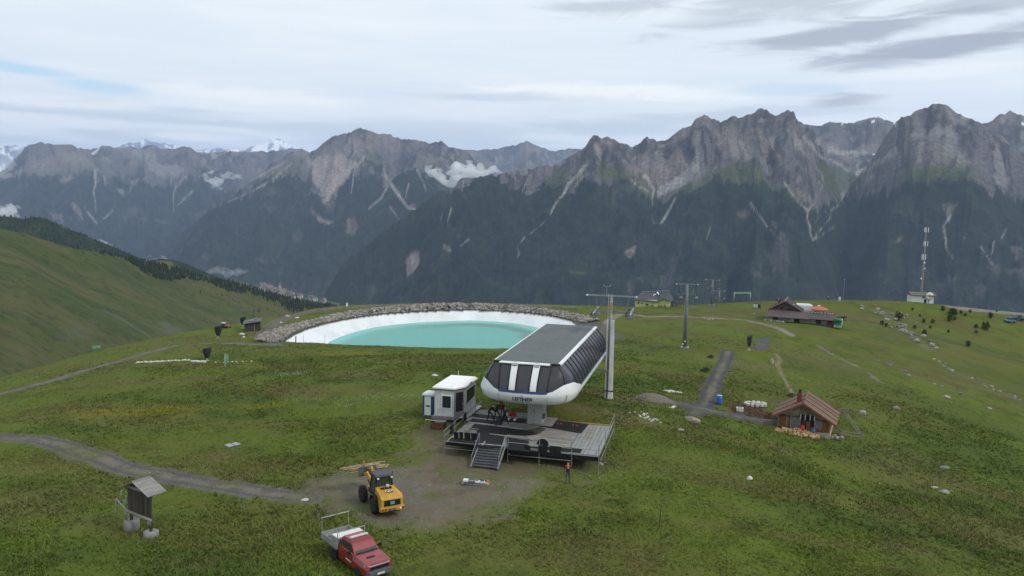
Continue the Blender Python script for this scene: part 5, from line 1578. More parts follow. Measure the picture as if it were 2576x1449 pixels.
MB().box((0, 2.47, 1.175), (1.40, .09, .03), (-.3, 0, 0)).build('wiper_cowl', BLACK, pb)
for s in (-1, 1):
    for a, b in ((.80, 1.40), (1.47, 2.16)):
        MB().add([(s * .795, a - .02, 1.22), (s * .795, b + .08, 1.22), (s * .716, b - .28 if b > 2 else b, 1.60), (s * .716, a, 1.60)], [(0, 1, 2, 3)]).build('side_window', CGLASS, cbp)
    MB().box((s * 1.03, 2.2, 1.28), (.22, .1, .2)).build('mirror', BLACK, pu, bevel=.03)
    for y in (1.3, 2.05): MB().box((s * .915, y - .1, .98), (.03, .16, .035)).build('door_handle', BLACK, pb)
    MB().box((s * .925, 1.95, .72), (.012, .7, .07)).build('side_lettering_band', WHITED, pb)
    for y in (.66, 1.43, 2.3): MB().box((s * .922, y, .78), (.008, .012, .76)).build('door_seam', BLACK, pb)
    MB().loft([[(s * .60, 3.80, .80), (s * .86, 3.62, .80), (s * .84, 3.60, .98), (s * .60, 3.78, 1.0)], [(s * .60, 3.93, .76), (s * .82, 3.78, .76), (s * .80, 3.76, .95), (s * .60, 3.88, .97)]], True, True).build('headlight', mat('clear_lamp', (.5, .52, .53), .12, .3), pu)
MB().box((0, 3.93, .80), (1.1, .06, .2)).build('grille', BLACK, pu)
MB().box((0, 3.93, .93), (1.3, .07, .05)).build('grille_bar', CHROME, pu)
MB().box((0, 3.97, .70), (1.0, .05, .035)).build('grille_bar', CHROME, pu)
MB().loft([[(-.86, 3.75, .34), (.86, 3.75, .34), (.86, 3.75, .68), (-.86, 3.75, .68)], [(-.68, 4.08, .36), (.68, 4.08, .36), (.68, 4.08, .66), (-.68, 4.08, .66)]], True, True).build('bumper', GREYB, pu, bevel=.03)
MB().box((0, 4.09, .5), (.46, .02, .11)).build('number_plate', WHITED, pu)
MB().box((.12, 3.1, 1.125), (.52, .12, .03), (-.05, 0, 0)).build('bonnet_scoop', BLACK, pb)
MB().box((0, 1.5, 1.83), (1.16, .16, .09)).build('light_bar', WHITED, pu, bevel=.02)
bed = MB().box((0, -.45, .86), (1.86, 2.1, .06)); bedo = bed.build('flatbed', STEELD, pu)
for s in (-1, 1): MB().box((s * .93, -.45, 1.06), (.035, 2.1, .36)).build('side_board', ALU, pu)
MB().box((0, -1.5, 1.06), (1.86, .035, .36)).build('tailboard', ALU, pu)
hbm = MB()
for s in (-1, 1): hbm.tube((s * .9, .58, .85), (s * .9, .58, 1.9), .03, .03, 6)
hbm.tube((-.9, .58, 1.9), (.9, .58, 1.9), .03, .03, 6).tube((-.9, .58, 1.5), (.9, .58, 1.5), .025, .025, 6)
hbm.build('headboard', ALU, pu)
rk = MB()
for s in (-1, 1): rk.tube((s * .9, -1.46, .9), (s * .9, -1.46, 2.15), .025, .025, 6)
rk.tube((-.95, -1.46, 2.15), (.95, -1.46, 2.15), .035, .035, 6)
rk.build('ladder_rack', ALU, pu)
for s in (-1, 1): MB().box((s * .78, 0, .80), (.34, .95, .05)).build('mudguard', GREYB, pu)
MB().box((0, .9, .5), (.9, 4.6, .22)).build('chassis', BLACK, pu)
q = Matrix.Translation((pc[0], pc[1], hz(*pc))) @ Matrix.Rotation(prz, 4, 'Z')
tb = empty('tool_box', q @ Vector((0, .15, .89)), prz, 'long white-lidded tool box standing on the pickup bed behind the cab', 'tool box')
MB().box((0, 0, .30), (1.72, .62, .60)).build('box_body', ALU, tb, bevel=.015)
MB().box((0, 0, .635), (1.78, .68, .07)).build('lid', mat('white_lid', (.68, .68, .66), .4, var=.05), tb, bevel=.015)
for x in (-.5, .5): MB().box((x, .33, .52), (.1, .03, .12)).build('latch', BLACK, tb)
# ------------------------------------------------------------------ lift pylons
PYL = mat('pylon_grey', (.25, .26, .27), .55, .4, var=.12, scale=1.5)
PYLW = mat('tower_white_wrap', (.74, .74, .71), .7, var=.12, scale=2.0, stretch=(2, 2, .4))
WLAMP = mat('white_cap', (.8, .8, .8), .4)


def pylon(name, base, hgt, rz, label, arm=5.2, mast_m=PYL, r0=.36, r1=.24, wrap=False, tall=True):
    o = empty(name, base, rz, label, 'lift pylon', 'chairlift pylons')
    if wrap:
        for x, w in ((.20, .46), (-.34, .17)):
            hh = [0, .9, .95, hgt * .26, hgt * .31, hgt * .55, hgt * .77]
            rw = random.Random(int(w * 100))
            MB().loft([[(x + w / 2 * k * a, w / 2 * k * b, z) for a, b in ((-1, -1), (1, -1), (1.1, 0), (1, 1), (-1, 1))] for z, k in [(z, (1.12 if z < .92 else 1 - .25 * z / hgt) * rw.uniform(.92, 1.08)) for z in hh]], True, True).build('padding', PYLW, o)
        MB().tube((-.05, .1, 0), (-.02, .1, hgt), .26, .17, 12).build('mast', PYL, o)
        MB().loft([[(.03 + a * .5, b * .5 - .05, z) for a, b in ((-1, -.5), (1, -.5), (1, .5), (-1, .5))] for z in (.86, .96)], True, True).build('strap', BLACK, o)
    else:
        MB().box((0, 0, .12), (1.3, 1.3, .3)).build('footing', CONC, o)
        MB().tube((0, 0, .2), (0, 0, hgt), r0, r1, 14).build('mast', mast_m, o)
    lx, ly = (-.13, -.26) if wrap else (0, -r0 - .06)
    ld = MB(); tx = 1 if wrap else (r1 / r0)
    for s in (-1, 1): ld.tube((lx + s * .17, ly, .5), (lx + s * .17, ly * tx, hgt + .35), .022, .022, 5)
    z = .8
    while z < hgt + .3: ld.tube((lx - .17, ly + (ly * tx - ly) * z / hgt, z), (lx + .17, ly + (ly * tx - ly) * z / hgt, z), .016, .016, 4); z += .33
    ld.build('ladder', WHITED if wrap else STEELD, o)
    MB().beam((-arm / 2, 0, hgt + .1), (arm / 2, 0, hgt + .1), .13, .15).build('cross_arm', STEEL if wrap else PYL, o)
    for s in (-1, 1): MB().tube((s * arm / 2, -.14, hgt + .1), (s * arm / 2, .14, hgt + .1), .10, .10, 10).build('arm_cap', WLAMP, o)
    MB().beam((-arm * .42, 0, hgt - 1.55), (arm * .42, 0, hgt - 1.55), .12, .14).build('cross_arm', PYL, o)
    for s in (-1, 1):
        x = s * arm * .36
        MB().beam((x - s * .3, 0, hgt - 1.6), (x - .12 * s + .1, 0, hgt + .1), .07, .07).beam((x + s * .5, 0, hgt - 1.5), (s * arm / 2 * .93, 0, hgt + .05), .04, .04).build('hanger', PYL, o)
        L = (4.6 if wrap else 3.4) if tall else 2.2
        fr = MB().beam((x, -L / 2, hgt - 1.7), (x, L / 2, hgt - 1.7), .12, .18).beam((x + .55, -L / 2, hgt - 2.0), (x + .55, L / 2, hgt - 2.0), .04, .04).beam((x - .1, -L / 2, hgt - 2.05), (x + .6, -L / 2, hgt - 2.05), .04, .04).beam((x - .1, L / 2, hgt - 2.05), (x + .6, L / 2, hgt - 2.05), .04, .04)
        fr.tube((x + .6, -L / 2, hgt - 2.05), (x + .6, -L / 2, hgt - 1.1), .02, .02, 4).tube((x + .6, L / 2, hgt - 2.05), (x + .6, L / 2, hgt - 1.1), .02, .02, 4).tube((x + .6, -L / 2, hgt - 1.1), (x + .6, L / 2, hgt - 1.1), .02, .02, 4)
        fo = fr.build('sheave_frame', STEELD, o)
        wm = MB().lathe([(.05, -.05), (.2, -.05), (.17, 0), (.2, .05), (.05, .05)], (0, 0, 0), 12, 'x').mesh('sheave')
        wm.materials.append(BLACK)
        for k in range(6 if tall else 4):
            w_ = link('sheave', wm, None, fo, (x - s * .12, -L / 2 + .25 + k * (L - .5) / (5 if tall else 3), hgt - 1.62))
        MB().box((x + .3, 0, hgt - 2.05), (.5, L, .03)).build('catwalk', STEELD, o)
    return o


p = G(1530, 1003)
t1 = pylon('lift_tower', p, 11.2, math.radians(-13.6), 'tall ladder tower wrapped in white padding right behind the terminal', 5.3, wrap=True)
MB().tube((-.55, 0, 11.2), (-.55, 0, 12.35), .04, .03, 6).beam((-.95, 0, 12.3), (-.15, 0, 12.3), .05, .05).lathe([(.05, 0), (.07, .1), (.03, .2)], (-.9, 0, 12.3), 6).lathe([(.05, 0), (.07, .1), (.03, .2)], (-.2, 0, 12.3), 6).build('wind_gauge', STEEL, t1)
MB().box((.02, -.32, 10.2), (.3, .03, .8)).build('number_board', mat('amber_board', (.45, .27, .08), .6), t1)
for s in (-1, 1):
    MB().tube((s * 1.95 + .25, -2.2, 9.55), (s * 1.95 + .25, 2.2, 9.75), .11, .11, 10).build('sheave_cover', STEEL, t1)
p = G(1722, 876)
p2 = pylon('lift_tower', p, 10.6, math.radians(-10), 'grey tubular lift pylon standing alone on the meadow right of the terminal', 3.5)
for x, z in ((.0, 1.2), (-.3, .75), (-.5, .2), (.55, .2)): MB().lathe([(.08, -.12), (.13, 0), (.08, .12)], (x, -.42, z), 8).build('white_marker', WLAMP, p2)
p = G(1790, 769)
p = np.array(p); p3_ = pylon('lift_tower', p, 6.6, math.radians(-10), 'distant grey lift pylon at the meadow edge, taller of the far pair', 3.5, r0=.3, tall=False)
q = ray(1808, 768); k_ = 232 / math.hypot(q[0], q[1])
pb_ = CAM + q * k_; pg_ = hz(pb_[0], pb_[1]); pylon('lift_tower', (pb_[0], pb_[1], pg_), 4.0 + pb_[2] - pg_, math.radians(-10), 'most distant lift pylon, the shorter one just past the far pair', 3.0, r0=.2, tall=False)

# ------------------------------------------------------------------ stones
def stone_mesh(seed, flat=.72):
    r = random.Random(seed); bm = bmesh.new()
    bmesh.ops.create_icosphere(bm, subdivisions=1, radius=.5)
    ax = (r.uniform(.8, 1.25), r.uniform(.75, 1.1), flat * r.uniform(.8, 1.2))
    for v in bm.verts:
        k = r.uniform(.78, 1.12); v.co = Vector((v.co.x * ax[0] * k, v.co.y * ax[1] * k, v.co.z * ax[2] * k))
    me = bpy.data.meshes.new('stone'); bm.to_mesh(me); bm.free()
    return me


SM = [stone_mesh(i) for i in range(8)]
SMM = {}


def stone_me(i, m):
    k = (i % 8, m.name)
    if k not in SMM:
        c = SM[i % 8].copy(); c.materials.append(m); SMM[k] = c
    return SMM[k]


emb = empty('stone_embankment', (RIM[5][0], RIM[5][1], RIM[5][2]), 0, 'curved bank of piled grey boulders along the far rim of the turquoise reservoir', 'embankment')
eb0 = Vector(emb.location)
rimfar = [np.array(q) for q in RIM[:14]]
rimfar = [rimfar[0] + np.array((-1.0, -3.0, .2))] + rimfar + [rimfar[-1] + np.array((2.0, -4.0, .2))]
cum = np.r_[0, np.cumsum([np.linalg.norm((b - a)[:2]) for a, b in zip(rimfar[:-1], rimfar[1:])])]
rst = random.Random(21); stones = []
cen = np.array((-14.0, 158.0))
for k in range(3600):
    s = rst.uniform(0, cum[-1]); i = int(np.clip(np.searchsorted(cum, s) - 1, 0, len(rimfar) - 2)); t = (s - cum[i]) / (cum[i + 1] - cum[i])
    b = rimfar[i] * (1 - t) + rimfar[i + 1] * t
    tg = (rimfar[i + 1] - rimfar[i])[:2]; n = np.array((-tg[1], tg[0])); n /= np.linalg.norm(n)
    if np.dot(n, b[:2] - cen) < 0: n = -n
    d = rst.uniform(.35, 5.2) * (1 if 5 < s < cum[-1] - 4 else .8)
    q = b[:2] + n * d
    stones.append((q[0], q[1], d, rst.uniform(.34, .82) * (.8 + .35 * rst.random())))
sxy = np.array([(s[0], s[1]) for s in stones]); shz = h(sxy[:, 0], sxy[:, 1])
order = np.argsort(np.hypot(sxy[:, 0], sxy[:, 1]) - np.array([s[3] for s in stones]) * 60)
rest = MB(); restm = [MB(), MB(), MB()]
for rank, k in enumerate(order):
    x, y, d, sz = stones[k]
    z = shz[k] + sz * .18 + .35 * math.exp(-((d - 2.6) / 1.6) ** 2)
    R = (rst.uniform(-.5, .5), rst.uniform(-.5, .5), rst.uniform(0, 6.3))
    mi = rst.choice((0, 1, 1, 1, 2))
    if rank < 300:
        o = link('stone', stone_me(k, STONE[mi]), None, emb, Vector((x, y, z)) - eb0, R); o.scale = (sz,) * 3
    else:
        m_ = Matrix.Translation(Vector((x, y, z)) - eb0) @ Matrix.Rotation(R[2], 4, 'Z') @ Matrix.Rotation(R[0], 4, 'X') @ Matrix.Scale(sz, 4)
        me = SM[k % 8]
        restm[mi].add([m_ @ v.co for v in me.vertices], [tuple(pl_.vertices) for pl_ in me.polygons])
for mi in range(3):
    o = restm[mi].build('stone', STONE[mi], emb, fix=False); o['kind'] = 'stuff'


def rock(p, sz, mi, label, group=None, seed=0, flat=1.0, sunk=.12):
    r = random.Random(seed)
    bm = bmesh.new(); bmesh.ops.create_icosphere(bm, subdivisions=2, radius=.5)
    s0 = r.uniform(0, 50)
    for v in bm.verts:
        n = float(fbm(np.array([v.co.x * 2.6 + s0]), np.array([v.co.y * 2.6 + v.co.z * 1.7 + s0]), 3, seed)[0])
        v.co *= .62 + .75 * n
        v.co.x *= sz[0]; v.co.y *= sz[1]; v.co.z *= sz[2]
    me = bpy.data.meshes.new('rock'); bm.to_mesh(me); bm.free()
    o = link('rock', me, mi, None, (p[0], p[1], p[2] + sz[2] * .22 - sunk * .3), (0, 0, r.uniform(0, 6.3)))
    return tag(o, label, 'rock', group)


# boulders one can tell apart
BR = [(1741, 1062, (1.9, .9, .85), STONE[2], 'long tan boulder lying in the grass below the gravel pad'), (1752, 1064, (1.2, .8, .7), STONE[0], 'paler boulder touching the long tan boulder'),
      (1941, 915, (.9, .8, 1.3), STONE[2], 'upright tan rock beside the narrow footpath'), (1696, 1044 - 20, (.6, .5, .4), STONE[0], 'small pale rock at the lower rim of the gravel pad'),
      (1712, 1083, (.8, .5, .35), STONE[0], 'pale rock in the meadow below the long tan boulder'), (2375, 1240, (.9, .6, .5), STONE[0], 'lone pale rock low on the right-hand meadow'),
      (2170, 1230 - 190, (1.0, .8, .6), STONE[0], 'pale rock on the slope right of the log cabin'), (2380, 1001, (1.1, .8, .6), STONE[0], 'pale rock on the right slope above the grassy hollow'),
      (2255, 1039 - 10, (1.0, .8, .6), STONE[2], 'tan rock on the slope up from the cabin fence'), (609, 842, (1.3, .8, .5), WSTONE, 'flat white rock on the grass below the dark hut'), (613, 849, (.6, .5, .4), WSTONE, 'small white rock just below the flat white one'),
      (722, 797, (1.1, .9, .6), STONE[0], 'pair of pale rocks by the bend of the bank track'), (747, 800, (1.0, .5, .35), WSTONE, 'flat pale slab on the bank track'), (707, 812, (.7, .5, .35), WSTONE, 'small white rock beside the track near the dark hut'),
      (1690, 1050 - 24, (1.1, .4, .3), WSTONE, 'thin white slab on the gravel pad edge'), (1095, 945, (.9, .5, .3), WSTONE, 'pale flat stones lying left of the operator booth'), (2373, 1178, (1.4, .8, .35), STONE[1], 'dark slab rock low on the right slope'), (2350, 1143 + 85, (.8, .5, .3), STONE[0], 'pale slab in the right meadow near the dark slab'),
      (1885, 1205, (.6, .5, .4), WSTONE, 'lone white stone in the grass right of the standing person'), (1510, 1168, (.6, .4, .3), STONE[2], 'tan stone beside the front right leg of the deck'), (766, 1259, (.5, .3, .25), WSTONE, 'white stone at the end of the gravel track')]
for i, (x, y, s, m, l) in enumerate(BR): rock(G(x, y), s, m, l, None, 40 + i)
rb = random.Random(77)
for (pts, n, smin, smax, lab, grp, m) in (([(2178, 770), (2225, 792), (2262, 815), (2300, 848), (2335, 878)], 60, .5, 1.5, 'grey boulder of the stony rib below the antenna hut', 'boulders of the stony rib', None),
                                          ([(2250, 778), (2290, 800), (2330, 822)], 14, .4, .9, 'boulder of the short stony streak between the dwarf pines', 'boulders of the short streak', None),
                                          ([(2350, 905), (2400, 935), (2470, 965), (2570, 1010)], 26, .4, .9, 'pale rock of the lower stony line on the right slope', 'rocks of the lower stony line', None),
                                          ([(2200, 900), (2300, 945), (2400, 985), (2500, 1030)], 16, .35, .8, 'pale rock of the faint stony line above the cabin', 'rocks of the faint stony line', None),
                                          ([(346, 913), (380, 912), (430, 909), (470, 907), (516, 912)], 46, .35, .6, 'pale stone of the low row left of the big snow gun', 'stones of the low row', WSTONE),
                                          ([(540, 912), (600, 911), (640, 909)], 9, .25, .4, 'small pale stone of the faint row right of the green post', 'stones of the faint row', WSTONE),
                                          ([(1673, 985), (1690, 986), (1712, 990)], 16, .35, .6, 'white stone of the short row above the gravel pad', 'stones above the gravel pad', WSTONE),
                                          ([(1604, 1040), (1625, 1050), (1644, 1062)], 24, .2, .38, 'white stone of the loose band right of the deck', 'stones right of the deck', WSTONE),
                                          ([(735, 818), (750, 816), (785, 812)], 14, .5, .9, 'pale boulder of the heap behind the dark hut', 'boulders behind the hut', WSTONE),
                                          ([(1770, 802), (1795, 803)], 4, .3, .5, 'pale stone by the sandy track below the restaurant', 'stones by the sandy track', WSTONE)):
    g = [np.array(q) for q in GP(pts)]
    cs = np.r_[0, np.cumsum([np.linalg.norm((b - a)[:2]) for a, b in zip(g[:-1], g[1:])])]
    rib = 'rib' in grp or 'line' in grp or 'streak' in grp
    for k in range(n):
        s = rb.uniform(0, cs[-1]) if rib or 'heap' in lab else cs[-1] * (k + .5) / n; i = int(np.clip(np.searchsorted(cs, s) - 1, 0, len(g) - 2)); t = (s - cs[i]) / (cs[i + 1] - cs[i] + 1e-6)
        q = g[i] * (1 - t) + g[i + 1] * t; w = 1.6 if 'stony rib' in lab else (.9 if rib else (.5 if 'deck' in lab or 'heap' in lab else .12))
        x, y = q[0] + rb.gauss(0, w), q[1] + rb.gauss(0, w); sz = rb.uniform(smin, smax)
        o = link('rock', stone_me(rb.randrange(8), m or STONE[rb.choice((0, 1, 1, 2))]), None, None, (x, y, hz(x, y) + sz * .1), (rb.uniform(-.4, .4), rb.uniform(-.4, .4), rb.uniform(0, 6)))
        o.scale = (sz * rb.uniform(.9, 1.3), sz, sz * rb.uniform(.7, 1.0)); tag(o, lab, 'rock', grp)

# ------------------------------------------------------------------ log cabin
cp = G(1960, 1073); cq = G(2088, 1083)
cf = np.array(cq[:2]) - np.array(cp[:2]); cw = float(np.hypot(*cf)); crz = math.radians(-25)
cz = min(cp[2], cq[2]) + .25
cab = empty('log_cabin', (cp[0] - .15, cp[1], cz), crz, 'wooden alpine cabin with red-brown tiled roof and a red chimney', 'cabin')
cab.scale = (.95, .95, .95)
CW, CD, HW = 5.75, 5.6, 2.25; RX, RH = 2.75, 3.95
TILE = mat('brown_roof_tile', (.20, .128, .098), .8, var=.16, scale=6.0)
WALLW = mat('cream_render', (.47, .43, .36), .9, var=.1)
MB().box((CW / 2, CD / 2, .3), (CW, CD, .62)).build('foundation', WALLW, cab)
MB().box((CW / 2, CD / 2 + .1, 1.35), (CW - .06, CD - .3, 1.6)).build('wall', WOODB, cab)
g_ = MB().prism([(0, 2.0), (CW, 2.0), (CW, 2.2), (RX, 3.75), (0, 2.3)], 'y', .25, CD - .1); g_.build('gable', mat('gable_panel', (.36, .30, .19), .85, var=.25, scale=2.0), cab)
for k in range(3): MB().box((.25 + k * .42, -.02, 1.36), (.40, .06, 1.3)).build('wall_board', WOODB, cab)
for k in range(5): MB().box((4.25 + k * .32, -.02, 1.35), (.30, .06, 1.25)).build('wall_board', WOODB, cab)
MB().box((1.95, .0, 1.2), (1.1, .05, 1.75)).build('grey_panel', mat('grey_timber_panel', (.20, .195, .185), .85, var=.15), cab)
MB().box((4.45, -.04, 1.5), (.8, .05, 1.0)).build('grey_panel', mat('grey_timber_panel', (.20, .195, .185), .85), cab)
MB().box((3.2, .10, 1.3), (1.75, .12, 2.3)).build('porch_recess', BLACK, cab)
MB().box((3.35, .02, .95), (.42, .06, 1.5)).build('door', WOODB, cab)
MB().box((2.85, .02, 1.1), (.4, .06, 1.5)).build('door', RUST, cab)
for x in (.02, .95, 1.42, 2.45, 3.25 + .8, 5.7): MB().box((x, -.06, 1.45), (.10, .12, 1.75)).build('post', PLANK, cab)
for x in (2.5, 3.0, 3.55, 4.0): MB().box((x, -.25, 2.25), (.09, .5, .45), (.3, 0, 0)).build('bracket', WSTONE, cab)


def tiled(x0, z0, x1, z1, y0, y1, name, parent, nr=13, nc=26):
    m_ = MB(); rows_ = []
    for r in range(nr):
        t0, t1 = r / nr, (r + 1) / nr
        a = []; b = []
        for c in range(nc * 2 + 1):
            y = y0 + (y1 - y0) * c / (nc * 2); bump_ = .035 if c % 2 else 0
            a.append((x0 + (x1 - x0) * t0, y, z0 + (z1 - z0) * t0 + .055 + bump_)); b.append((x0 + (x1 - x0) * t1, y, z0 + (z1 - z0) * t1 + .015 + bump_))
        rows_ += [a, b]
    m_.loft(rows_, closed=False)
    m_.add([(x0, y0, z0 - .05), (x0, y1, z0 - .05), (x1, y1, z1 - .05), (x1, y0, z1 - .05)], [(0, 1, 2, 3)])
    return m_.build(name, TILE, parent, fix=False)


ra = tiled(-.65, 2.02, RX, RH, -.75, CD + .55, 'roof_slope', cab)
rc = tiled(CW + .65, 1.78, RX, RH, -.75, CD + .55, 'roof_slope', cab)
for y in (1.1, 2.9, 4.4):
    MB().beam((CW + .66, y, 1.88), (RX + .05, y, RH + .10), .07, .05).build('snow_bar', RUST, rc)
for y in (1.3, 3.9): MB().beam((-.66, y, 2.12), (RX - .05, y, RH + .10), .06, .05).build('snow_bar', RUST, ra)
BARGE = mat('red_barge_board', (.26, .085, .06), .7, var=.15)
MB().beam((-.72, -.78, 1.97), (RX, -.78, RH - .02), .06, .22).build('barge_board', BARGE, cab)
MB().beam((CW + .72, -.78, 1.72), (RX, -.78, RH - .02), .06, .22).build('barge_board', BARGE, cab)
MB().tube((RX, -.75, RH + .07), (RX, CD + .55, RH + .07), .09, .09, 8).build('ridge_tile', TILE, cab)
ch_ = MB().box((2.15, 1.0, 4.15), (.52, .52, 1.25)).build('chimney', mat('chimney_red', (.22, .055, .045), .75, var=.2), cab)
MB().tube((2.15, 1.0, 4.75), (2.15, 1.0, 5.15), .16, .13, 10).box((2.15, 1.0, 5.2), (.36, .36, .05)).build('chimney_pot', BLACK, ch_)
MB().prism([(-.55, -.4), (.55, -.4), (.45, .5), (-.45, .5)], 'z', 3.55, 3.68).build('flashing', BARGE, ch_, loc=(2.15, 1.0, -.02), rot=(0, -.0, 0))
cM = Matrix.Translation((cp[0] - .15, cp[1], cz)) @ Matrix.Rotation(crz, 4, 'Z') @ Matrix.Scale(.95, 4)


def cl_(x, y, dz=0.0):
    v = cM @ Vector((x, y, 0)); return (v.x, v.y, hz(v.x, v.y) + dz)


def barrel(name, loc, m, label, hgt=.95, r=.3, lid=None):
    o = empty(name, loc, 0, label, 'barrel')
    MB().lathe([(r * .9, 0), (r, .08), (r * 1.04, hgt * .33), (r, hgt * .36), (r * 1.04, hgt * .66), (r, hgt * .7), (r * .96, hgt)], (0, 0, 0), 14).build('drum', m, o)
    MB().lathe([(r * .98, 0), (r * .98, .05), (r * .5, .07)], (0, 0, hgt), 14).build('lid', lid or m, o)
    return o


barrel('barrel', cl_(2.75, -1.1), REDP, 'red barrel standing before the cabin door')
barrel('barrel', cl_(3.95, -1.2), BL2, 'blue barrel standing right of the cabin door')
bb = G(1809, 1017)
barrel('barrel', bb, mat('bright_blue_drum', (.03, .12, .42), .4, var=.1), 'bright blue barrel with pale lid at the grassy edge of the gravel track', 1.05, .34, mat('pale_blue_lid', (.35, .5, .62), .4))
MB_w = empty('firewood_pile', cl_(2.0, -2.0), crz - math.radians(2), 'long pile of pale split firewood in front of the cabin', 'woodpile')
lgm = MB().prism([(-.10, -.06), (.10, -.07), (.02, .11)], 'y', -.24, .24).mesh('log'); lgm.materials.append(LOGM)
lgm2 = lgm.copy(); lgm2.materials.clear(); lgm2.materials.append(mat('darker_logs', (.32, .19, .10), .85, var=.2))
rl = random.Random(9)
for k in range(250):
    x = rl.uniform(-1.9, 2.5); hmax = .6 * (1 - ((x - .2) / 2.5) ** 2); yy = rl.uniform(-.6, .6)
    z = rl.uniform(0, max(.05, hmax)) * (1 - abs(yy) * .8)
    link('log', lgm if rl.random() < .75 else lgm2, None, MB_w, (x, yy, z + .05 - .02 * x), (rl.uniform(-1.5, 1.5), rl.uniform(-.6, .6), rl.uniform(0, 6.3)))
# ring of white blocks, stone trough
wr_ = empty('stone_seat_ring', G(1900, 1020), 0, 'ring of white stone blocks on bare brown earth left of the cabin', 'stone ring')
for k in range(17):
    a = 2 * math.pi * k / 12; r = 1.15 if k < 12 else .45; r2 = .8 if k < 12 else .35
    bm_ = MB().box((0, 0, .17), (.46, .36, .36), taper=.88); o = bm_.build('stone_block', WSTONE, wr_, (r * math.cos(a), r2 * math.sin(a) , .02), (0, 0, a + rl.uniform(-.4, .4)), bevel=.06)
tr_ = empty('stone_trough', G(1861, 1035), math.radians(-15), 'white stone trough with dark hollow beside the brown earth', 'trough')
tm_ = MB().box((0, 0, .1), (.8, .7, .2))
for s in (-1, 1): tm_.box((s * .33, 0, .32), (.15, .7, .3)).box((0, s * .28, .32), (.55, .14, .3))
tm_.build('basin', WSTONE, tr_, bevel=.03)
MB().box((0, 0, .24), (.5, .42, .1)).build('hollow', BLACK, tr_)
rhp = cl_(6.35, 1.2)
for k in range(9):
    rock((rhp[0] + rl.uniform(-.5, .5), rhp[1] + rl.uniform(-.6, .9), rhp[2] + rl.uniform(0, .35)), (.5, .45, .4), STONE[rl.choice((0, 2))], 'stone heaped against the right corner of the cabin', 'stones heaped by the cabin', 300 + k)
# rail fences round the cabin
GW = WOODG


def rail_fence(pts, label, hgt=.95, rails=2, lean=.0, post_r=.05):
    g = GP(pts); o = empty('rail_fence', g[0], 0, label, 'fence'); b = np.array(g[0])
    g = [np.array(q) - b for q in g]
    for k, q in enumerate(g):
        MB().tube((q[0], q[1], q[2] - .1), (q[0] + lean, q[1], q[2] + hgt * (1 + .12 * math.sin(k * 3.1))), post_r, post_r * .8, 6).build('post', GW, o)
    for a, c in zip(g[:-1], g[1:]):
        for r in range(rails):
            z = hgt * (.85 - .42 * r)
            MB().tube((a[0], a[1], a[2] + z), (c[0], c[1], c[2] + z), .038, .034, 6).build('rail', GW, o)
    return o


rail_fence([(1822, 1052), (1837, 1056), (1869, 1063), (1916, 1071), (1960, 1073)], 'grey pole fence running along the gravel track to the cabin', .8, 1, 0, .06)
rail_fence([(2062, 1082), (2115, 1097), (2163, 1105)], 'grey pole fence below the cabin running right', .7, 2)
rail_fence([(2165, 1104), (2150, 1082), (2130, 1055), (2108, 1042), (2130, 1040)], 'leaning grey rail fence up the slope behind the cabin', .8, 2, .15)

# ------------------------------------------------------------------ roofed notice board at lower left
bx0, bx1 = at(330, 1322, hz(-24.1, 49.6)), at(392, 1345, hz(-22, 48.2))
b0 = np.array((-24.2, 49.75)); b1 = np.array((-22.25, 48.55))
brz = math.atan2(b1[1] - b0[1], b1[0] - b0[0]); bl = float(np.hypot(*(b1 - b0)))
bz = hz(*((b0 + b1) / 2))
nb = empty('notice_board', (b0[0], b0[1], bz), brz, 'weathered wooden board with a small gabled roof standing on two concrete-footed posts', 'notice board')
for x in (0.15, bl - .12):
    MB().box((x, 0, 1.5), (.14, .14, 3.0)).build('post', WOODD, nb)
nbb = 12
for k in range(nbb):
    w = (bl + .16) / nbb
    MB().box((-.02 + (k + .5) * w, -.10 - .015 * (k % 2), 2.05), (w - .015, .035, 1.55 + .05 * math.sin(k * 2.3))).build('board', WOODD if k % 3 else mat('brown_board', (.12, .09, .07), .9, var=.25, scale=3.0, stretch=(5, 5, .5)), nb)
MB().tube((-.25, -.15, 1.24), (bl + .12, -.15, 1.18), .10, .09, 10).build('log_beam', WOODG, nb)
MB().box((bl / 2, -.14, 2.9), (bl + .1, .06, .16)).build('cross_board', PLANK, nb)
MB().prism([(-.05, 2.95), (bl + .05, 2.95), (bl / 2, 3.42)], 'y', -.13, -.09).build('gable', WOODD, nb)
for s, nm in ((-1, 0), (1, 1)):
    xe = bl / 2 + s * (bl / 2 + .48)
    for k in range(6):
        ya = -.55 + k * .22
        MB().add([], [])
        m_ = MB(); m_.beam((bl / 2, ya + .1, 3.50 + .005 * (k % 2)), (xe, ya + .1, 2.86 + .005 * (k % 2)), .21, .035); m_.build('roof_board', WOODG, nb)
MB().prism([(bl / 2 - .1, 3.46), (bl / 2, 3.56), (bl / 2 + .1, 3.46)], 'y', -.56, .68).build('ridge_board', WOODG, nb)
for x, lab in ((.15, 'left'), (bl - .12, 'right')):
    MB().lathe([(.48, -.2), (.48, .62), (.44, .65), (.0, .65)] if x < 1 else [(.46, -.2), (.46, .35), (.42, .38), (.0, .38)], (x, 0, 0), 18).build('concrete_foot', CONC, nb)
for z in (.85, .95): MB().box((bl - .12, -.12, z), (.3, .08, .06)).build('bracket', STEEL, nb)
q = np.array(at(320, 1308, bz + .9)); qf = np.array((b0[0] - .55, b0[1] + .15))
mf = empty('steel_frame', (qf[0], qf[1], bz), brz, 'angled galvanised steel frame leaning beside the wooden board', 'steel frame')
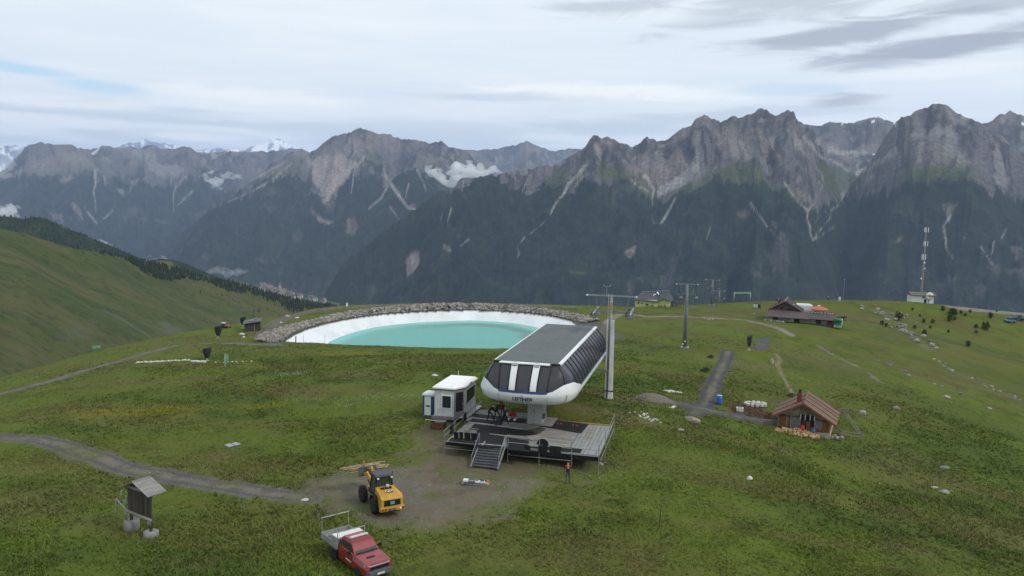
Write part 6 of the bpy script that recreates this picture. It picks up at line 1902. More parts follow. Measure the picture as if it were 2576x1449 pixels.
for a, b, r in (((-.75, 0, 1.85), (.45, 0, 1.25), .045), ((-.4, .2, 1.55), (-.4, .2, 2.35), .035), ((.1, .2, 1.35), (.1, .2, 2.1), .035), ((-.1, .1, 1.5), (.5, 0, .6), .04), ((.35, 0, .6), (.35, 0, 1.3), .04), ((-.4, .2, 1.75), (.1, .2, 1.7), .025), ((-.7, 0, .1), (-.7, 0, 1.8), .02)):
    MB().tube(a, b, r, r, 8).build('tube', STEEL, mf)
MB().box((-.76, 0, 1.9), (.1, .1, .12)).build('red_cap', RLAMP, mf)
# steel cover slabs lying in the grass
p = G(585, 1122)
cv = empty('cover_slab', p, math.radians(-42), 'two grey steel cover slabs lying flat in the meadow', 'cover slab')
for k in range(2): MB().box((0, k * .62 - .3, .12), (.82, .5, .06), (.06, 0, 0)).build('plate', mat('grey_cover', (.33, .34, .34), .5, .3, var=.1), cv, bevel=.01)
MB().box((0, 0, .04), (.9, 1.25, .08)).build('frame', STEELD, cv)

# ------------------------------------------------------------------ snow guns under dark hoods, flag, signs
HOOD = mat('dark_tarpaulin', (.038, .038, .042), .85, var=.2, scale=3.0, bump=.02)
HOODG = mat('olive_tarpaulin', (.045, .05, .042), .85, var=.2, scale=3.0)


def snow_gun(foot, hpole, hw, hh, label, m=HOOD, rz=0.0, tilt=.12):
    o = empty('snow_gun', foot, rz, label, 'snow gun', 'covered snow guns')
    MB().tube((0, 0, -.1), (0, 0, hpole), .10, .09, 8).box((0, 0, .03), (.5, .5, .1)).build('post', mat('pale_post', (.42, .40, .36), .7, var=.1), o)
    rg = []
    rr2 = random.Random(int(foot[0] * 10))
    for t, wx_, wy_, sh in ((0, .34, .42, 0), (.2, .62, .55, .0), (.5, .86, .7, .02), (.8, 1.0, .8, .03), (.93, 1.0, .78, .04), (1.0, .92, .6, .05)):
        ring = []
        for k in range(12):
            a = 2 * math.pi * k / 12; f = 1 + rr2.uniform(-.07, .07)
            ring.append((hw / 2 * wx_ * math.cos(a) * f + sh * hw, hw / 2 * wy_ * math.sin(a) * f, hpole - .15 + hh * t + tilt * math.cos(a) * wx_ * hw * (t ** 2)))
        rg.append(ring)
    MB().loft(rg, True, True, True).build('hood', m, o)
    return o


snow_gun(G(521, 908), .62, 1.22, 1.45, 'largest dark-hooded snow gun at the end of the row of pale stones', HOOD)
snow_gun(G(549, 851), .65, 1.35, 1.75, 'dark-hooded snow gun left of the dark hut', HOOD)
snow_gun(G(611, 826), .9, 1.2, 1.5, 'dark-hooded snow gun half hidden behind the dark hut', HOOD)
snow_gun(G(1884, 881), .7, .9, 1.9, 'tall slim hooded snow gun on the meadow beside the double track', HOODG, tilt=.2)

p = G(567, 957)
fl = empty('flag_post', p, math.radians(-4), 'slim grey post carrying a narrow green banner in the left meadow', 'flag post')
MB().tube((0, 0, -.1), (-.02, 0, 3.3), .05, .04, 8).build('post', STEEL, fl)
GREENB = mat('faded_green_cloth', (.17, .36, .20), .8, var=.15, scale=3.0)
MB().loft([[(-.06, .02, z), (.18 + .1 * s, -.05 * s, z - .02), (.42 * s2, .03, z + .05)] for z, s, s2 in ((1.95, .2, .25), (2.2, .6, .75), (2.6, .8, 1.0), (3.0, .7, 1.0), (3.25, .4, .85))], closed=False, smooth=True).build('banner', GREENB, fl)
p = G(243, 884)
gs = empty('green_sign', (p[0], p[1], hz(p[0], p[1])), math.radians(8), 'small pale green sign at the left meadow edge', 'sign')
MB().box((0, 0, .75), (1.4, .05, .5), (0, -.06, 0)).build('panel', GREENB, gs)
for x in (-.5, .5): MB().tube((x, .04, -.2), (x, .04, .95), .03, .03, 6).build('post', STEELD, gs)
# banner gate on the skyline
p = np.array(G(1846, 764)); q = np.array(G(1890, 763)); d_ = q - p
k_ = 1.0
gt = empty('banner_gate', p, math.atan2(d_[1], d_[0]), 'green banner stretched between two grey posts on the skyline', 'banner gate')
L_ = 44 / (FOC / np.linalg.norm(p - CAM))
for x in (0, L_): MB().tube((x, 0, -.4), (x, 0, 3.1), .10, .09, 8).build('post', STEEL, gt)
MB().box((L_ / 2, 0, 2.88), (L_ - .05, .05, .52)).build('banner', GREENB, gt)
for y in (-1, 1): MB().tube((.0, 0, 3.12), (L_, 0, 3.12), .03, .03, 6).build('top_rail', STEELD, gt)
# information panels and posts by the restaurant
p = G(1903, 777)
ip = empty('information_panels', p, math.radians(-35), 'white information panels between dark posts left of the restaurant', 'information panels')
for k in range(3):
    MB().box((k * .62 - .6, 0, .75), (.50, .06, .8)).build('panel', WHITEP if k < 2 else BLACK, ip)
    MB().box((k * .62 - .9, 0, .7), (.09, .1, 1.5)).build('post', WOODD, ip)
MB().tube((.95, 0, 0), (.95, 0, 2.2), .12, .03, 6).build('spike', WOODD, ip)
for (x, y0_, y1_, lab, m, rr3) in ((2121, 756, 708, 'thin tall grey pole on the skyline right of the restaurant', STEEL, .07), (2083, 758, 748, 'short dark marker post on the rise behind the restaurant', BLACK, .07), (2222, 756, 716, 'one of two faint thin poles on the skyline left of the antenna hut', STEELD, .03), (2233, 757, 740, 'shorter of the faint thin poles left of the antenna hut', STEELD, .03), (1896, 812, 790, 'slim lamp post beside the sandy track', STEELD, .04)):
    p = np.array(G(x, y0_)); dd = np.linalg.norm(p - CAM)
    o = empty('pole', p, 0, lab, 'pole'); hh = (y0_ - y1_) * dd / FOC
    MB().tube((0, 0, -.2), (0, 0, hh), rr3, rr3 * .8, 6).build('shaft', m, o)
    MB().lathe([(rr3, 0), (rr3 * 2.2, .05), (rr3, .16)], (0, 0, hh), 8).build('cap', WLAMP, o)
p = G(2112, 757)
mk = empty('marker_drum', p, 0, 'white marker drum standing on the rise near the tall thin pole', 'marker')
MB().lathe([(.28, 0), (.3, .1), (.3, 1.0), (.24, 1.1)], (0, 0, 0), 10).build('drum', WHITED, mk)
p = G(873, 770)
mk = empty('marker_box', p, .2, 'small white box standing on the bank above the stone rim', 'marker')
MB().box((0, 0, .35), (.45, .4, .8), taper=.8).build('box_shell', WHITEP, mk)

# ------------------------------------------------------------------ dark hut by the reservoir
p = np.array(G(615, 834)); q = np.array(G(647, 834))
hu = empty('shed', (p[0], p[1], min(p[2], q[2]) - .05), math.radians(15), 'dark wooden shed with a tilted flat roof left of the reservoir', 'shed')
DW = mat('dark_shed_boards', (.075, .066, .066), .9, var=.2, scale=2.0, stretch=(5, 5, .5))
HWd, HDp = 2.75, 4.0
MB().box((HWd / 2, HDp / 2, .75), (HWd, HDp, 1.6)).build('wall', DW, hu)
for k in range(7): MB().box((.2 + k * HWd / 7, -.02, .85), (HWd / 7 - .04, .05, 1.55)).build('wall_board', DW, hu)
for k in range(9): MB().box((HWd + .02, .22 + k * HDp / 9, .95), (.05, HDp / 9 - .04, 1.9)).build('wall_board', mat('red_dark_boards', (.06, .038, .034), .9), hu)
MB().prism([(-.3, 1.45), (HWd + .35, 1.95), (HWd + .35, 2.10), (-.3, 1.60)], 'y', -.4, HDp + .5).build('roof', mat('slate_grey_roof', (.11, .115, .118), .7, var=.15), hu)
MB().box((1.8, -.06, .8), (.1, .06, 1.3)).build('door_trim', PLANK, hu)
for y, x in ((1.2, 1.2), (3.0, 1.6)): MB().box((x, y, 1.86 + x * .08), (1.1, .7, .07), (0, -.15, .2)).build('roof_hatch', mat('pale_roof_panel', (.18, .2, .205), .5), hu)
# orange tractor beyond the crest
p = np.array(G(566, 825))
tc2 = empty('tractor', p, math.radians(70), 'orange tractor parked at the meadow edge left of the shed', 'tractor')
ORT = mat('tractor_orange', (.42, .13, .07), .5, var=.1)
tc2.scale = (.6, .6, .6)
MB().box((0, -.9, .75), (.8, 1.5, .5)).build('bonnet', ORT, tc2, bevel=.05)
MB().loft([[(-.6, -.1, .6), (.6, -.1, .6), (.6, 1.2, .6), (-.6, 1.2, .6)], [(-.5, .05, 1.6), (.5, .05, 1.6), (.5, 1.05, 1.6), (-.5, 1.05, 1.6)]], True, True).build('cab', CGLASS, tc2)
MB().box((0, .55, 1.66), (1.2, 1.3, .12)).build('cab_roof', WHITEP, tc2, bevel=.03)
for y, r in ((-1.3, .38), (.7, .58)):
    for s in (-1, 1): MB().lathe([(r * .5, -.15), (r, -.12), (r, .12), (r * .5, .15)], (s * .68, y, r), 14, 'x').build('wheel', TYRE, tc2)

# ------------------------------------------------------------------ antenna hut, mast and dish
p = np.array(G(2293, 757)); q = np.array(G(2345, 761)); sc_ = np.linalg.norm(p - CAM) / FOC
ah = empty('antenna_hut', (p[0], p[1], p[2] - .3), math.radians(-10), 'white hut with brown pitched roof on the right-hand knoll', 'hut')
aw, ad_ = 46 * sc_, 4.2
MB().box((aw / 2, ad_ / 2, 1.15), (aw, ad_, 2.3)).build('wall', WHITEP, ah)
MB().prism([(-.5, 2.1), (ad_ + .5, 2.1), (ad_ + .5, 2.25), (ad_ / 2, 3.0), (-.5, 2.25)], 'x', -.4, aw + .7).build('roof', mat('brown_sheet_roof', (.15, .125, .105), .8, var=.15), ah)
MB().box((aw * .62, -.04, .6), (.6, .05, 1.0)).build('door', BLACK, ah)
MB().lathe([(.02, 0), (.25, .12), (.25, .16)], (aw * .52, -.3, 1.6), 12, 'y').build('small_dish', STEELD, ah)
ma = empty('radio_mast', (p[0] + aw * .72, p[1] + ad_ * .5 + .8, p[2] - .3), 0, 'tall thin radio mast with white antenna panels above the white hut', 'radio mast')
mh = 168 * sc_
bars = MB(); MR_ = mat('mast_brown', (.36, .32, .29), .7, .2, var=.1)
for k in range(3):
    a = 2 * math.pi * k / 3 + .3
    bars.tube((.28 * math.cos(a), .28 * math.sin(a), 0), (.16 * math.cos(a), .16 * math.sin(a), mh), .07, .055, 5)
bars.build('mast_leg', MR_, ma)
br_ = MB(); z = .5; kk = 0
while z < mh - .6:
    for k in range(3):
        a, b = 2 * math.pi * k / 3 + .3, 2 * math.pi * (k + 1) / 3 + .3
        r1_, r2_ = .28 - .12 * z / mh, .28 - .12 * (z + .6) / mh
        br_.tube((r1_ * math.cos(a), r1_ * math.sin(a), z), (r2_ * math.cos(b), r2_ * math.sin(b), z + .6), .03, .03, 4)
    z += .6
br_.build('lattice_brace', MR_, ma)
for zf, xs in ((.985, (-.55, -.2, .45)), (.80, (-.45, -.1, .5)), (.62, (-.75, -.35, .2))):
    for x in xs: MB().box((x, -.3 - .1 * (x > 0), mh * zf - .2), (.17, .14, 1.35 if zf != .62 else 1.6)).build('antenna_panel', WLAMP, ma, bevel=.03)
for zf, x in ((.535, .05), (.455, .22), (.32, -.55)): MB().lathe([(.02, .1), (.22, .02), (.25, -.05)], (x, -.3, mh * zf), 12, 'y').build('small_dish', WLAMP, ma)
MB().beam((-.9, 0, mh * .39), (.1, 0, mh * .39), .04, .04).beam((-.3, 0, mh * .26), (.9, -.2, mh * .26), .05, .05).build('spar', MR_, ma)
sd_ = empty('satellite_dish', (p[0] + aw * .76, p[1] - 1.2, p[2] - .6), 0, 'large white satellite dish in front of the hut on the knoll', 'satellite dish')
MB().lathe([(.02, .35), (.55, .25), (1.05, .02), (1.08, -.03), (.5, .18), (.02, .26)], (0, 0, 2.4), 24, 'y').build('dish', WLAMP, sd_)
MB().tube((0, .5, 0), (0, .35, 2.4), .1, .1, 8).build('post', STEELD, sd_)
MB().box((0, -.5, 2.4), (.12, .12, .12)).tube((0, -.5, 2.4), (.0, .1, 1.5), .03, .03, 5).build('feed', STEEL, sd_)

# ------------------------------------------------------------------ yellow lodge
YW = mat('pale_yellow_render', (.52, .58, .24), .85, var=.06)
SLATE = mat('slate_roof', (.075, .082, .088), .7, var=.15, scale=3.0)
d_ = ray(1598, 775); kq = 205 / math.hypot(d_[0], d_[1]); yb = CAM + d_ * kq
ys_ = 205 / FOC
yl = empty('yellow_lodge', (yb[0], yb[1], yb[2] - .35), math.radians(-12), 'pale yellow mountain lodge with big dark grey roof behind the lift tower', 'lodge')
W_, D_ = 8.6, 8.0
low_ = min(hz(yb[0] + a_, yb[1] + b_) for a_ in (0, 9) for b_ in (-1, 8)) - yb[2]
MB().box((4.3, D_ / 2 + .2, low_ / 2 - .2), (8.4, D_ - .6, max(.4, -low_ + .3))).build('basement', CONC, yl)
MB().box((2.7, D_ / 2, 1.3), (5.4, D_, 2.6)).build('wall', YW, yl)
MB().box((6.9, D_ / 2 + .2, 1.2), (3.4, D_ - .6, 2.4)).build('wall', YW, yl)
MB().prism([(5.2, 2.3), (8.6, 2.3), (8.6, 2.45), (7.1, 3.1), (5.2, 2.35)], 'y', .45, .55).build('gable', YW, yl)
rf2 = MB().loft([[(-.4, -.5, 2.5), (5.3, -.5, 2.0), (5.6, 3.5, 3.9), (1.4, 4.2, 4.0)], [(-.4, -.5, 2.62), (5.3, -.5, 2.12), (5.6, 3.5, 4.02), (1.4, 4.2, 4.12)]], True, True)
rf2.build('roof_slope', SLATE, yl)
MB().loft([[(5.0, -.4, 2.0), (7.05, -.2, 3.15), (8.2, 4.0, 4.3), (5.6, 3.5, 3.9)], [(5.0, -.4, 2.1), (7.05, -.2, 3.27), (8.2, 4.0, 4.42), (5.6, 3.5, 4.02)]], True, True).build('roof_slope', SLATE, yl)
MB().loft([[(7.05, -.2, 3.13), (9.0, -.2, 2.3), (9.3, 5.0, 2.6), (8.2, 4.0, 4.28)], [(7.05, -.2, 3.25), (9.0, -.2, 2.42), (9.3, 5.0, 2.72), (8.2, 4.0, 4.40)]], True, True).build('roof_slope', SLATE, yl)
MB().beam((1.3, 4.1, 4.2), (8.3, 4.0, 4.75), .16, .14).build('ridge_cap', STEEL, yl)
for x, z in ((4.5, 3.5), (5.6, 3.75), (5.3, 4.0)): MB().tube((x, 2.2, z - .6), (x, 2.2, z + .5), .14, .14, 8).build('flue', CHROME, yl)
for k, (x, z, w, h_, y) in enumerate(((.75, 1.75, .42, .55, -.03), (1.5, 1.65, .24, .22, -.03), (1.8, 1.6, .24, .22, -.03), (2.7, 1.4, .32, .5, -.03), (3.1, 1.35, .32, .5, -.03), (4.1, 1.2, .22, .4, -.03), (4.4, 1.2, .22, .4, -.03), (.5, .4, .28, .4, -.03), (.9, .4, .28, .4, -.03), (5.9, .95, .28, .55, .47), (6.5, 1.05, .28, .55, .47), (7.4, 1.15, .28, .55, .47))):
    wf = MB().box((x, y, z), (w + .08, .06, h_ + .08)).build('window', WHITED, yl)
    MB().box((x, y - .03, z), (w, .05, h_)).build('pane', BLACK, wf)
sh_ = empty('terrace_shelter', (yb[0] + 9.4, yb[1] + .3, yb[2] - .6), math.radians(-12), 'dark brown terrace shelter against the right end of the yellow lodge', 'shelter')
for k in range(3):
    for j in range(2): MB().tube((k * 1.0, j * 1.6, 0), (k * 1.0, j * 1.6, 2.0), .06, .06, 6).build('post', WOODD, sh_)
for k in range(6): MB().beam((-.2, -.2 + k * .38, 2.05 + .04 * (k % 2)), (2.5, -.2 + k * .38, 2.2), .2, .08).build('roof_board', WOODD, sh_)
MB().box((1, -.1, .6), (2.2, .06, .7)).build('parapet', RUST, sh_)

# ------------------------------------------------------------------ restaurant chalet
hc = lambda x, y: (1878.2 + x * .10416, 724.5 + y * .10416)
p = np.array(G(*hc(510, 775))); q = np.array(G(*hc(1860, 905)))
dv = (q - p)[:2]; cl2 = float(np.hypot(*dv)); rzc = math.atan2(dv[1], dv[0])
rzc = math.radians(-24)
sc_ = np.linalg.norm(p - CAM) / FOC
re = empty('mountain_restaurant', (p[0], p[1], p[2]), rzc, 'low brown mountain restaurant with dark gabled roof and a long shed-roofed front', 'restaurant')
LW = 135 * .85 * sc_ * 1.28
BRR = mat('plum_brown_roof', (.105, .082, .082), .85, var=.16, scale=2.0)
BRD = mat('dark_brown_roof', (.062, .050, .046), .85, var=.16, scale=2.0)
MB().box((LW / 2, 3.2, .1), (LW, 6.4, 2.0)).build('wall', mat('brown_wall', (.12, .095, .085), .9, var=.2), re)
for k in range(12):
    MB().box((.5 + k * LW / 12.2, -.04, .45), (LW / 12.2 - .08, .08, .95)).build('wall_board', (PLANK, WOODD, CONC, RUST)[(k * 5) % 4] if k not in (3, 4, 5, 6, 7) else (CONC, PLANK, BLACK, CONC, CONC)[k - 3], re)
MB().loft([[(-.5, -.9, 1.0), (LW + .2, -.9, .95), (LW + .2, 3.2, 2.05), (-.3, 3.2, 2.2)], [(-.5, -.9, 1.12), (LW + .2, -.9, 1.07), (LW + .2, 3.2, 2.17), (-.3, 3.2, 2.32)]], True, True).build('front_roof', BRR, re)
MB().beam((-.5, -.98, 1.08), (LW * .64, -.98, 1.04), .1, .26).build('gutter_board', WOODG, re)
# main gable, ridge running back and right
G0, G1, GR = (.4, 2.9), (5.9, 2.9), (3.2, 2.9)
MB().prism([(0.4, 1.9), (5.9, 1.9), (5.9, 2.3), (3.2, 3.9), (.4, 2.3)], 'y', 3.0, 8.4).build('upper_wall', mat('brown_wall', (.12, .095, .085), .9), re)
MB().loft([[(-.3, 2.4, 2.15), (3.2, 2.4, 4.02), (3.2, 9.0, 4.25), (-.3, 9.0, 2.2)], [(-.3, 2.4, 2.29), (3.2, 2.4, 4.18), (3.2, 9.0, 4.4), (-.3, 9.0, 2.34)]], True, True).build('roof_slope', BRD, re)
MB().loft([[(6.9, 2.4, 1.95), (3.2, 2.4, 4.00), (3.2, 9.0, 4.23), (6.9, 9.0, 2.0)], [(6.9, 2.4, 2.09), (3.2, 2.4, 4.16), (3.2, 9.0, 4.38), (6.9, 9.0, 2.14)]], True, True).build('roof_slope', BRD, re)
MB().beam((3.2, 2.3, 4.26), (3.2, 9.05, 4.48), .16, .1).build('ridge_cap', mat('pale_ridge', (.35, .3, .26), .8), re)
MB().beam((-.35, 2.35, 2.22), (3.2, 2.35, 4.12), .08, .16).build('barge_board', mat('tan_barge', (.3, .2, .13), .8), re)
MB().box((2.6, 2.98, 2.5), (.5, .06, .5)).build('window', BLACK, re); MB().box((4.3, 2.98, 2.35), (1.4, .06, .3)).build('window', BLACK, re)
MB().lathe([(.16, 0), (.16, .12), (.05, .2)], (4.9, 4.2, 3.28), 8).build('roof_vent', WLAMP, re)
# terrace on the roof's right half with rail and pale chairs
MB().box((LW * .80, 3.9, 1.95), (LW * .44, 2.6, .14)).build('terrace_floor', WOODD, re)
for k in range(8): MB().tube((LW * .58 + k * .62, 2.85, 2.0), (LW * .58 + k * .62, 2.85, 2.5), .035, .035, 6).build('rail_post', WOODG, re)
MB().beam((LW * .57, 2.85, 2.52), (LW * .57 + 4.6, 2.85, 2.48), .06, .07).build('terrace_rail', PLANK, re)
rM = Matrix.Translation(tuple(p)) @ Matrix.Rotation(rzc, 4, 'Z')
for k in range(9):
    c = rM @ Vector((LW * .56 + k * .66, 2.55, 1.98))
    o = empty('flower_box', c, rzc, 'small pale flower box in the row along the restaurant terrace edge', 'flower box', 'flower boxes along the terrace')
    MB().box((0, 0, .16), (.42, .22, .22), taper=1.15).build('box_shell', WHITED, o)
    MB().lathe([(.08, 0), (.19, .07), (.1, .16)], (0, 0, .24), 7).build('plants', mat('terrace_plants', (.05, .045, .035), .9, var=.2), o)
um = empty('parasol', rM @ Vector((LW * .75, 4.2, 2.0)), rzc, 'large salmon-red parasol with white top over the restaurant terrace', 'parasol')
UMB = mat('faded_red_canopy', (.50, .135, .10), .8, var=.08)
MB().lathe([(2.15, 0), (2.1, .06), (.12, .72), (.02, .74)], (0, 0, .75), 8, smooth=False).build('canopy', UMB, um)
MB().tube((0, 0, 0), (0, 0, 1.45), .05, .05, 8).build('pole', STEEL, um)
MB().lathe([(.34, 0), (.3, .09), (.1, .16)], (0, 0, 1.44), 10).build('cap', WLAMP, um)
gb = empty('tarpaulin_box', rM @ Vector((LW + .9, .2, -.45)), rzc, 'white box wagon covered with a green tarpaulin at the right end of the restaurant', 'wagon')
MB().box((0, 0, .95), (1.6, 1.8, 1.7)).build('box_body', WHITED, gb)
MB().loft([[(-.86, -.96, z), (.6, -.98 - b, z - .04 * b), (.72, .2, z), (-.86, .95, z)] for z, b in ((.65, 1), (1.2, .3), (1.75, .8), (1.86, 0))], True, True).build('tarpaulin', mat('green_tarp', (.02, .19, .09), .6, var=.2, scale=3.0, bump=.03), gb)
for k in range(2): MB().lathe([(.1, -.1), (.24, -.08), (.24, .08), (.1, .1)], (.82, -.5 + k, .24), 12, 'x').build('wheel', TYRE, gb)
tk = rM @ Vector((LW + 1.0, 2.8, 0))
tw = empty('timber_stack', tk, rzc, 'tangle of dark timber stacked behind the green tarpaulin', 'timber stack')
for k in range(14): MB().beam((rl.uniform(-1, .2), rl.uniform(-.6, .8), rl.uniform(.2, 1.9)), (rl.uniform(.4, 1.6), rl.uniform(-.6, .8), rl.uniform(.2, 1.9)), .12, .1).build('beam', WOODD, tw)
vn = rM @ Vector((6.7, 8.6, .6))
cv_ = empty('camper_van', vn, rzc + math.radians(8), 'white camper van parked behind the restaurant roof', 'van')
MB().loft([[(-2.6, -.95, .4), (2.3, -.95, .4), (2.3, .95, .4), (-2.6, .95, .4)], [(-2.6, -.95, 2.3), (1.9, -.95, 2.3), (1.9, .95, 2.3), (-2.6, .95, 2.3)], [(-2.4, -.8, 2.6), (1.4, -.8, 2.6), (1.4, .8, 2.6), (-2.4, .8, 2.6)]], True, True).build('body', WHITEP, cv_, bevel=.05)
MB().box((2.08, 0, 1.75), (.12, 1.6, .7), (0, -.2, 0)).build('windscreen', BLACK, cv_)
MB().box((2.0, -.96, 1.7), (.6, .05, .5)).build('side_window', BLACK, cv_)
for x in (-1.6, 1.5):
    for s in (-1, 1): MB().lathe([(.15, -.1), (.36, -.1), (.36, .1), (.15, .1)], (x, s * .85, .36), 14, 'y').build('wheel', TYRE, cv_)
wt = empty('wind_wheel', rM @ Vector((1.6, 4.6, 2.2)), rzc, 'small wind wheel with pale blades above the restaurant roof', 'wind wheel')
MB().tube((0, 0, 0), (0, 0, 1.7), .05, .05, 6).build('mast', BLACK, wt)
for k in range(5):
    a = k * 2 * math.pi / 5 + .3
    MB().box((.35 * math.cos(a), -.1, 1.75 + .35 * math.sin(a)), (.62, .05, .26), (0, -a, 0)).build('blade', STEEL if k % 2 else BLACK, wt)
for k in range(7):
    c = rM @ Vector((-.4 + k * .62, -1.15 + rl.uniform(-.15, .15), 0)); rock((c.x, c.y, hz(c.x, c.y)), (.7, .5, .5), STONE[(k % 2)], 'grey stone of the border along the restaurant front', 'stones along the restaurant front', 400 + k)
# vehicles at the right edge
for x, y, lab, m, rz_ in ((2540, 812, 'pale blue utility vehicle parked on the gravel shelf at the right edge', mat('pale_blue_paint', (.10, .22, .36), .5, var=.1), .2), (2562, 806, 'blue canopied work vehicle, uppermost at the right edge', BL2, -.1)):
    p = np.array(G(x, y)); o = empty('work_vehicle', p, rz_, lab, 'vehicle')
    MB().loft([[(-1.5, -.6, .4), (1.4, -.6, .4), (1.4, .6, .4), (-1.5, .6, .4)], [(-1.5, -.6, .9), (1.3, -.6, .85), (1.3, .6, .85), (-1.5, .6, .9)]], True, True).build('body', m, o, bevel=.04)
    MB().loft([[(-.6, -.55, .9), (.7, -.55, .9), (.7, .55, .9), (-.6, .55, .9)], [(-.4, -.5, 1.5), (.4, -.5, 1.5), (.4, .5, 1.5), (-.4, .5, 1.5)]], True, True).build('cab', CGLASS, o)
    MB().box((0, 0, 1.56), (1.2, 1.1, .08)).build('cab_roof', m, o)
    for xx in (-1, .9):
        for s in (-1, 1): MB().lathe([(.1, -.09), (.3, -.09), (.3, .09), (.1, .09)], (xx, s * .58, .3), 12, 'y').build('wheel', TYRE, o)

# fence posts along the reservoir's near rim and in the meadow
for k, (x, y, hh, lab) in enumerate([(744, 862, 1.1, 0), (763, 861, 1.3, 0), (817, 861, 1.3, 0), (1017, 868, 1.2, 0), (1050, 868, 1.1, 0), (1113, 869, 1.2, 0), (1177, 871, 1.3, 0), (1247, 873, 1.4, 0), (1206, 872, 1.2, 0),
                                      (1588, 1018, 2.0, 1), (1622, 1000, 1.5, 1), (1606, 1012, 1.8, 1), (1614, 1030, 2.2, 1), (1559, 1065, 2.3, 1), (1660, 1318, 1.1, 2), (1658, 1328, .8, 2), (1829, 1084, .7, 2), (1985, 1090, .6, 2)]):
    p = G(x, y)
    o = empty('fence_post', p, 0, ('thin grey stake along the near rim of the reservoir', 'thin stake of the light fence right of the terminal', 'dark wooden stake standing in the open right meadow')[lab], 'fence post', ('stakes along the reservoir', 'stakes right of the terminal', 'stakes in the right meadow')[lab])
    MB().tube((0, 0, -.1), (.03, 0, hh), .03 if k else .1, .024 if k else .1, 6).build('shaft', (STEELD if lab < 2 else WOODD) if k else WOODD, o)
    MB().tube((.03, 0, hh), (.03, 0, hh + .04), .034 if k else .12, .02, 6).build('cap', BLACK, o)

# ------------------------------------------------------------------ dwarf pines and trees
NEED = [mat('dark_needles', (.066, .098, .034), .9, var=.25, scale=2.0), mat('mid_needles', (.092, .125, .042), .9, var=.25, scale=2.0)]
BARK = mat('bark', (.06, .045, .035), .95)


def leaf_crown(seed, n, fn, leaf):
    r = np.random.default_rng(seed)
    V = []; F = []
    for k in range(n):
        c = np.array(fn(r)); d = r.normal(size=3); d /= np.linalg.norm(d); a = np.cross(d, (0, 0, 1.0)); a /= np.linalg.norm(a) + 1e-6; b = np.cross(d, a)
        s = leaf * r.uniform(.6, 1.3); o = len(V)
        V += [c - a * s * .5, c + a * s * .5, c + b * s * .9 + d * s * .3]; F.append((o, o + 1, o + 2))
    me = bpy.data.meshes.new('foliage'); me.from_pydata([tuple(v) for v in V], [], F)
    return me


def bush_pt(r):
    d = r.normal(size=3); d /= np.linalg.norm(d); q = d * r.uniform(.35, 1.0) ** .5 * np.array((.55, .5, .62)); k = .75 + .25 * math.sin(d[0] * 5 + d[1] * 4)
    return (q[0] * k, q[1] * k, .5 + q[2] * k * .9)


def pine_pt(r):
    z = r.uniform(.08, 1.0); rad = (1.02 - z) * .27 * (.75 + .25 * math.cos(z * 34)) * r.uniform(.3, 1.0) ** .5; a = r.uniform(0, 6.28)
    return (rad * math.cos(a), rad * math.sin(a), z - rad * .25)


BUSH = [leaf_crown(50 + i, 250, bush_pt, .15) for i in range(3)]
PINE = [leaf_crown(60 + i, 420, pine_pt, .075) for i in range(3)]
for i, m_ in enumerate(BUSH + PINE): m_.materials.append(NEED[i % 2])
bstem = MB().tube((0, 0, -.1), (0, 0, .5), .05, .03, 6).tube((0, 0, .2), (.2, .1, .6), .03, .02, 5).tube((0, 0, .2), (-.2, -.05, .55), .03, .02, 5).mesh('stem'); bstem.materials.append(BARK)
ptrunk = MB().tube((0, 0, -.05), (0, 0, .95), .025, .004, 6).mesh('trunk'); ptrunk.materials.append(BARK)
for k, (x, y, s) in enumerate([(400, 1003, 18), (230, 1120, 50), (495, 1078, 15), (540, 1155, 24), (655, 1160, 27), (780, 1010, 30), (890, 1078, 60), (860, 1135, 40), (920, 1125, 25), (1000, 1045, 22), (1055, 1075, 20), (1115, 1030, 18), (1365, 1095, 32), (1185, 1220, 27), (1310, 1245, 48), (845, 1282, 20), (430, 1230, 25), (620, 1225, 18), (545, 1310, 35), (1190, 1285, 20), (1090, 1449, 36), (25, 1185, 30), (75, 1205, 25), (1440, 1020, 12)]):
    X_, Y_ = 2213.6 + x * .2037, 576.9 + y * .2037
    p = np.array(G(X_, Y_)); sz = s * 2.0 * .2037 * np.linalg.norm(p - CAM) / FOC
    lab, grp = 'dark dwarf pine bush on the right-hand slope below the skyline', 'dwarf pines on the right slope'
    if s == 60: lab, grp = 'broadest dark dwarf pine clump just below the right skyline', 'dwarf pines on the right slope'
    if s == 48: lab, grp = 'stand-alone round dwarf pine low on the right slope', 'dwarf pines on the right slope'
    o = empty('dwarf_pine', p, rl.uniform(0, 6), lab, 'bush', grp)
    f_ = link('foliage', BUSH[k % 3], None, o); f_.scale = (sz * (1.1 if s > 45 else .95), sz * .95, sz * (.85 if s > 50 else 1.05)); b_ = link('stem', bstem, None, o); b_.scale = (sz,) * 3
for x, y, s in ((2010 - 20, 1012 - 15, .8), (1775, 935, 1.2), (1788, 900, .9)):
    p = np.array(G(x, y)); o = empty('shrub', p, 0, ('low green shrub by the footpath above the cabin', 'dark low shrub left of the double track', 'smaller dark shrub near the top of the double track')[(1990, 1775, 1788).index(x)], 'bush')
    f_ = link('foliage', BUSH[1], None, o); f_.scale = (s * 1.4, s * 1.4, s * .6); b_ = link('stem', bstem, None, o); b_.scale = (s * .6,) * 3


def on_grid(g, a, px, py):
    X, Y, Z = g; az = azel(px, py)[0]; i = int(np.argmin(np.abs(a - az)))
    qx, qy = project(X[i], Y[i], Z[i])
    ok = np.where(qy <= py)[0]; j = int(ok[0]) if len(ok) else int(np.argmin(qy))
    return np.array((X[i, j], Y[i, j], Z[i, j]))


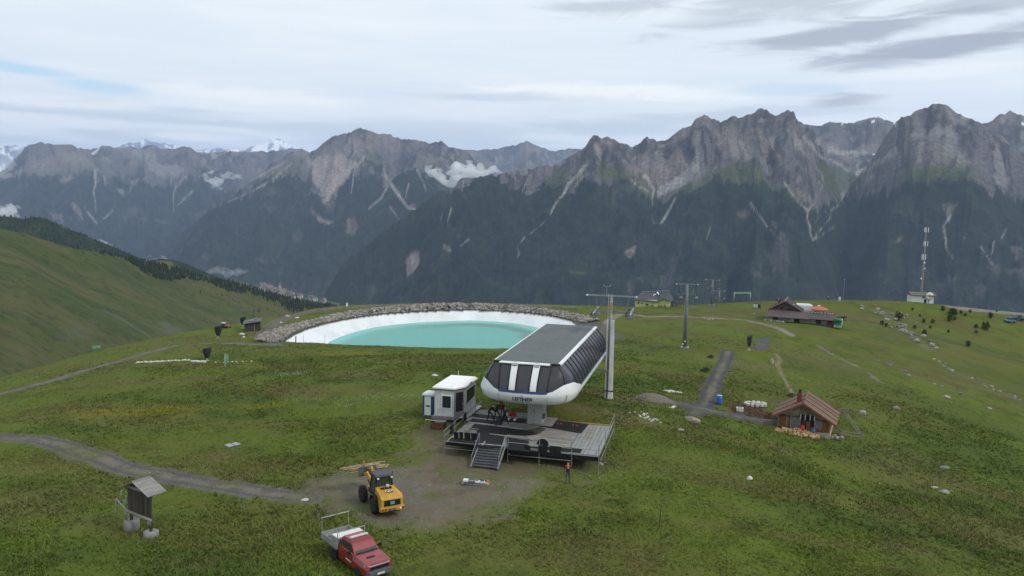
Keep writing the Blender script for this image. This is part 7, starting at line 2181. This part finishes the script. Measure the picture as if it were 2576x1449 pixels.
for k, (x, y, s) in enumerate([(651, 787, 12), (640, 787, 8), (638, 799, 9), (673, 781, 7), (620, 789, 6), (613, 790, 6), (515, 802, 6), (463, 672, 14), (478, 668, 12), (492, 672, 12), (332, 662, 9), (600, 764, 6), (560, 745, 7), (505, 739, 9), (486, 742, 8), (690, 770, 7), (575, 768, 6), (430, 745, 6), (345, 700, 6), (210, 640, 7)]):
    p = on_grid(alp_g, alp_a, x, y); sz = s * np.linalg.norm(p - CAM) / FOC
    o = empty('spruce', p, k, 'lone small dark spruce on the grassy alp across the side valley', 'spruce', 'lone spruces on the far alp')
    f_ = link('crown', PINE[k % 3], None, o); f_.scale = (sz * 1.25, sz * 1.25, sz); b_ = link('trunk', ptrunk, None, o); b_.scale = (sz,) * 3

# far-off belt of wood along the alp's lower edge: reads as one mass
ft = np.random.default_rng(4)
X, Y, Z = alp_g; QX2, QY2 = project(X, Y, Z)
lowb = np.interp(QX2, [180, 230, 300, 340, 360, 400, 430, 470, 510, 560, 600, 640, 700, 722, 760, 800, 840, 900], [620, 632, 648, 668, 684, 698, 700, 704, 712, 732, 742, 748, 758, 782, 788, 790, 785, 790])
Q_ = np.broadcast_to(np.concatenate([np.linspace(0, 1, 300), 1 + np.linspace(.01, .5, 30)]), X.shape)
dens = sstep(lowb - QY2 + (fbm(X / 60, Y / 60, 4, 800) - .5) * 34, -3, 5) * (QX2 > 180) * (Q_ < 1.06)
ii = np.argwhere(ft.random(X.shape) < dens * .34 * np.clip((QX2 - 180) / 160, .12, 1))
if len(ii) > 9000: ii = ii[ft.choice(len(ii), 9000, replace=False)]
TX, TY, TZ = X[ii[:, 0], ii[:, 1]] + ft.normal(0, 1.5, len(ii)), Y[ii[:, 0], ii[:, 1]] + ft.normal(0, 4, len(ii)), Z[ii[:, 0], ii[:, 1]]


def conifers(name, TX, TY, TZ, hh, rng, m):
    n = len(TX); N = 6; V = np.zeros((n, 2 * N + 2, 3)); Fs = []
    a = np.arange(N) * 2 * np.pi / N
    rad = hh * .22
    for t, (z0, z1, rs_) in enumerate(((.08, .72, 1.0), (.42, 1.0, .68))):
        jit = rng.uniform(.75, 1.25, (n, N))
        o = t * (N + 1)
        V[:, o:o + N, 0] = TX[:, None] + np.cos(a + t * .5) * rad[:, None] * rs_ * jit; V[:, o:o + N, 1] = TY[:, None] + np.sin(a + t * .5) * rad[:, None] * rs_ * jit
        V[:, o:o + N, 2] = (TZ + hh * z0)[:, None] + rng.uniform(-.05, .05, (n, N)) * hh[:, None]
        V[:, o + N] = np.stack([TX, TY, TZ + hh * z1], -1)
        for k in range(N): Fs.append((o + k, o + (k + 1) % N, o + N))
    Fs = np.array(Fs); F = (Fs[None] + (np.arange(n) * (2 * N + 2))[:, None, None]).reshape(-1, 3)
    me = np_mesh(name, V.reshape(-1, 3), F, False)
    o = link(name, me, m); tag(o, kind='stuff'); return o


sa_, sR_, sz_, sg_ = spur_a
QX3, QY3 = project(*sg_); Qs = np.broadcast_to(np.concatenate([np.linspace(0, 1, 80), 1 + np.linspace(.01, .5, 30)]), QX3.shape)
jj = np.argwhere((ft.random(QX3.shape) < .3) & (Qs > .55) & (Qs < 1.03) & (QX3 < 400))
TX, TY, TZ = np.r_[TX, sg_[0][jj[:, 0], jj[:, 1]] + ft.normal(0, 3, len(jj))], np.r_[TY, sg_[1][jj[:, 0], jj[:, 1]] + ft.normal(0, 4, len(jj))], np.r_[TZ, sg_[2][jj[:, 0], jj[:, 1]]]
m_wood = mat('spruce_wood', (.020, .034, .018), .95, var=.3, scale=.04, col2=(.012, .022, .014))
conifers('forest', TX, TY, TZ - .5, ft.uniform(4.0, 8.5, len(TX)) * np.where(np.hypot(TX, TY) > 1850, .8, 1.0), ft, m_wood)
# ------------------------------------------------------------------ the village on its terrace
ta, tR, tz_, tg = ter
VW = [mat('far_white_wall', (.40, .39, .37), .9, var=.05), mat('far_cream_wall', (.30, .28, .25), .9, var=.05)]
VR = [mat('far_grey_roof', (.22, .20, .19), .9, var=.1), mat('far_brown_roof', (.13, .115, .11), .9, var=.1)]
hw_ = MB().box((0, 0, .35), (1, .8, .9)).mesh('wall'); hr_ = MB().prism([(-.48, .75), (.48, .75), (0, 1.2)], 'x', -.56, .56).mesh('roof')
hws, hrs = [], []
for m_ in VW: c = hw_.copy(); c.materials.append(m_); hws.append(c)
for m_ in VR: c = hr_.copy(); c.materials.append(m_); hrs.append(c)
rv = random.Random(31)
for k in range(64):
    x = rv.uniform(656, 740) if k < 54 else rv.uniform(740, 830)
    yt = np.interp(x, [656, 700, 740, 830], [719, 731, 743, 762])
    y = yt + rv.uniform(.5, 13 if k < 54 else 8)
    p = on_grid(tg, ta, x, y); s = rv.uniform(11, 19)
    o = empty('house', p, rv.uniform(0, 3.1), 'tiny pale house of the far village on the valley terrace', 'house', 'houses of the far village')
    a_ = link('wall', hws[k % 2], None, o); a_.scale = (s, s, s); b_ = link('roof', hrs[rv.randrange(2)], None, o); b_.scale = (s, s, s)
p = on_grid(tg, ta, 705, 736)
o = empty('church', p, 0, 'slender church tower rising from the far village', 'church')
MB().box((0, 0, 12), (8, 8, 26)).build('tower', VW[0], o); MB().loft([[(-4.5, -4.5, 25), (4.5, -4.5, 25), (4.5, 4.5, 25), (-4.5, 4.5, 25)], [(-.2, -.2, 46), (.2, -.2, 46), (.2, .2, 46), (-.2, .2, 46)]], True, True).build('spire', VR[0], o)

# ------------------------------------------------------------------ grass, flowers, gravel specks
gr = np.random.default_rng(8)
Pr, Pa = [], []
for r0_, r1_, n in ((38, 56, 66000), (56, 80, 64000), (80, 120, 60000), (120, 165, 26000)):
    Pr.append(np.sqrt(gr.uniform(r0_ ** 2, r1_ ** 2, n))); Pa.append(gr.uniform(-.62, .62, n))
Pr, Pa = np.concatenate(Pr), np.concatenate(Pa)
ia = np.clip(np.searchsorted(_az, Pa), 0, len(_az) - 1); ir = np.clip(np.searchsorted(_rr, Pr), 0, len(_rr) - 1)
tx_, ty_ = Pr * np.sin(Pa), Pr * np.cos(Pa)
bare = np.maximum(siten[ia, ir], (gmask[ia, ir] > 0) * 1.0); bare = np.maximum(bare, (sdr[ia, ir] > -.6) * 1.0)
ddx, ddy = tx_ - ST0[0], ty_ - ST0[1]; lx_, ly_ = ddx * cR + ddy * sR, -ddx * sR + ddy * cR
under = (lx_ > X0) & (lx_ < X1) & (ly_ > Y0) & (ly_ < Y1 + 1.5)
ok = (gr.random(len(Pr)) < sstep(168 - Pr, 0, 50)) & (gr.random(len(Pr)) > np.clip(bare * 1.05, 0, .985)) & ~under & (gr.random(len(Pr)) < .25 + 1.2 * sstep(n2[ia, ir], .3, .6))
tx_, ty_, ia, ir = tx_[ok], ty_[ok], ia[ok], ir[ok]
tz2 = h(tx_, ty_); base = C[ia, ir]
n = len(tx_); NB = 4
hgt_ = (gr.uniform(.06, .19, n) * (.6 + .9 * sstep(n1[ia, ir], .35, .65)) * np.where(siten[ia, ir] > .3, .5, 1.0))
ang = gr.uniform(0, 6.28, (n, NB)); offx, offy = gr.normal(0, .07, (n, NB)), gr.normal(0, .07, (n, NB)); wd_ = gr.uniform(.02, .05, (n, NB)) * (1 + np.hypot(tx_, ty_) / 160)[:, None]; ln = gr.normal(0, .85, (n, NB, 2))
V = np.zeros((n, NB, 3, 3))
bx, by = tx_[:, None] + offx, ty_[:, None] + offy; bz_ = tz2[:, None] - .02
V[:, :, 0] = np.stack([bx - np.cos(ang) * wd_, by - np.sin(ang) * wd_, np.broadcast_to(bz_, bx.shape)], -1)
V[:, :, 1] = np.stack([bx + np.cos(ang) * wd_, by + np.sin(ang) * wd_, np.broadcast_to(bz_, bx.shape)], -1)
hh_ = hgt_[:, None] * gr.uniform(.6, 1.2, (n, NB))
V[:, :, 2] = np.stack([bx + ln[..., 0] * hh_, by + ln[..., 1] * hh_, bz_ + hh_], -1)
gc = base[:, None, :] * gr.uniform(1.1, 1.55, (n, NB, 1)) * np.array((1.0, 1.05, .95))
dry = gr.random((n, NB)) < .06
gc[dry] = np.array((.14, .115, .05)) * gr.uniform(.6, 1.2, (dry.sum(), 1))
me = np_mesh('grass', V.reshape(-1, 3), np.arange(n * NB * 3).reshape(-1, 3), False)
set_col(me, np.repeat(gc.reshape(-1, 3), 3, axis=0))
tag(link('grass', me, attr_mat('grass_blades', scale=.5, amp=.2, bump=0, rough=.8, spec=.2)), kind='stuff')


def specks(name, pts, size, col, m_name, up=0.0, rng=gr, flat=False):
    pts = np.asarray(pts); n = len(pts); z = h(pts[:, 0], pts[:, 1]) + up
    s = rng.uniform(size[0], size[1], n)
    a = rng.uniform(0, 6.28, n)
    V = np.zeros((n, 4, 3))
    for k in range(3):
        t = a + k * 2.1 + rng.uniform(-.3, .3, n); V[:, k] = np.stack([pts[:, 0] + np.cos(t) * s, pts[:, 1] + np.sin(t) * s, z + (rng.uniform(-.02, .03, n) if flat else -.02)], -1)
    V[:, 3] = np.stack([pts[:, 0], pts[:, 1], z + s * (.1 if flat else rng.uniform(.5, 1.0, n))], -1)
    F = (np.array([(0, 1, 3), (1, 2, 3), (2, 0, 3)])[None] + (np.arange(n) * 4)[:, None, None]).reshape(-1, 3)
    me = np_mesh(name, V.reshape(-1, 3), F, False)
    c = np.array(col) * rng.uniform(.6, 1.25, (n, 1)); set_col(me, np.repeat(c, 4, axis=0))
    return tag(link(name, me, attr_mat(m_name, scale=4, amp=.1, bump=0)), kind='stuff')


def around(px, py, sx, sy, n, ang=0.0):
    c = G(px, py); u, v = gr.normal(0, sx, n), gr.normal(0, sy, n); ca, sa = math.cos(ang), math.sin(ang)
    return np.stack([c[0] + u * ca - v * sa, c[1] + u * sa + v * ca], -1)


def along(pts, w, n):
    g = np.array([q[:2] for q in GP(pts)]); i = gr.integers(0, len(g) - 1, n); t = gr.random((n, 1))
    return g[i] * (1 - t) + g[i + 1] * t + gr.normal(0, w, (n, 2))


pts = [along([(770, 1204), (830, 1188), (890, 1180), (960, 1170)], .5, 170), around(1230, 1230, 6, 3, 130), around(1100, 1260, 6, 4, 210), around(1050, 1180, 5, 3, 150), along([(0, 1100), (150, 1118), (330, 1186), (560, 1222), (760, 1252)], .9, 420), around(1290, 1222, .7, .25, 40), around(1330, 1250, 1, .4, 30), around(1600, 1250, 10, 6, 110), around(1520, 1195, 1.6, 1.2, 70), around(1700, 1320, 8, 6, 80), around(2000, 1000, 12, 18, 90), around(2300, 950, 14, 14, 160), around(900, 1050, 22, 12, 90), around(300, 1180, 10, 2, 120), along([(700, 862), (672, 850), (700, 806), (800, 780)], 1.2, 160), around(1130, 945, 1.5, .4, 20), around(1620, 1040, 2, 2.4, 120), along([(1560, 791), (1700, 797), (1890, 808), (1990, 843)], .8, 160), along([(1760, 1030), (1830, 890)], .9, 60), along([(400, 882), (200, 938), (20, 985)], 1.0, 90), around(1400, 1350, 6, 3, 90), around(1850, 860, 20, 20, 90)]
specks('gravel', np.concatenate(pts), (.015, .07), (.31, .29, .26), 'loose_gravel')
fl_w = [around(715, 945, 1.6, 1.0, 260), around(760, 942, 1.2, .8, 120), around(900, 950, 2.5, .9, 130), around(980, 1005, 6, .8, 260), along([(690, 1012), (830, 1012), (960, 1000), (1060, 1000)], .6, 300), around(870, 1025, 1.0, .7, 90), around(1520, 1200, 1.5, 1.4, 60), around(2000, 1150, 14, 6, 200), around(1750, 1160, 8, 6, 120), around(2250, 1200, 12, 8, 160), around(1690, 1100, 4, 3, 80), around(200, 1300, 8, 4, 60)]
specks('wildflowers', np.concatenate(fl_w), (.02, .05), (.50, .52, .42), 'white_blossom', .25, flat=True)
fl_y = [around(285, 1042, 4.5, 1.4, 700), around(450, 1030, 3, 1.0, 320), around(645, 1025, 2.4, .8, 260), around(900, 888, 6, 1.2, 200), around(60, 1180, 4, 2, 120), around(2050, 1230, 10, 5, 160), around(1800, 1300, 8, 4, 160), around(500, 1150, 12, 3, 120)]
specks('wildflowers', np.concatenate(fl_y), (.02, .05), (.42, .30, .015), 'yellow_blossom', .22, flat=True)

# ------------------------------------------------------------------ low cloud lying in the valleys
def cloud(pts, dist, dens, seed=0, grow=1.0):
    bm = bmesh.new(); r = random.Random(seed)
    for x, y, rad in pts:
        d = ray(x, y); d = d / math.hypot(d[0], d[1]); c = Vector(CAM + d * (dist + r.uniform(-80, 80))); R_ = rad * dist / FOC * grow
        for k in range(5):
            m_ = Matrix.Translation(c + Vector((r.uniform(-.9, .9), r.uniform(-.5, .5), r.uniform(-.6, .6))) * R_) @ Matrix.Diagonal((1.25, 1.0, .75, 1))
            bmesh.ops.create_icosphere(bm, subdivisions=3, radius=R_ * r.uniform(.3, .75), matrix=m_)
    X_ = np.array([v.co[:] for v in bm.verts])
    for s_, am in ((dist * .009, 1.0), (dist * .0035, .9), (dist * .0016, .8)):
        X_[:, 0] += (fbm(X_[:, 2] / s_ + 4, (X_[:, 1] + X_[:, 0]) / s_, 2, 3) - .5) * s_ * am
        X_[:, 2] += (fbm(X_[:, 0] / s_ + 9, (X_[:, 1] - X_[:, 2]) / s_, 2, 5) - .5) * s_ * am
    for v, q_ in zip(bm.verts, X_): v.co = q_
    for v in []:
        s = dist * .009
        n_ = Vector((float(vnoise(np.array([v.co.x / s]), np.array([v.co.z / s + v.co.y / s]), 3)[0]) - .5, 0, float(vnoise(np.array([v.co.z / s + 9]), np.array([v.co.x / s - v.co.y / s]), 5)[0]) - .5))
        v.co += n_ * s * .6
    me = bpy.data.meshes.new('low_cloud'); bm.to_mesh(me); bm.free()
    o = bpy.data.objects.new('low_cloud', me); COL.objects.link(o)
    rm = o.modifiers.new('merge', 'REMESH'); rm.mode = 'VOXEL'; rm.voxel_size = dist * .0008
    key = 'cloud_%g' % dens
    m_ = bpy.data.materials.get(key)
    if m_ is None:
        m_ = bpy.data.materials.new(key); m_.use_nodes = True; t = NT(m_.node_tree)
        v_ = t.node('ShaderNodeVolumePrincipled', ins={'Color': rgb(.99, .995, 1.0), 'Density': dens, 'Anisotropy': .3})
        t.node('ShaderNodeOutputMaterial', ins={1: v_.outputs[0]})
    me.materials.append(m_)
    tag(o, kind='stuff'); return o


def cz(fn, L): return [(*fn((x, y))[0], r / 3.0) for x, y, r in L]


cloud(cz(z2, [(690, 470, 30), (720, 500, 35), (760, 540, 40), (800, 580, 32), (840, 560, 45), (860, 510, 40), (900, 460, 40), (912, 420, 22), (930, 500, 55), (990, 490, 50), (1040, 490, 42), (1090, 480, 38), (1140, 480, 32), (1180, 495, 18), (980, 440, 22), (1150, 455, 16)]), 6300, .022, 1, 1.25)
cloud(cz(z1, [(1560, 550, 22), (1595, 505, 18), (1600, 570, 32), (1640, 560, 30), (1680, 540, 26), (1650, 600, 26), (1710, 530, 20), (1770, 540, 26), (1790, 525, 16)]), 7450, .014, 2, 1.15)
cloud(cz(z1, [(10, 800, 50), (60, 790, 44), (100, 768, 26), (60, 825, 40), (110, 810, 22)]), 2900, .03, 3)
cloud(cz(z1, [(780, 1045, 34), (815, 1065, 24), (840, 1085, 16)]), 2700, .022, 4, 1.2)
cloud(cz(z1, [(1120, 1145, 14), (1180, 1145, 18), (1230, 1150, 16), (1300, 1165, 11)]), 2600, .02, 5, 1.2)
cloud(cz(z1, [(1580, 1228, 22), (1640, 1235, 32), (1710, 1245, 30), (1780, 1250, 28), (1850, 1255, 18)]), 2700, .010, 6, 1.2)
cloud(cz(z1, [(10, 420, 50), (50, 380, 34), (110, 345, 26), (20, 480, 50), (70, 440, 26)]), 9600, .004, 7)
cloud(cz(z1, [(1540, 345, 8), (1620, 375, 22), (1590, 390, 14)]), 8300, .006, 8)
